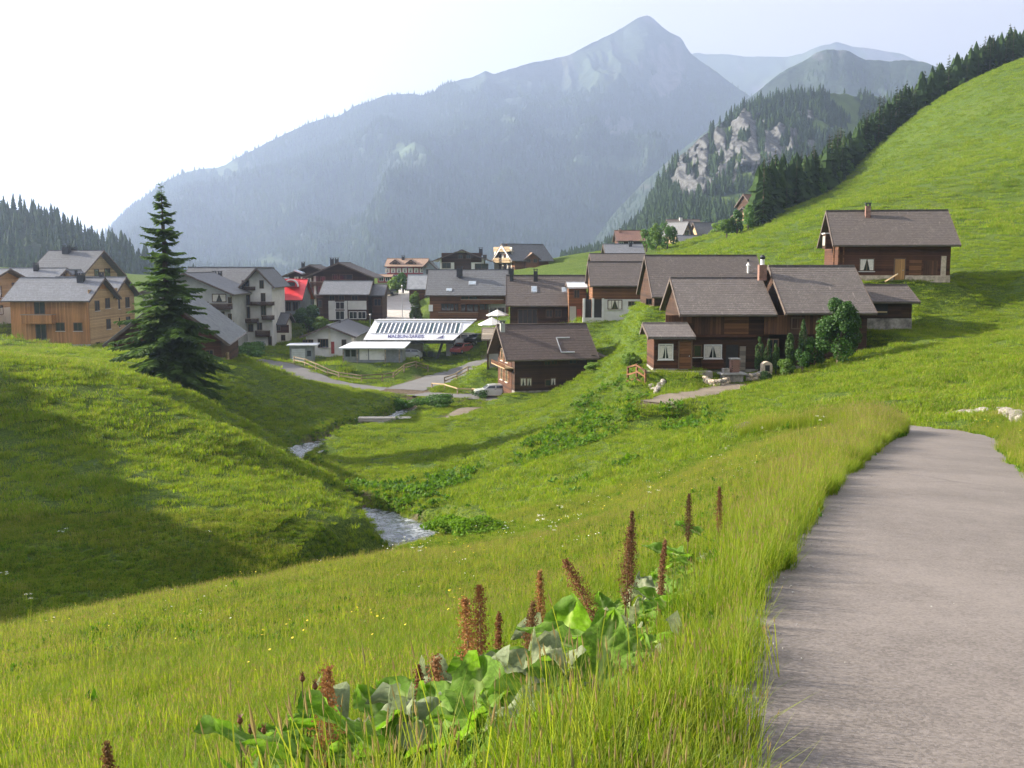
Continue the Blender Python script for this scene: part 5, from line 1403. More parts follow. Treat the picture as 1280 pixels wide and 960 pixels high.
def tuft_set():
    r_ = random.Random(3)
    out = []
    G = [M['grass'], M['grassy'], M['seed'], M['herb'], M['white_fl'], M['yellow_fl']]
    def fin(b, n): out.append((b.mesh(n, G, fix=False), None))
    for k in range(4):                                   # 0-3 short meadow tufts
        b = MB(); blades(b, 26, .13, .10, .27, .0075, 0, .85, r_); blades(b, 12, .13, .12, .30, .006, 1, .8, r_)
        for _ in range(5): herb_leaf(b, (r_.uniform(-.1, .1), r_.uniform(-.1, .1), .02), r_.uniform(0, 6.3), .09, .05, r_.uniform(.3, 1.2), 3)
        if k % 2: seed_stems(b, 2, .12, .24, .36, 1, 2, .0035, .045, r_)
        fin(b, 'tuft')
    for k in range(3):                                   # 4-6 tall verge tufts
        b = MB(); blades(b, 34, .16, .22, .55, .0075, 0, .5, r_); blades(b, 22, .16, .25, .60, .0065, 1, .55, r_); seed_stems(b, 5, .16, .42, .72, 1, 2, .0042, .065, r_)
        fin(b, 'tall_tuft')
    for k in range(3):                                   # 7-9 mid distance patches
        b = MB(); blades(b, 60, .42, .12, .32, .018, 0, .9, r_); blades(b, 34, .42, .14, .35, .014, 1, .85, r_)
        for _ in range(14): herb_leaf(b, (r_.uniform(-.35, .35), r_.uniform(-.35, .35), .04), r_.uniform(0, 6.3), .16, .10, r_.uniform(.3, 1.2), 3)
        seed_stems(b, 5, .4, .26, .42, 1, 2, .007, .07, r_); fin(b, 'patch')
    for k in range(3):                                   # 10-12 far patches
        b = MB(); blades(b, 60, 1.1, .16, .42, .055, 0, 1.0, r_); blades(b, 40, 1.1, .18, .46, .045, 1, .95, r_)
        seed_stems(b, 4, 1.0, .35, .45, 1, 2, .02, .12, r_); fin(b, 'far_patch')
    for k in range(2):                                   # 13 white, 14 yellow flowers
        b = MB(); flowers(b, 4, .3, .16, .36, .013, 0, 4 + k, r_); fin(b, 'flowers')
    b = MB()                                             # 15 umbel
    for _ in range(3):
        x, y, h = r_.uniform(-.2, .2), r_.uniform(-.2, .2), r_.uniform(.35, .55)
        b.add([(x-.003, y, 0), (x+.003, y, 0), (x+.003, y, h), (x-.003, y, h)], [(0, 1, 2, 3)], 0)
        for q in range(22):
            a = r_.uniform(0, 6.3); rr = r_.uniform(0, .05); c = Vector((x + math.cos(a)*rr, y + math.sin(a)*rr, h + r_.uniform(-.01, .012)))
            b.add([c + Vector((.008, 0, 0)), c + Vector((0, .008, .002)), c + Vector((-.008, 0, 0)), c + Vector((0, -.008, .002))], [(0, 1, 2, 3)], 4)
    fin(b, 'umbel')
    b = MB()                                             # 16 leafy herb clump
    for _ in range(26): herb_leaf(b, (r_.uniform(-.15, .15), r_.uniform(-.15, .15), r_.uniform(.02, .16)), r_.uniform(0, 6.3), r_.uniform(.08, .18), .08, r_.uniform(.1, 1.4), 3)
    fin(b, 'herb_clump')
    b = MB(); seed_stems(b, 22, .24, .10, .20, 1, 2, .0030, .030, r_); fin(b, 'seed_tuft')      # 17
    return out

def off_limits(x, y, margin=0.0):
    bad = np.zeros(x.shape, bool)
    for pl, hw, bl in WAYS:
        D, _, T = near_line(pl, x, y, hw + 2); bad |= D < hw + margin + .12 * vnoise(T * .8, T * 0 + 3, 4)
    D, _, T = near_line(stream_l, x, y, 4); bad |= D < np.interp(T, np.arange(len(stream_l)), stream_w) + .15
    for (px, py, pz, hx, hy, rz) in PADS:
        dx, dy = x - px, y - py; c, s = math.cos(-rz), math.sin(-rz)
        bad |= (np.abs(dx * c - dy * s) < hx + .2) & (np.abs(dx * s + dy * c) < hy + .2)
    return bad
def near_docks(x, y, reach=.16):
    bad = np.zeros(x.shape, bool)
    for (px, py) in DOCKS: bad |= (np.hypot(x - px, y - py) < reach)
    return bad
def dock_zone(x, y):
    d = np.full(x.shape, 9.0)
    for (px, py) in DOCKS: d = np.minimum(d, np.hypot(x - px, y - py))
    return 1 - sstep(.25, .8, d)
def seen_uv(x, y, z):
    fwd = y * math.cos(PITCH) - z * math.sin(PITCH); upc = y * math.sin(PITCH) + z * math.cos(PITCH)
    fwd = np.maximum(fwd, .01)
    return 640 + F * x / fwd, 480 - F * upc / fwd

def r_front(T):
    w = np.interp(T, np.arange(len(stream_l)), stream_w)
    return w > .6
def build_grass():
    T = tuft_set(); g = np.random.default_rng(5)
    PX, PY, SC, ID = [], [], [], []
    bands = [(1.6, 6, 320, (0, 4), .52), (6, 15, 210, (0, 4), .52), (15, 42, 48, (7, 10), .42), (42, 130, 4.6, (10, 13), .45), (130, 400, .8, (10, 13), .8)]
    half = R(35)
    for r0, r1, dens, (i0, i1), sc in bands:
        n = int(half * (r1**2 - r0**2) * dens)
        r = np.sqrt(g.uniform(r0**2, r1**2, n)); a = g.uniform(-half, half, n)
        x, y = r * np.sin(a), r * np.cos(a)
        keep = ~off_limits(x, y)
        if r0 >= 130: keep &= (x > 0.16 * y - 5) | (r < 185)
        # clumpy growth
        keep &= g.random(n) < np.clip(.75 + .5 * fbm(x * .5, y * .5, 3, 6), .25, 1)
        x, y = x[keep], y[keep]
        PX.append(x); PY.append(y); SC.append(sc * g.uniform(.7, 1.25, len(x)) * (1 + .25 * fbm(x * .15, y * .15, 3, 31))); ID.append(g.integers(i0, i1, len(x)))
    # flowers and herbs among it
    for idx, n, rmax, th in ((13, 220, 40, .2), (14, 170, 40, .1), (15, 60, 40, .2), (16, 420, 40, -.1), (17, 11000, 42, -.05)):
        r = np.sqrt(g.uniform(3**2, rmax**2, n)); a = g.uniform(-half, half, n); x, y = r * np.sin(a), r * np.cos(a)
        k = ~off_limits(x, y) & (fbm(x * .12, y * .12, 3, 40 + idx) > th - .2); x, y = x[k], y[k]
        PX.append(x); PY.append(y); SC.append(g.uniform(.8, 1.3, len(x)) * (1 + np.hypot(x, y) / (140 if idx not in (16, 17) else 400)) * (.55 if idx == 16 else 1)); ID.append(np.full(len(x), idx))
    x, y, s, i = (np.concatenate(q) for q in (PX, PY, SC, ID))
    z = ground(x, y)
    k = ~near_docks(x, y); x, y, z, s, i = x[k], y[k], z[k], s[k], i[k]
    s = s * (1 - .45 * dock_zone(x, y))
    D, _, T_ = near_line(stream_l, x, y, 4); s = s * np.where((D < 3.5) & (r_front(T_)), .55, 1.0)
    n = len(x)
    rot = np.stack([g.normal(0, .10, n), g.normal(0, .10, n), g.uniform(0, 6.3, n)], -1)
    scl = np.stack([s, s, s * g.uniform(.8, 1.2, n)], -1)
    gn_scatter('meadow_grass', np.stack([x, y, z], -1), rot, scl, i, T, 'bright green hay grass with tan seed heads and small flowers')
    # tall verge along the road
    PX, PY, SC, ID = [], [], [], []
    d = np.gradient(road_l[:, :2], axis=0); d /= np.linalg.norm(d, axis=1)[:, None]
    for side, o0, o1, dens, smin in ((-1, 1.30, 3.0, 95, .62), (1, 1.44, 2.6, 40, .42)):
        t = g.uniform(0, len(road_l) - 1.01, int(0.7 * len(road_l) * (o1 - o0) * dens)); k = t.astype(int)
        f = (t - k)[:, None]
        p = road_l[k, :2] * (1 - f) + road_l[k + 1, :2] * f
        o = o0 + (o1 - o0) * g.random(len(t)) ** 1.2
        o = o + .10 * vnoise(t * .5, t * 0, 3)
        x = p[:, 0] + d[k, 1] * o * side; y = p[:, 1] - d[k, 0] * o * side
        m = (y > (1.2 if side < 0 else 4)) & ((side < 0) | (y < 35.5)); x, y, o, t = x[m], y[m], o[m], t[m]
        D, _, _ = near_line(road_l, x, y, 4); m = D > 1.26; x, y, o, t = x[m], y[m], o[m], t[m]
        PX.append(x); PY.append(y)
        s = smin + .35 * sstep(0, .6, (o - o0)) * g.random(len(x)) + .15 * vnoise(t * .35, t * 0 + 7, 9)
        s = s * (1 + .35 * sstep(18, 32, y)) if side < 0 else s
        SC.append(np.maximum(s, .35)); ID.append(np.where(g.random(len(x)) < .82, g.integers(4, 7, len(x)), np.where(g.random(len(x)) < .5, 16, g.integers(0, 4, len(x)))))
    x, y, s, i = (np.concatenate(q) for q in (PX, PY, SC, ID)); k = ~near_docks(x, y, .2); x, y, s, i = x[k], y[k], s[k], i[k]; s = s * (1 - .68 * dock_zone(x, y)); z = ground(x, y); n = len(x)
    rot = np.stack([g.normal(0, .12, n), g.normal(0, .12, n), g.uniform(0, 6.3, n)], -1)
    gn_scatter('verge_grass', np.stack([x, y, z], -1), rot, np.stack([s, s, s * g.uniform(.8, 1.15, n)], -1), i, T, 'tall seeding grass along both edges of the asphalt road')
    # rank grass along the stream lips and the banks behind the hollow
    k = g.integers(0, len(stream_l) - 1, 5200); sd = g.choice([-1, 1], 5200)
    ds = np.gradient(stream_l[:, :2], axis=0); ds /= np.linalg.norm(ds, axis=1)[:, None]
    o = stream_w[k] + .1 + g.exponential(.5, 5200)
    x = stream_l[k, 0] + ds[k, 1] * o * sd + g.normal(0, .2, 5200); y = stream_l[k, 1] - ds[k, 0] * o * sd + g.normal(0, .3, 5200)
    m = (y > 44) & ~off_limits(x, y) & ~(r_front(k.astype(float)) & (y < stream_l[k, 1])); x, y = x[m], y[m]; z = ground(x, y); n = len(x)
    s = g.uniform(.45, .85, n)
    rot = np.stack([g.normal(0, .15, n), g.normal(0, .15, n), g.uniform(0, 6.3, n)], -1)
    gn_scatter('stream_bank_grass', np.stack([x, y, z], -1), rot, np.stack([s, s, s], -1), np.where(g.random(n) < .6, g.integers(4, 7, n), 16), T, 'rank dark grass and herbs hanging over the stream')

def dock_clump(b, n, L, rnd, mi_pale=.12):
    for _ in range(n):
        d = rnd.uniform(0, 6.3); l = L * rnd.uniform(.6, 1.15)
        base = (rnd.gauss(0, .12), rnd.gauss(0, .12), rnd.uniform(.12, .38))
        herb_leaf(b, base, d, l, l * .62, rnd.uniform(-.1, .9), 1 if rnd.random() < mi_pale else 0, rnd.uniform(.1, .5))
def build_dock_patches():
    r_ = random.Random(9); g = np.random.default_rng(8)
    T = []
    for k in range(4):
        b = MB(); dock_clump(b, 12, .34, r_); T.append((b.mesh('dock_clump', [M['dockfar'], M['dock']], fix=False), None))
    def patch(name, label, spots, dens):
        P = []
        for (u, v, d, rx, ry) in spots:
            c = at(u, v, d); n = int(rx * ry * 3.14 * dens)
            a = g.uniform(0, 6.3, n); q = np.sqrt(g.random(n))
            P.append(np.stack([c.x + rx * q * np.cos(a), c.y + ry * q * np.sin(a)], -1))
        P = np.vstack(P); x, y = P[:, 0], P[:, 1]
        k = ~off_limits(x, y) & (fbm(x * .7, y * .7, 3, 2) > -.45); x, y = x[k], y[k]; n = len(x)
        s = g.uniform(.45, .9, n)
        gn_scatter(name, np.stack([x, y, ground(x, y)], -1), np.stack([g.normal(0, .1, n), g.normal(0, .1, n), g.uniform(0, 6.3, n)], -1), np.stack([s] * 3, -1), g.integers(0, 4, n), T, label)
    patch('dock_patch', 'dense dark green dock leaves on the bank above the stream', [(505, 614, 62, 3.4, 4.2), (455, 622, 61.5, 1.6, 3.4), (555, 602, 63.5, 2.6, 3.2), (440, 634, 59.5, .9, 2.2), (490, 636, 58, 1.8, 2.4), (525, 640, 55, 1.6, 2.4)], 6.5)
    patch('dock_patch', 'scattered dock leaves across the slope below the farmhouse', [(720, 535, 66, 3.4, 6), (770, 520, 68, 3.0, 5), (680, 552, 64, 2.0, 3.5), (870, 518, 61, 2.0, 3.2), (890, 540, 55, 1.0, 1.6), (820, 520, 66, 1.5, 3), (755, 500, 77, 2.5, 4)], 4.2)
    patch('dock_patch', 'small low dock group in the middle of the meadow', [(745, 585, 48, 1.9, .9), (712, 610, 44, .5, .4), (690, 592, 50, .5, .6)], 6)

# ------------------------------------------------------------------ conifers and bushes
def spray(b, o, d, L, W, droop, n, rnd, mi=0):
    """a flat drooping conifer branch of little needle faces along a stem"""
    o = Vector(o); d = Vector(d).normalized(); s = d.cross(Vector((0, 0, 1))).normalized()
    for i in range(n):
        t = (i + rnd.random()) / n
        p = o + d * L * t + Vector((0, 0, -droop * L * t * t + .12 * L * t ** 4))
        w = W * (1 - .75 * t) * rnd.uniform(.6, 1.2) + .05 * L
        for sg in (-1, 1):
            e = (s * sg * rnd.uniform(.7, 1.1) + d * rnd.uniform(.3, .8) + Vector((0, 0, -rnd.uniform(.15, .75)))).normalized()
            q = e.cross(Vector((rnd.uniform(-1, 1), rnd.uniform(-1, 1), 1))).normalized() * w * .14
            b.add([p - q, p + q * .6, p + e * w * .6 + q * 1.2, p + e * w, p + e * w * .55 - q], [(0, 1, 2, 3, 4)], mi)

def build_spruce():
    rnd = random.Random(17)
    base = g_at(214, 491, 80)
    top = at(201, 231, 80)
    H = top.z - base.z
    t = thing('spruce_tree', 'tall dark spruce standing alone on the left bank', 'tree', base)
    tr = MB(); lean = (top.x - base.x)
    tx = lambda z: lean * (z / H) ** 1.3
    zs = [-.8, 0, .6, 2, 5, 9, 13, H * .85, H]
    tr.tube([(tx(max(z, 0)), 0, z) for z in zs], [.62, .48, .38, .33, .27, .2, .13, .06, .015], 10)
    tr.build('trunk', M['bark'], t, True)
    b = MB(); lim = MB()
    z = .9
    while z < H - .25:
        f = z / H
        reach = (1 - f) ** .78 * 4.8 * (1 if f > .08 else .8) + .12
        n = int(6 + 4 * (1 - f))
        a0 = rnd.uniform(0, 6.3)
        for k in range(n):
            if rnd.random() < (.06 if f < .4 else .14): continue
            a = a0 + 6.283 * k / n + rnd.uniform(-.35, .35)
            L = reach * rnd.uniform(.55, 1.12)
            if f > .5 and rnd.random() < .25: L *= .55
            up = .45 * f - .10 + rnd.uniform(-.08, .12)
            d = Vector((math.cos(a), math.sin(a), up)); o = Vector((tx(z), 0, z + rnd.uniform(-.2, .2)))
            spray(b, o, d, L, .46 + .17 * L, .32 * (1 - f) + .10, int(11 + 12 * L), rnd)
            e = [o + d.normalized() * L * q + Vector((0, 0, -(.32 * (1 - f) + .10) * L * q * q)) for q in (0, .4, .8)]
            lim.tube(e, [.05 * (1 - f) + .012, .03, .008], 4, cap=False)
        z += .30 + .16 * (1 - f) + (.34 * f if f > .45 else 0) * rnd.uniform(.2, 1.4)
    for _ in range(12): spray(b, (tx(H - .4), 0, H - rnd.uniform(.1, .9)), (rnd.uniform(-1, 1), rnd.uniform(-1, 1), 1.0), .55, .25, .1, 5, rnd)
    lim.build('limbs', M['bark'], t); b.build('crown', M['needle'], t, fix=False)

def conifer_mesh(name, H, Rr, n_wh, per, leafn, seed, mat, wide=.6):
    rnd = random.Random(seed); b = MB()
    b.tube([(0, 0, -.5), (0, 0, H * .5), (0, 0, H)], [H * .016, H * .010, .02], 5, mi=1)
    z = H * .06
    for w in range(n_wh):
        f = (w + .4) / n_wh; zz = H * (.05 + .94 * f)
        reach = Rr * (1 - f) ** .8 + H * .012
        for k in range(max(3, int(per * (1 - .4 * f)))):
            a = rnd.uniform(0, 6.283); L = reach * rnd.uniform(.6, 1.15)
            spray(b, (0, 0, zz + rnd.uniform(-.02, .02) * H), (math.cos(a), math.sin(a), .25 * f - .05), L, wide * L + .1, .35 * (1 - f) + .1, leafn, rnd)
    return b.mesh(name, [mat, M['bark']], fix=False)
def far_conifer(name, seed, H=16.0):
    rnd = random.Random(seed); b = MB()
    n = 7
    for k in range(n):
        z0 = H * (.05 + .9 * k / n); z1 = z0 + H * .26; r = H * .17 * (1 - k / n) ** .8 + .2; m = 6
        a0 = rnd.uniform(0, 6); ring = [(math.cos(a0 + 6.283*i/m) * r * rnd.uniform(.6, 1.25), math.sin(a0 + 6.283*i/m) * r * rnd.uniform(.6, 1.25), z0 + rnd.uniform(-.5, .5)) for i in range(m)]
        b.add(ring + [(0, 0, min(z1, H))], [(i, (i + 1) % m, m) for i in range(m)])
    return b.mesh(name, M['needle2'], fix=False)

def bush_mesh(name, rx, ry, rz, n, leaf, mat, seed, clumps=9, trunk=None, conic=0.0):
    """leaves in overlapping clumps, gaps between them"""
    rnd = random.Random(seed); b = MB()
    cs = []
    for _ in range(clumps):
        a, e = rnd.uniform(0, 6.283), rnd.uniform(-.7, 1.0); q = rnd.uniform(.35, .8)
        zz = rz * (1 + e * .75)
        tap = 1 - conic * (zz / (2 * rz))
        cs.append((rx * q * math.cos(a) * math.sqrt(max(.1, 1 - e * e * .8)) * tap, ry * q * math.sin(a) * math.sqrt(max(.1, 1 - e * e * .8)) * tap, zz, rnd.uniform(.28, .5) * (1 if not conic else tap)))
    cs.append((0, 0, rz, .6))
    for i in range(n):
        cx, cy, cz, cr = cs[rnd.randrange(len(cs))]
        v = Vector((rnd.gauss(0, 1), rnd.gauss(0, 1), rnd.gauss(0, 1))).normalized() * rnd.uniform(.6, 1.0)
        p = Vector((cx + v.x * cr * rx, cy + v.y * cr * ry, max(.02, cz + v.z * cr * rz)))
        nn = (v + Vector((rnd.gauss(0, .6), rnd.gauss(0, .6), rnd.gauss(.3, .6)))).normalized(); e = nn.orthogonal().normalized(); f = nn.cross(e)
        a = rnd.uniform(0, 6.283); e, f = e * math.cos(a) + f * math.sin(a), f * math.cos(a) - e * math.sin(a)
        l = leaf * rnd.uniform(.6, 1.3)
        b.add([p - e*l*.5, p + f*l*.3, p + e*l*.5 + nn*l*.1, p - f*l*.3], [(0, 1, 2, 3)])
    return b.mesh(name, mat, fix=False)
def bush(name, label, cat, u, v, d, w, h, leaf, n, mat, seed, trunk=.06, conic=0.0, clumps=10, group=None, lift=0.0):
    p = g_at(u, v, d)
    t = thing(name, label, cat, p, 0, group)
    tr = MB(); rnd = random.Random(seed)
    for k in range(4):
        a = rnd.uniform(0, 6.3); tr.tube([(0, 0, -.3), (math.cos(a)*w*.05, math.sin(a)*w*.05, h*.3), (math.cos(a)*w*.22, math.sin(a)*w*.22, h*.75)], [trunk, trunk*.7, trunk*.2], 5)
    tr.build('trunk' if trunk > .07 else 'stems', M['bark'], t)
    o = mesh_obj('crown', bush_mesh('crown', w/2, w/2, (h - lift)/2, n, leaf, mat, seed, clumps, None, conic), None, t); o.location.z = lift
    return t

def build_bushes():
    bush('tree', 'leafy green tree leaning over the right end of the farmhouse roof', 'tree', 1048, 437, 76.5, 4.3, 5.2, .20, 13000, M['broad'], 1, .12, .5, 26)
    bush('shrub', 'dark shrub in the shade between the leafy tree and thujas', 'shrub', 1018, 440, 78, 2.2, 2.2, .18, 3000, M['broad'], 2, .05)
    bush('round_shrub', 'round light green shrub beside the stone wall near the farmhouse', 'shrub', 984, 455, 76, 1.6, 1.35, .12, 3600, M['broadlt'], 3, .04)
    for k, (u, v, d, w, h, lab) in enumerate(((949, 448, 78.5, 1.15, 3.3, 'slender thuja nearest the farmhouse door'), (960, 449, 79, .9, 3.2, 'narrow dark thuja second from the farmhouse door'), (970, 450, 78.6, 1.0, 2.6, 'shortest pointed thuja in the middle of the row'),
                                        (987, 448, 78, 1.5, 3.3, 'broadest cone shaped thuja in the row'), (1004, 446, 78, 1.3, 4.1, 'tallest thuja at the right end of the row'))):
        bush('thuja', lab, 'conifer', u, v, d, w, h, .11, 4200, M['thuja'], 20 + k, .05, .75, 18, 'thujas along the farmhouse wall')
    bush('low_shrub', 'low dark shrub under the last thuja beside the leafy tree', 'shrub', 1003, 452, 76.5, 1.5, 1.7, .13, 2400, M['broad'], 6, .04)
    bush('low_shrub', 'small bluish bush behind the stone slab near the round shrub', 'shrub', 958, 466, 75.5, 1.4, .9, .10, 1800, M['thuja'], 7, .03)
    bush('bank_bush', 'dark bush on the slope left of the porch steps', 'bush', 788, 450, 82, 2.0, 1.2, .14, 2600, M['broadlt'], 8, .04)
    bush('bank_bush', 'wild bush on the slope between the dark chalet and porch', 'bush', 757, 474, 100, 2.4, .8, .16, 2200, M['broadlt'], 9, .04)
    bush('bank_bush', 'tall weeds at the uphill corner of the dark chalet', 'bush', 742, 462, 110, 2.2, .8, .16, 2000, M['broadlt'], 10, .04)
    bush('green_bush', 'large green bush below the red roof', 'bush', 385, 425, 172, 5.0, 4.6, .4, 4200, M['broad'], 11, .08)
    bush('green_bush', 'yellow green bush beside the large bush below the red roof', 'bush', 402, 420, 171, 3.6, 3.4, .4, 2600, M['broadlt'], 12, .07)
    bush('green_bush', 'low bush by the end of the lane under the white house', 'bush', 318, 445, 150, 4.0, 1.6, .3, 2400, M['broad'], 13, .05)
    bush('green_bush', 'dark bush beside the barn under the white apartment house', 'bush', 305, 448, 140, 5.0, 2.4, .3, 3000, M['broad'], 14, .05)
    bush('small_tree', 'bright yellow green tree right of the pale street', 'tree', 519, 398, 180, 2.6, 5.0, .34, 2600, M['broadlt'], 15, .09)
    bush('small_tree', 'pale green tree at the head of the street below the red hotel', 'tree', 492, 364, 215, 3.6, 3.6, .4, 1800, M['broadlt'], 16, .08)
    bush('small_tree', 'dark tree beside the pale green tree below the red hotel', 'tree', 504, 362, 218, 4.0, 4.0, .4, 1800, M['broad'], 17, .08)
    for k, (u, v, d, w, h, m, lab) in enumerate(((808, 312, 235, 5, 5.5, 'broad', 'leafy tree just right of the rust brown chalet'), (820, 313, 233, 4, 6, 'broadlt', 'lighter tree in the middle of the trees by the rust brown chalet'), (834, 314, 231, 5, 6, 'broad', 'dark leafy tree touching the far grey roofs'),
                                               (908, 312, 215, 3.0, 4, 'broadlt', 'light bush on the slope edge below the yellow chalet'), (921, 308, 215, 3.0, 5, 'broad', 'dark bush among the bushes below the yellow chalet'), (935, 299, 217, 3.4, 5.4, 'broad', 'uppermost bush beside the yellow chalet'), (898, 300, 250, 5, 4, 'broadlt', 'pale bush right of the far grey roofs'))):
        bush('far_tree', lab, 'tree', u, v, d, w, h, .45, 1500, M[m], 40 + k, .1)
    bush('stream_bush', 'thick reedy bush where the stream meets the lane', 'bush', 545, 512, 113, 5.5, 1.6, .22, 3600, M['broad'], 60, .03)
    bush('stream_bush', 'second reedy bush on the far stream bank near the lane', 'bush', 500, 500, 119, 4.5, 1.3, .22, 2600, M['herb'], 61, .03)
    bush('stream_bush', 'dark overhanging bush in the hollow beside the near stream', 'bush', 592, 664, 37.2, 2.6, .6, .12, 2600, M['dockfar'], 62, .02)
    bush('stream_bush', 'grassy bush at the right rim of the stream hollow', 'bush', 560, 650, 40, 2.2, .6, .12, 2200, M['dockfar'], 63, .02)
    bush('lane_bush', 'low bush at the fence beside the parked silver car', 'bush', 600, 492, 118.5, 2.6, .9, .16, 1800, M['broad'], 64, .02)

def build_forest():
    # the trees that one can pick out along the top edge of the green slope
    ms = [conifer_mesh('crown', 13.0, 2.7, 15, 7, 5, s, M['needle2'], .75) for s in (1, 2, 3, 4)]
    g = random.Random(4)
    spots = []
    for k in range(84):                                       # the dark stand beside the yellow chalet
        f = g.random(); u = 944 + 150 * f; d = 216 + 92 * f + g.uniform(0, 26)
        spots.append((u + g.uniform(-6, 6), d, g.uniform(.55, 1.2)))
    for k in range(200):                                       # the row along the skyline
        f = g.random(); u = 1085 + 235 * f; d = 306 + 38 * f + g.uniform(0, 34)
        spots.append((u, d, g.uniform(.45, 1.1)))
    md = [bush_mesh('crown', 2.4, 2.4, 3.6, 1300, .75, M['broad'], 70 + s, 14, None, .45) for s in range(3)]
    for k in range(90):
        f = g.random(); low = k < 34
        if low: u, d, s = 950 + 140 * f, 214 + 92 * f + g.uniform(0, 22), g.uniform(.45, .85)
        else: u, d, s = 1080 + 230 * f, 304 + 40 * f + g.uniform(0, 30), g.uniform(.4, .85)
        p = at(u, 300, d); p.z = gz(p.x, p.y) - .6
        o = bpy.data.objects.new('forest_tree', g.choice(md)); o.location = p; o.rotation_euler = (0, 0, g.uniform(0, 6.3)); o.scale = (s * g.uniform(.8, 1.2), s, s * g.uniform(.8, 1.3))
        link(o); tag(o, 'rounded leafy tree in the dense stand at the edge of the green slope' if low else 'rounded leafy tree between the spruces along the crest of the green slope', 'tree', 'leafy trees in the dense stand' if low else 'leafy trees along the crest')
    for (u, d, s) in spots:
        p = at(u, 300, d); p.z = gz(p.x, p.y) - .2
        dark = d < 320
        lab = 'dark spruce in the dense stand at the edge of the green slope' if dark else 'spruce in the straggling row along the crest of the green slope'
        grp = 'spruces in the dense stand' if dark else 'spruces along the crest'
        o = bpy.data.objects.new('forest_spruce', g.choice(ms)); o.location = p; o.rotation_euler = (0, 0, g.uniform(0, 6.3)); o.scale = (s * g.uniform(.9, 1.2),) * 2 + (s,)
        link(o); tag(o, lab, 'tree', grp)
    # leafy trees out of the picture on the left, whose shade lies on the bank
    belt = [(-54, 66), (-46, 58.5), (-41, 51), (-37.5, 46), (-35, 41), (-38, 35), (-43, 31)]
    bk = [bush_mesh('crown', 3.2, 3.2, 4.75, 2600, 1.15, M['broad'], 90 + s, 16, None, .2) for s in range(3)]
    for k in range(46):
        q = (k % 23 + g.random()) / 23.01 * (len(belt) - 1); i = int(q); f = q - i
        x = belt[i][0] * (1 - f) + belt[i+1][0] * f; y = belt[i][1] * (1 - f) + belt[i+1][1] * f
        b = g.uniform(3, 9) if k > 22 else g.random()
        y0 = y; x -= b * .97; y += b * .24
        z = gz(x, y); s = (float(np.interp(y0, [31, 41, 46, 57, 64, 70], [.9, 1.0, 1.3, 2.1, 4.4, 6.3])) + g.uniform(-.3, .3) + b * .38 - z) / 9.5
        o = bpy.data.objects.new('bank_tree', g.choice(bk)); o.location = (x, y, z - .2); o.rotation_euler = (0, 0, g.uniform(0, 6.3)); o.scale = (1.0, 1.0, s)
        link(o); tag(o, 'leafy tree beyond the left edge casting shade on the bank', 'tree', 'leafy trees beyond the left edge')
    # the wood behind the crest, closing the gaps
    gq = np.random.default_rng(3); n = 1500
    u = np.concatenate([gq.uniform(940, 1100, 500), gq.uniform(1075, 1330, 1000)]); f = np.concatenate([(u[:500] - 944) / 150 * 92 + 222, (u[500:] - 1085) / 235 * 38 + 312]) + gq.exponential(22, n)
    x = (u - 640) / F * f; y = f; s = gq.uniform(.35, .85, n)
    fmc = [(far_conifer('crest_spruce', 60 + q), None) for q in range(5)]
    gn_scatter('crest_wood', np.stack([x, y, ground(x, y) - .3], -1), np.stack([np.zeros(n), np.zeros(n), gq.uniform(0, 6.3, n)], -1), np.stack([s * 1.5, s * 1.5, s], -1), gq.integers(0, 5, n), fmc, 'dark wood closing up behind the crest of the green slope')
    # far forests: one mass each
    fm = [(far_conifer('far_spruce', s), None) for s in range(5)]
    gg = np.random.default_rng(6)
    def forest(key, name, label, n, cond, hmin, hmax):
        o, V, T, pu, pv, meadow, rock = HILLS[key]
        ns, nt_ = V.shape[1], V.shape[0]
        P = []
        ii = gg.integers(0, nt_ - 1, n * 3); jj = gg.integers(0, ns - 1, n * 3); a = gg.random(n * 3)[:, None]; b = gg.random(n * 3)[:, None]
        p = V[ii, jj] * (1 - a) * (1 - b) + V[ii + 1, jj] * a * (1 - b) + V[ii, jj + 1] * (1 - a) * b + V[ii + 1, jj + 1] * a * b
        area = np.linalg.norm(np.cross(V[ii + 1, jj] - V[ii, jj], V[ii, jj + 1] - V[ii, jj]), axis=1)
        ok = cond(pu[ii, jj], pv[ii, jj], meadow[ii, jj], rock[ii, jj], T[ii, jj], p) & (gg.random(len(area)) < area / np.quantile(area, .9))
        p = p[ok][:n]; m = len(p)
        s = gg.uniform(hmin, hmax, m) / 16
        gn_scatter(name, p - [0, 0, .5], np.stack([np.zeros(m), np.zeros(m), gg.uniform(0, 6.3, m)], -1), np.stack([s * 1.1, s * 1.1, s], -1), gg.integers(0, 5, m), fm, label)
    forest('cliff', 'cliff_forest', 'dense spruce forest around the limestone cliff', 14000, lambda u, v, me, ro, t, p: (ro < .25) & (me < .5) & (t > -.95) & (u > 600) & (u < 1300), 6, 13)
    forest('left', 'left_forest', 'dark spruce forest on the hill behind the timber houses', 7000, lambda u, v, me, ro, t, p: (t > -.1) & (t < .99) & (u > -60) & (u < 330), 6.5, 11.5)
    forest('mid', 'dome_forest', 'hazy spruce forest on the dome', 14000, lambda u, v, me, ro, t, p: (ro < .4) & (me < .5) & (t > .04) & (u > 690) & (u < 1300), 8, 13)
    forest('main', 'mountain_forest', 'hazy spruce forest covering the lower mountain side', 34000, lambda u, v, me, ro, t, p: (ro < .4) & (me < .45) & (t > 0) & (p[:, 2] < 620 + 120 * fbm(p[:, 0] / 150, p[:, 1] / 150, 3, 4)), 12, 22)
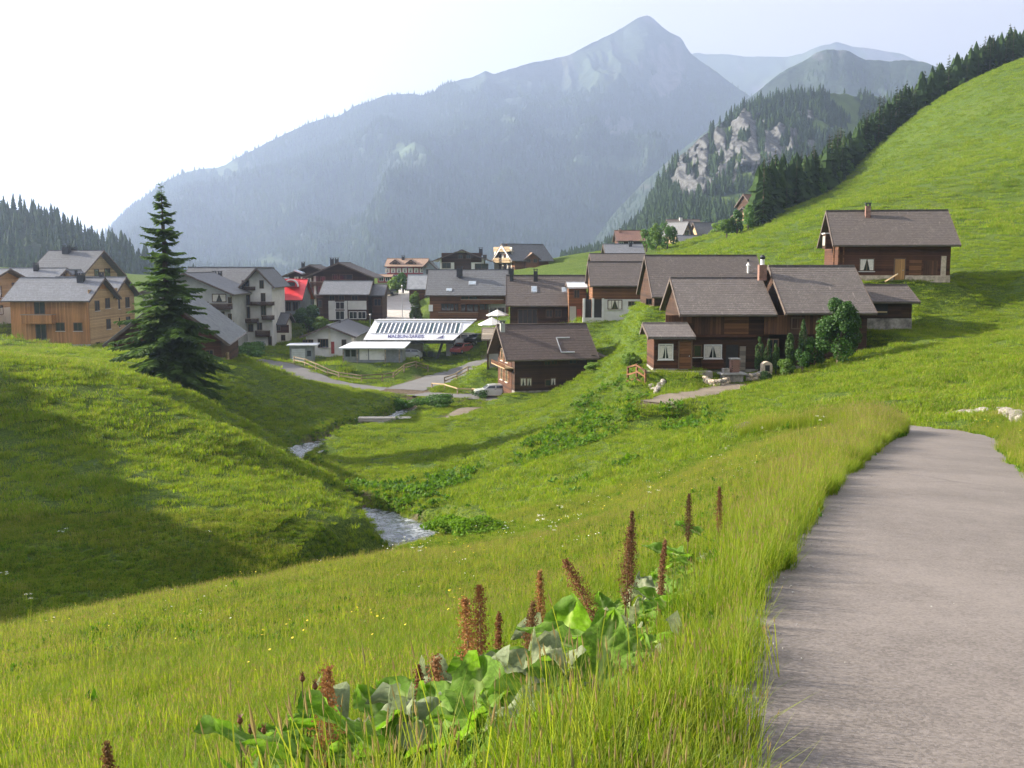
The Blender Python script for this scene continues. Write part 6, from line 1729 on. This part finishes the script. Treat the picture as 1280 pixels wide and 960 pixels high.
# ------------------------------------------------------------------ docks and thistles at the roadside
DOCK_S = [(405, 838, 4.6, 0, 'rust', 'rusty dock spike standing alone at the bottom, left of the big leaves', .050),
     (136, 925, 5.0, 0, 'rust', 'tip of a brown dock spike at the bottom edge on the left', .03),
     (588, 750, 6.7, 0, 'rust', 'thick reddish dock spike, front one of a close pair', .062),
     (601, 733, 7.1, 0, 'rustdark', 'taller darker dock spike, rear one of a close pair', .055),
     (545, 824, 5.5, 0, 'rust', 'pale brown feathery dock spike below the close pair', .050),
     (515, 836, 5.8, .12, 'rustdark', 'small brown leaning dock spike left of the feathery spike', .030),
     (622, 770, 6.9, 0, 'rustdark', 'short faint brown dock spike right of the close pair', .026),
     (660, 755, 6.5, 0, 'rust', 'slender orange brown dock spike above the big upright leaf', .040),
     (674, 715, 8.2, .05, 'rust', 'short dark orange dock spike just above the slender one', .040),
     (722, 700, 7.4, .42, 'rustdark', 'dock spike leaning strongly to the left', .055),
     (786, 664, 8.0, -.05, 'rustdark', 'tallest dark brown dock spike in the upper clump', .058),
     (790, 640, 9.6, 0, 'rustdark', 'thin dock spike showing behind the tallest one', .040),
     (826, 676, 8.8, 0, 'rustdark', 'small dark dock spike right of the tallest one', .028),
     (861, 617, 12.5, 0, 'rustdark', 'small red brown dock spike, left of the two farthest', .040),
     (900, 610, 13.5, 0, 'rustdark', 'small red brown dock spike, right of the two farthest', .040)]
DOCK_L = [(470, 930, 4.7), (560, 935, 4.6), (640, 925, 4.7), (700, 880, 5.1), (610, 880, 5.3), (690, 850, 5.9), (760, 860, 5.4), (720, 815, 6.2), (640, 830, 6.3), (575, 860, 5.9), (780, 800, 6.6), (690, 770, 7.3),
         (750, 760, 7.6), (800, 745, 7.8), (820, 715, 9.0), (850, 690, 10.2), (760, 715, 9.2), (880, 660, 12.0), (500, 900, 5.0), (440, 905, 5.0), (740, 920, 4.5), (660, 955, 4.2), (520, 958, 4.3), (420, 960, 4.3), (600, 950, 4.25), (575, 905, 4.9), (700, 935, 4.45), (765, 905, 4.75), (800, 865, 5.3), (640, 895, 5.0), (725, 860, 5.5), (835, 700, 9.6), (868, 668, 11.6), (800, 775, 7.2), (848, 735, 8.4), (775, 735, 8.4)]
for (u, v, d, tilt, *_r) in DOCK_S:
    DOCKS.append((at(u, v, d).x + math.sin(tilt) * .75, d))
for (u, v, d) in DOCK_L: DOCKS.append((at(u, v, d).x, d))
def m_dock():
    def mk(name, col, rib, trans, spec):
        m = leafy(name, col, .28, trans, .7, spec=spec)
        nt = m.node_tree; b = nt.nodes['Principled BSDF']
        src = b.inputs['Base Color'].links[0].from_socket
        a = N(nt, 'ShaderNodeAttribute', attribute_name='rib')
        pos = N(nt, 'ShaderNodeNewGeometry').outputs['Position']
        c = mix(nt, ramp(nt, noise(nt, pos, 38, 4, .7), [(.42, (1, 1, 1)), (.62, (0, 0, 0))]), src, tuple(x * .72 for x in col))
        sp = ramp(nt, noise(nt, pos, 90, 3, .6), [(.68, (0, 0, 0)), (.74, (1, 1, 1))])
        c = mix(nt, math_n(nt, 'MULTIPLY', sp, .6), c, (.16, .11, .04))
        c = mix(nt, a.outputs['Fac'], c, rib)
        nt.links.new(c, b.inputs['Base Color'])
        hs = [n for n in nt.nodes if n.type == 'HUE_SAT'][0]; nt.links.new(c, hs.inputs['Color'])
        return m
    M['dockbig'] = mk('big_dock_leaf', (0.140, 0.260, 0.034), (0.36, 0.46, 0.15), .50, .1)
    M['dockdry'] = mk('silvery_dock_leaf', (0.21, 0.25, 0.135), (0.34, 0.35, 0.22), .28, .12)
m_dock()

def dock_leaf_mesh(L, W, seed, mat, curl, wave):
    rnd = random.Random(seed)
    nt_, ns = 15, 10
    ph = [rnd.uniform(0, 6.3) for _ in range(4)]
    V, A = [], []
    for i in range(nt_ + 1):
        t = i / nt_
        w = W * (math.sin(math.pi * min(1, .10 + .90 * t) ** .8) ** .75) if t < 1 else 0
        for j in range(ns + 1):
            s = j / ns * 2 - 1
            x = s * w * .5
            edge = abs(s) ** 1.5
            y = L * t - .10 * L * (abs(s) if t < .12 else 0) * (1 - t / .12 if t < .12 else 0)
            z = -curl * L * t * t * .6 + .18 * W * abs(s) + wave * W * edge * math.sin(9 * t + ph[0] + (1.7 if s > 0 else 0)) + wave * .5 * W * math.sin(5 * t + ph[1] + 3 * s)
            z += .05 * W * rnd.uniform(-1, 1) * wave * 4
            z += .035 * W * math.cos(24 * t - 10 * abs(s))
            V.append((x, y, z))
            rib = max(0, 1 - abs(s) * 11) + .55 * max(0, math.cos(24 * t - 10 * abs(s)) - .82) * 5 * (1 - abs(s) * .5)
            A.append(min(1, rib))
    me = np_mesh('leaf', np.array(V), grid_faces(nt_ + 1, ns + 1), True, {'rib': A}, mat)
    return me

def spike_meshes(H, seed, mat, wid=.045, bare=.35):
    rnd = random.Random(seed); st = MB()
    bend = (rnd.uniform(-.04, .04), rnd.uniform(-.04, .04))
    pt = lambda z: Vector((bend[0] * (z / H) ** 2, bend[1] * (z / H) ** 2, z))
    st.tube([pt(0), pt(H * .5), pt(H)], [.008, .006, .002], 6)
    b = MB(); n = int(H * (1 - bare) / .012)
    for i in range(n):
        f = i / n; z = H * (bare + (1 - bare) * f)
        w = wid * (.62 + .55 * abs(math.sin(z * 38 + seed)) * rnd.uniform(.7, 1.2)) * (1 - f) ** .45 * (.35 + .65 * min(1, f * 6)) + .006
        for _ in range(38):
            a = rnd.uniform(0, 6.3); r = w * math.sqrt(rnd.random()) * rnd.uniform(.5, 1.25)
            p = pt(z) + Vector((math.cos(a) * r, math.sin(a) * r, rnd.uniform(-.01, .02) + r * .9))
            q = Vector((rnd.gauss(0, 1), rnd.gauss(0, 1), rnd.gauss(0, 1))).normalized() * rnd.uniform(.0034, .0078); e = q.orthogonal()
            b.add([p - q, p + e * .8, p + q, p - e * .8], [(0, 1, 2, 3)])
    return st.mesh('flower_spike', M['stem'], True), b.mesh('seeds', mat, fix=False)

def build_docks():
    rnd = random.Random(12)
    leaves = [dock_leaf_mesh(.42, .28, s, M['dockbig'], rnd.uniform(.1, .5), rnd.uniform(.05, .12)) for s in range(6)]
    dry = [dock_leaf_mesh(.34, .22, 20 + s, M['dockdry'], rnd.uniform(.5, 1.1), rnd.uniform(.22, .38)) for s in range(4)]
    pet = MB().tube([(0, 0, 0), (0, .5, .04), (0, 1, 0)], [.006, .005, .0035], 5).mesh('stalk', M['herb'])
    def add_leaf(t, ang, lift, plen, size, dryp, base_z=.0, droop=.5):
        d = Vector((math.cos(ang), math.sin(ang), 0)); up = Vector((0, 0, 1))
        e = (d * math.cos(lift) + up * math.sin(lift))
        tip = e * plen + Vector((0, 0, base_z))
        bl = lift - droop
        e2 = d * math.cos(bl) + up * math.sin(bl)
        x = e2.cross(up).normalized(); n = x.cross(e2)
        me = rnd.choice(dry) if rnd.random() < dryp else rnd.choice(leaves)
        o = mesh_obj('leaf', me, None, t)
        ml = Matrix.Translation(tip) @ Matrix((x, e2, n)).transposed().to_4x4() @ Matrix.Rotation(rnd.uniform(-.35, .35), 4, 'Y') @ Matrix.Scale(size, 4)
        o.matrix_local = ml
        xs = e.cross(up).normalized(); ns = xs.cross(e)
        s = mesh_obj('stalk', pet, None, o)
        # the stalk runs back from the leaf's foot to the plant's heart
        w = ml.inverted() @ Matrix.Translation((0, 0, base_z)) @ Matrix((xs, e, ns)).transposed().to_4x4() @ Matrix.Diagonal((1, plen, 1, 1))
        s.matrix_local = w
    for i, (u, v, d, tilt, mt, lab, wd) in enumerate(DOCK_S):
        top = at(u, v, d); hgt = 0
        bx = top.x + math.sin(tilt) * .75; g = gz(bx, d)
        H = max(.5, (top.z - g) / math.cos(tilt))
        t = thing('dock_plant', lab, 'plant', (bx, d, g), 0, 'flowering docks at the roadside')
        st, sd = spike_meshes(H, 30 + i, M[mt], wd * 1.45, .30 if H < .9 else .42)
        o = mesh_obj('flower_spike', st, None, t, rot=(0, -tilt, rnd.uniform(0, 6) if not tilt else 0)); mesh_obj('seeds', sd, None, o)['kind'] = 'stuff'
        n = (rnd.randint(5, 8) if d < 12 else 4) if u > 200 else 0
        for k in range(n): add_leaf(t, 6.283 * k / n + rnd.uniform(-.4, .4), rnd.uniform(.25, .85), rnd.uniform(.14, .34), rnd.uniform(.6, 1.0) * (.65 if u < 450 else 1), .25, 0, rnd.uniform(.3, 1.1))
    for (u, v, d) in DOCK_L:
        p = at(u, v, d); g = gz(p.x, d)
        t = thing('dock_plant', 'leafy dock without a flower spike in the roadside clump', 'plant', (p.x, d, g), 0, 'leafy docks in the roadside clump')
        n = rnd.randint(5, 8)
        for k in range(n): add_leaf(t, 6.283 * k / n + rnd.uniform(-.5, .5), rnd.uniform(.35, 1.05), rnd.uniform(.16, .38), rnd.uniform(.65, 1.15), .30, 0, rnd.uniform(.2, 1.2))
    p = at(700, 848, 5.9); t = thing('dock_plant', 'dock with one broad bright leaf held upright', 'plant', (p.x, 5.9, gz(p.x, 5.9)))
    add_leaf(t, -1.2, 1.5, .30, 1.25, 0, 0, .15); add_leaf(t, .4, 1.0, .25, .9, 0); add_leaf(t, 2.6, .9, .25, .9, 0)
    for (u, v, d, lab, n) in ((300, 903, 4.7, 'purple thistle head beside the foreground docks', 2), (378, 850, 4.8, 'thistle with dark closed buds left of the rusty spike', 3), (330, 915, 4.8, 'low thistle with brown buds', 2)):
        top = at(u, v, d); g = gz(top.x, d); H = top.z - g
        t = thing('thistle', lab, 'plant', (top.x, d, g))
        st = MB(); tips = []
        for k in range(n):
            a = rnd.uniform(0, 6.3); q = Vector((math.cos(a) * .06 * k, math.sin(a) * .04 * k, H - .04 * k)); tips.append(q)
            st.tube([(0, 0, 0), (q.x * .3, q.y * .3, H * .6), q], [.005, .004, .003], 5)
        st.build('stem', M['stem'], t)
        for q in tips:
            b = MB(); b.tube([q + Vector((0, 0, -.008)), q + Vector((0, 0, .006)), q + Vector((0, 0, .022))], [.006, .015, .009], 7)
            o = b.build('bud', M['rustdark'], t)
            c = MB()
            for _ in range(30):
                a = rnd.uniform(0, 6.3); e = q + Vector((math.cos(a) * .017, math.sin(a) * .017, .042)); s = Vector((-math.sin(a), math.cos(a), 0)) * .0025
                c.add([q + Vector((0, 0, .018)) - s, q + Vector((0, 0, .018)) + s, e], [(0, 1, 2)])
            c.build('petals', M['purple'] if 'purple' in lab else M['rustdark'], o, fix=False)
        b = MB()
        for k in range(7): herb_leaf(b, (0, 0, H * (.1 + .1 * k)), k * 2.4, .14, .05, .5)
        b.build('leaf', M['herb'], t, fix=False)

# ------------------------------------------------------------------ fences, bridge, stones
def fence(name, label, uvds, h=1.05, rails=2, post=.12, rail=.10, step=2.4, mat='fence', railmat=None):
    pl = [g_at(*q) for q in uvds]
    pts = []
    for a, b in zip(pl[:-1], pl[1:]):
        n = max(1, round((b - a).length / step))
        for k in range(n): pts.append(a.lerp(b, k / n))
    pts.append(pl[-1])
    for p in pts: p.z = gz(p.x, p.y)
    t = thing(name, label, 'fence', pts[0])
    for i, p in enumerate(pts):
        o = mesh_obj('post', cached(('fp', h, post, mat), lambda: MB().box(-post/2, post/2, -post/2, post/2, -.6, h).mesh('post', M[mat])), None, t, p - pts[0], (random.uniform(-.05, .05), random.uniform(-.05, .05), random.uniform(0, 1)))
    for a, b in zip(pts[:-1], pts[1:]):
        for r in range(rails):
            z = h * (.92 - .45 * r) + random.uniform(-.04, .04)
            MB().bar(a - pts[0] + Vector((0, -post*.6, z)), b - pts[0] + Vector((0, -post*.6, z + random.uniform(-.05, .05))), rail * .6, rail).build('rail', M[railmat or mat], t)
    return t

def rock(seed, sx, sy, sz, mat):
    rnd = random.Random(seed); bm = bmesh.new(); bmesh.ops.create_icosphere(bm, subdivisions=2, radius=.5)
    for v in bm.verts:
        n = v.co.normalized(); k = 1 + .22 * math.sin(n.x * 5 + seed) * math.cos(n.y * 4 + seed * 2) + rnd.uniform(-.10, .10)
        v.co = Vector((max(-.42, min(.42, v.co.x * k)) * sx, max(-.42, min(.42, v.co.y * k)) * sy, max(-.40, min(.40, v.co.z * k)) * sz))
    me = bpy.data.meshes.new('stone'); bm.to_mesh(me); bm.free(); me.materials.append(mat); return me

def stone_row(name, label, uvds, n, s, cat='stone wall', layers=1, mats=('stone', 'stonewarm'), seed=1):
    rnd = random.Random(seed); pl = [g_at(*q) for q in uvds]
    seg = [(b - a).length for a, b in zip(pl[:-1], pl[1:])]; tot = sum(seg)
    t = thing(name, label, cat, pl[0]); ms = [rock(seed * 10 + k, 1.25, 1.0, .9, M[mats[k % len(mats)]]) for k in range(6)]
    for L in range(layers):
        for k in range(n):
            q = tot * (k + .5 + .3 * L) / n; i = 0
            while i < len(seg) - 1 and q > seg[i]: q -= seg[i]; i += 1
            p = pl[i].lerp(pl[i+1], min(1, q / seg[i])); p = p + Vector((rnd.uniform(-.15, .15) * s, rnd.uniform(-.3, .3) * s, 0))
            z = gz(p.x, p.y) + s * .25 + L * s * .62
            mesh_obj('stone', rnd.choice(ms), None, t, Vector((p.x, p.y, z)) - pl[0], (rnd.uniform(-.3, .3), rnd.uniform(-.3, .3), rnd.uniform(0, 6.3)), (s * rnd.uniform(.7, 1.3), s * rnd.uniform(.7, 1.3), s * rnd.uniform(.7, 1.25)))
    return t

def build_small():
    fence('rail_fence', 'long low wooden rail fence along the lane before the station meadow', [(368, 463, 140), (395, 466, 137), (424, 471, 134.5), (452, 474.5, 133), (478, 472, 135), (505, 468, 138), (535, 463, 142)], .95, 2, .14, .12)
    fence('rail_fence', 'pale rail fence between the lane and the silver car', [(540, 484, 126.5), (556, 486, 125), (572, 490, 122), (590, 490, 121.5), (612, 493, 119.5)], .75, 1, .12, .13, railmat='woodlight')
    fence('rail_fence', 'wooden fence climbing the side lane towards the small shelter', [(556, 478, 130), (585, 471, 135), (592, 466, 138), (612, 457, 143), (622, 452, 144)], 1.0, 2, .14, .13)
    fence('porch_railing', 'wooden railing of the porch steps at the left end of the farmhouse', [(785, 462, 77.5), (796, 463, 76.5), (807, 464, 75.5)], 1.1, 3, .13, .12, 1.1, 'woodmid')
    fence('pasture_fence', 'few pale posts on the crest of the green slope', [(1118, 160, 318), (1130, 152, 320), (1150, 142, 322), (1165, 133, 325)], 1.7, 0, .5, .1, 5.0, 'woodlight')
    # footbridge
    a, b_ = at(448, 525, 104), at(514, 522, 104)
    a.z += .22; b_.z += .22
    t = thing('footbridge', 'narrow wooden footbridge over the stream', 'bridge', a); L = (b_ - a).length; t.rotation_euler.z = math.atan2(b_.y - a.y, b_.x - a.x)
    n = 26
    pk = MB().box(-.088, .088, -.65, .65, .0, .05).mesh('plank', M['palewood'])
    for k in range(n): mesh_obj('plank', pk, None, t, (L * (k + .5) / n, 0, random.uniform(-.006, .006)), (0, 0, random.uniform(-.015, .015)))
    for y in (-.5, .5): MB().box(-.3, L + .3, y - .11, y + .11, -.30, -.002).build('beam', M['palewood'], t)
    for x in (-.3, L - .3): MB().box(x - .3, x + .7, -.9, .9, -1.6, -.302).build('abutment', M['stone'], t)
    stone_row('stone_row', 'row of pale boulders along the far side of the road bend', [(1181, 527, 44.5), (1200, 524, 44.5), (1222, 527, 42.5), (1245, 531, 40.5), (1262, 541, 36.5), (1276, 552, 33)], 26, .40, 'stones', 1, ('stone',), 3)
    stone_row('dry_stone_wall', 'low wall of pale stones in front of the farmhouse yard', [(880, 481, 75.5), (890, 484, 74.5), (905, 483, 75), (912, 474, 77), (928, 474, 77.5)], 20, .36, 'stone wall', 2, ('stonewarm', 'stone'), 4)
    stone_row('dry_stone_wall', 'stone wall rising beside the garden hearth to the shrubs', [(934, 474, 77), (944, 468, 77), (955, 460, 77.5), (962, 449, 78)], 14, .42, 'stone wall', 2, ('stone', 'stonewarm'), 5)
    stone_row('stone_heap', 'dark heap of stones at the corner of the porch', [(813, 469, 75), (822, 472, 74), (830, 470, 75), (818, 480, 73)], 12, .42, 'stones', 1, ('stone',), 6)
    # garden hearth
    p = g_at(915, 466, 76.8)
    t = thing('garden_hearth', 'stone garden hearth with a brick chimney and slab table', 'garden hearth', p, R(8))
    MB().box(-.75, .75, -.35, .55, -.4, .55).build('base', M['stone'], t); MB().box(-.95, .95, -.5, .65, .552, .68).build('slab', M['concrete'], t)
    st = MB().box(-.05, .55, .0, .5, .682, 1.65).build('chimney', M['brick'], t); MB().box(-.12, .62, -.07, .57, 1.652, 1.74).build('chimney_cap', M['concrete'], st)
    MB().box(-.7, -.25, -.2, .3, .682, 1.0).build('firebox', M['stone'], t); MB().box(-.02, .5, -.03, 0, .75, 1.2).build('fire_opening', M['blackmetal'], st)
    br = MB().box(-.1, .1, -.05, .05, -.035, .035).mesh('brick', M['brick'])
    for r in range(11):
        for k in range(3): mesh_obj('brick', br, None, st, (.05 + .2 * k + (.1 if r % 2 else 0) - .02, -.03 if r > 5 else 0.0, .74 + r * .083))
    p = g_at(958, 458, 77.3); t = thing('stone_pillar', 'short arched stone pillar at the top of the stone wall', 'stone pillar', p)
    MB().box(-.35, .35, -.3, .3, -.3, .5).build('base', M['stonewarm'], t); b = MB(); b.prism([(-.38, .5), (-.38, .95)] + [(.38 * math.cos(math.pi * (1 - k / 8)), .95 + .3 * math.sin(math.pi * k / 8)) for k in range(1, 8)] + [(.38, .95), (.38, .5)], -.32, .32); b.build('niche_top', M['stonewarm'], t)
    MB().box(-.17, .17, -.335, -.321, .55, 1.0).build('niche_shade', M['dark'], t)  # thin dark sheet on the face paints the shade of a hollow
    # parasol
    p = g_at(615, 412, 145); top = at(615, 396.5, 145)
    t = thing('parasol', 'large white parasol open between the hotel and the dark chalet', 'parasol', p); H = top.z - p.z
    MB().tube([(0, 0, -.3), (0, 0, H)], .05, 8).build('pole', M['steel'], t)
    cs = MB()
    for k in range(8):
        a0, a1 = 6.283 * k / 8, 6.283 * (k + 1) / 8; r = 1.95
        cs.add([(0, 0, H), (r * math.cos(a0), r * math.sin(a0), H - .95), (r * math.cos(a1), r * math.sin(a1), H - .95), (r * math.cos(a0) * .98, r * math.sin(a0) * .98, H - 1.12), (r * math.cos(a1) * .98, r * math.sin(a1) * .98, H - 1.12)], [(0, 1, 2), (1, 3, 4, 2)])
    cs.build('canopy', M['white'], t, fix=False); MB().box(-.4, .4, -.4, .4, -.3, .1).build('foot', M['concrete'], t)
    p2 = g_at(622, 418, 141); c = copy_tree(t); c.location = p2; c['label'] = 'second smaller parasol below the large white one'; c.scale = (.8, .8, .75)
    # lamp posts and a flag pole by the street
    for (u, v, d, h, lab) in ((503, 385, 172, 7, 'thin lamp post on the left side of the pale street'), (463, 400, 170, 4.5, 'short pole before the grey roofed house')):
        p = g_at(u, v + 18, d); t = thing('lamp_post', lab, 'lamp post', p)
        MB().tube([(0, 0, -.4), (0, 0, h)], [.07, .045], 8).build('pole', M['steel'], t); MB().tube([(0, 0, h), (.0, 0, h + .12), (0, 0, h + .3)], [.05, .16, .10], 8).build('lamp_head', M['white'], t)

# ------------------------------------------------------------------ cars
def car_paint(name, col):
    m, nt, b = mat_new(name); b.inputs['Base Color'].default_value = (*col, 1); b.inputs['Roughness'].default_value = .28; b.inputs['Metallic'].default_value = .2
    b.inputs['Coat Weight'].default_value = .6
    n = noise(nt, coords(nt), 3.0, 4); nt.links.new(ramp(nt, n, [(.35, tuple(c * .85 for c in col)), (.7, col)]), b.inputs['Base Color'])
    return m
def make_car(label, loc, rz, paint, kind='hatch', name='parked_car'):
    van = kind == 'van'
    Lc, Wc = (4.6, 1.85) if van else (4.1, 1.70)
    prof = [(-2.0, .32), (-2.05, .62), (-1.95, .84), (-1.05, .98), (-.45, 1.42), (.35, 1.50), (1.35, 1.44), (1.85, 1.02), (2.02, .92), (2.04, .40), (1.9, .28), (-1.9, .26)]
    if van: prof = [(-2.25, .35), (-2.3, .75), (-2.1, 1.0), (-1.55, 1.15), (-1.0, 1.85), (-.7, 1.95), (2.1, 1.95), (2.25, 1.8), (2.3, .6), (2.25, .35), (2.0, .28), (-2.0, .28)]
    t = thing(name, label, 'car', loc, rz, 'cars parked in the village')
    body = MB(); n = len(prof)
    rings = ((-Wc/2, .86), (-Wc/2 * .97, 1.0), (Wc/2 * .97, 1.0), (Wc/2, .86))
    def tum(z): return 1 - .16 * max(0, (z - .9)) / .6
    vs = []
    for y, k in ((-1, 0), (-.96, 1), (.96, 1), (1, 0)):
        for (x, z) in prof:
            kk = 1 if k else .965
            vs.append((x * kk, y * Wc/2 * tum(z), (z - .6) * kk + .6))
    fs = []
    for r in range(3):
        for i in range(n): fs.append([r*n + i, r*n + (i+1) % n, (r+1)*n + (i+1) % n, (r+1)*n + i])
    fs.append(list(range(n))); fs.append([3*n + i for i in range(n)][::-1])
    body.add(vs, fs); o = body.build('body', paint, t)
    def quad(name, pts, off, mat, parent=t):
        b = MB(); q = [Vector(p) for p in pts]; nn = (q[1] - q[0]).cross(q[2] - q[0]).normalized() * off
        b.add([p - nn for p in q] + [p + nn for p in q], [(3,2,1,0),(4,5,6,7),(0,1,5,4),(1,2,6,5),(2,3,7,6),(3,0,4,7)]); return b.build(name, mat, parent)
    zb, zt = (1.08, 1.36) if not van else (1.2, 1.75)
    xs = ((-.72, -.36, .28, .30), (.40, .42, 1.22, 1.50)) if not van else ((-1.25, -.9, -.15, -.15), (0.0, 0.0, .95, .95), (1.1, 1.1, 2.0, 2.05))
    for sg in (-1, 1):
        for (a, b2, c, d2) in xs:
            y0, y1 = sg * Wc/2 * tum(zb) * 1.004, sg * Wc/2 * tum(zt) * 1.004
            quad('side_window', [(a, y0, zb), (d2, y0, zb), (c, y1, zt), (b2, y1, zt)], .012, M['glass'])
        quad('door_handle', [(.2, sg*Wc/2*1.0, .92), (.4, sg*Wc/2*1.0, .92), (.4, sg*Wc/2*1.0, .96), (.2, sg*Wc/2*1.0, .96)], .02, M['blackmetal'])
        quad('headlight', [(-1.99, sg*.48, .68), (-1.99, sg*.75, .68), (-1.93, sg*.75, .84), (-1.93, sg*.48, .84)] if not van else [(-2.29, sg*.5, .75), (-2.29, sg*.8, .75), (-2.2, sg*.8, .93), (-2.2, sg*.5, .93)], .02, M['white'])
        quad('tail_light', [(2.03 if not van else 2.3, sg*.5, .78), (2.03 if not van else 2.3, sg*.76, .78), (2.0 if not van else 2.29, sg*.76, .94), (2.0 if not van else 2.29, sg*.5, .94)], .02, M['doorred'])
    w = .66
    quad('windscreen', [(-1.00, -w, 1.02), (-1.00, w, 1.02), (-.52, w * .92, 1.39), (-.52, -w * .92, 1.39)] if not van else [(-1.5, -.78, 1.22), (-1.5, .78, 1.22), (-1.05, .72, 1.80), (-1.05, -.72, 1.80)], .02, M['glass'])
    quad('rear_window', [(1.78, -w, 1.08), (1.78, w, 1.08), (1.42, w * .92, 1.40), (1.42, -w * .92, 1.40)] if not van else [(2.285, -.7, 1.15), (2.285, .7, 1.15), (2.26, .66, 1.7), (2.26, -.66, 1.7)], .02, M['glass'])
    for x in ((-1.28, 1.28) if not van else (-1.45, 1.4)):
        for sg in (-1, 1):
            wh = MB(); c = [(math.cos(6.283*k/16) * .31, math.sin(6.283*k/16) * .31) for k in range(16)]
            wh.prism([(x + q[0], .31 + q[1]) for q in c], sg * (Wc/2 - .19), sg * (Wc/2 + .012)); wo = wh.build('wheel', M['blackmetal'], t)
            r = MB().prism([(x + q[0] * .62, .31 + q[1] * .62) for q in c], sg * (Wc/2 - .02), sg * (Wc/2 + .022)); r.build('rim', M['steel'], wo)
    return t
def build_grit():
    g = np.random.default_rng(77); n = 700
    d = np.gradient(road_l[:, :2], axis=0); d /= np.linalg.norm(d, axis=1)[:, None]
    k = (g.random(n) ** 1.6 * (len(road_l) - 2)).astype(int); sd = np.where(g.random(n) < .7, -1, 1)
    o = 1.40 - np.abs(g.normal(0, .16, n)); o[:25] = g.uniform(-1.3, 1.3, 25)
    x = road_l[k, 0] + d[k, 1] * o * sd + g.normal(0, .1, n); y = road_l[k, 1] - d[k, 0] * o * sd + g.normal(0, .3, n)
    _, z, _ = near_line(road_l, x, y, 4)
    m = z != 0; x, y, z = x[m], y[m], z[m]; n = len(x); s = g.uniform(.006, .016, n)
    ms = [(rock(90 + q, 1.2, 1, .7, M['concrete']), None) for q in range(3)]
    gn_scatter('road_gravel', np.stack([x, y, z - .004], -1), np.stack([g.uniform(0, 6, n)] * 3, -1), np.stack([s, s, s * .7], -1), g.integers(0, 3, n), ms, 'loose grit along the edges of the asphalt road')
def build_cars():
    P = {k: car_paint(k + '_car_paint', c) for k, c in dict(white=(.62, .63, .64), dark=(.03, .035, .045), red=(.42, .06, .06), silver=(.42, .43, .45), blue=(.05, .08, .18), pink=(.42, .10, .11)).items()}
    def put(u, v, d, rz, *a, **k): p = g_at(u, v, d); p.z += .02; make_car(a[0], p, R(rz), *a[1:], **k)
    put(615, 487, 119.5, 8, 'silver white car half hidden by the corner of the dark chalet', P['white'])
    put(577, 447, 153, 62, 'red and pale car parked under the right end of the station', P['pink'])
    put(576, 441, 156, 10, 'white van behind the red car by the station', P['white'], 'van')
    put(511, 447, 153, 3, 'silver car in the shade under the station', P['silver'])
    put(594, 439, 156, 65, 'dark car between the station and the side lane', P['dark'])
    put(468, 397, 170, 20, 'blue car beside the grey roofed house', P['blue'])
    put(528, 398, 168, 5, 'pale car parked along the foot of the large brown hotel', P['silver'])
    put(490, 366, 214, 80, 'dark car at the left edge of the pale street', P['dark'])
# ------------------------------------------------------------------ the scene
build_village()
build_ground(); build_ways(); build_mountains(); build_haze()
build_grass(); build_dock_patches(); build_forest()
build_spruce(); build_bushes(); build_docks(); build_small(); build_cars(); build_grit()
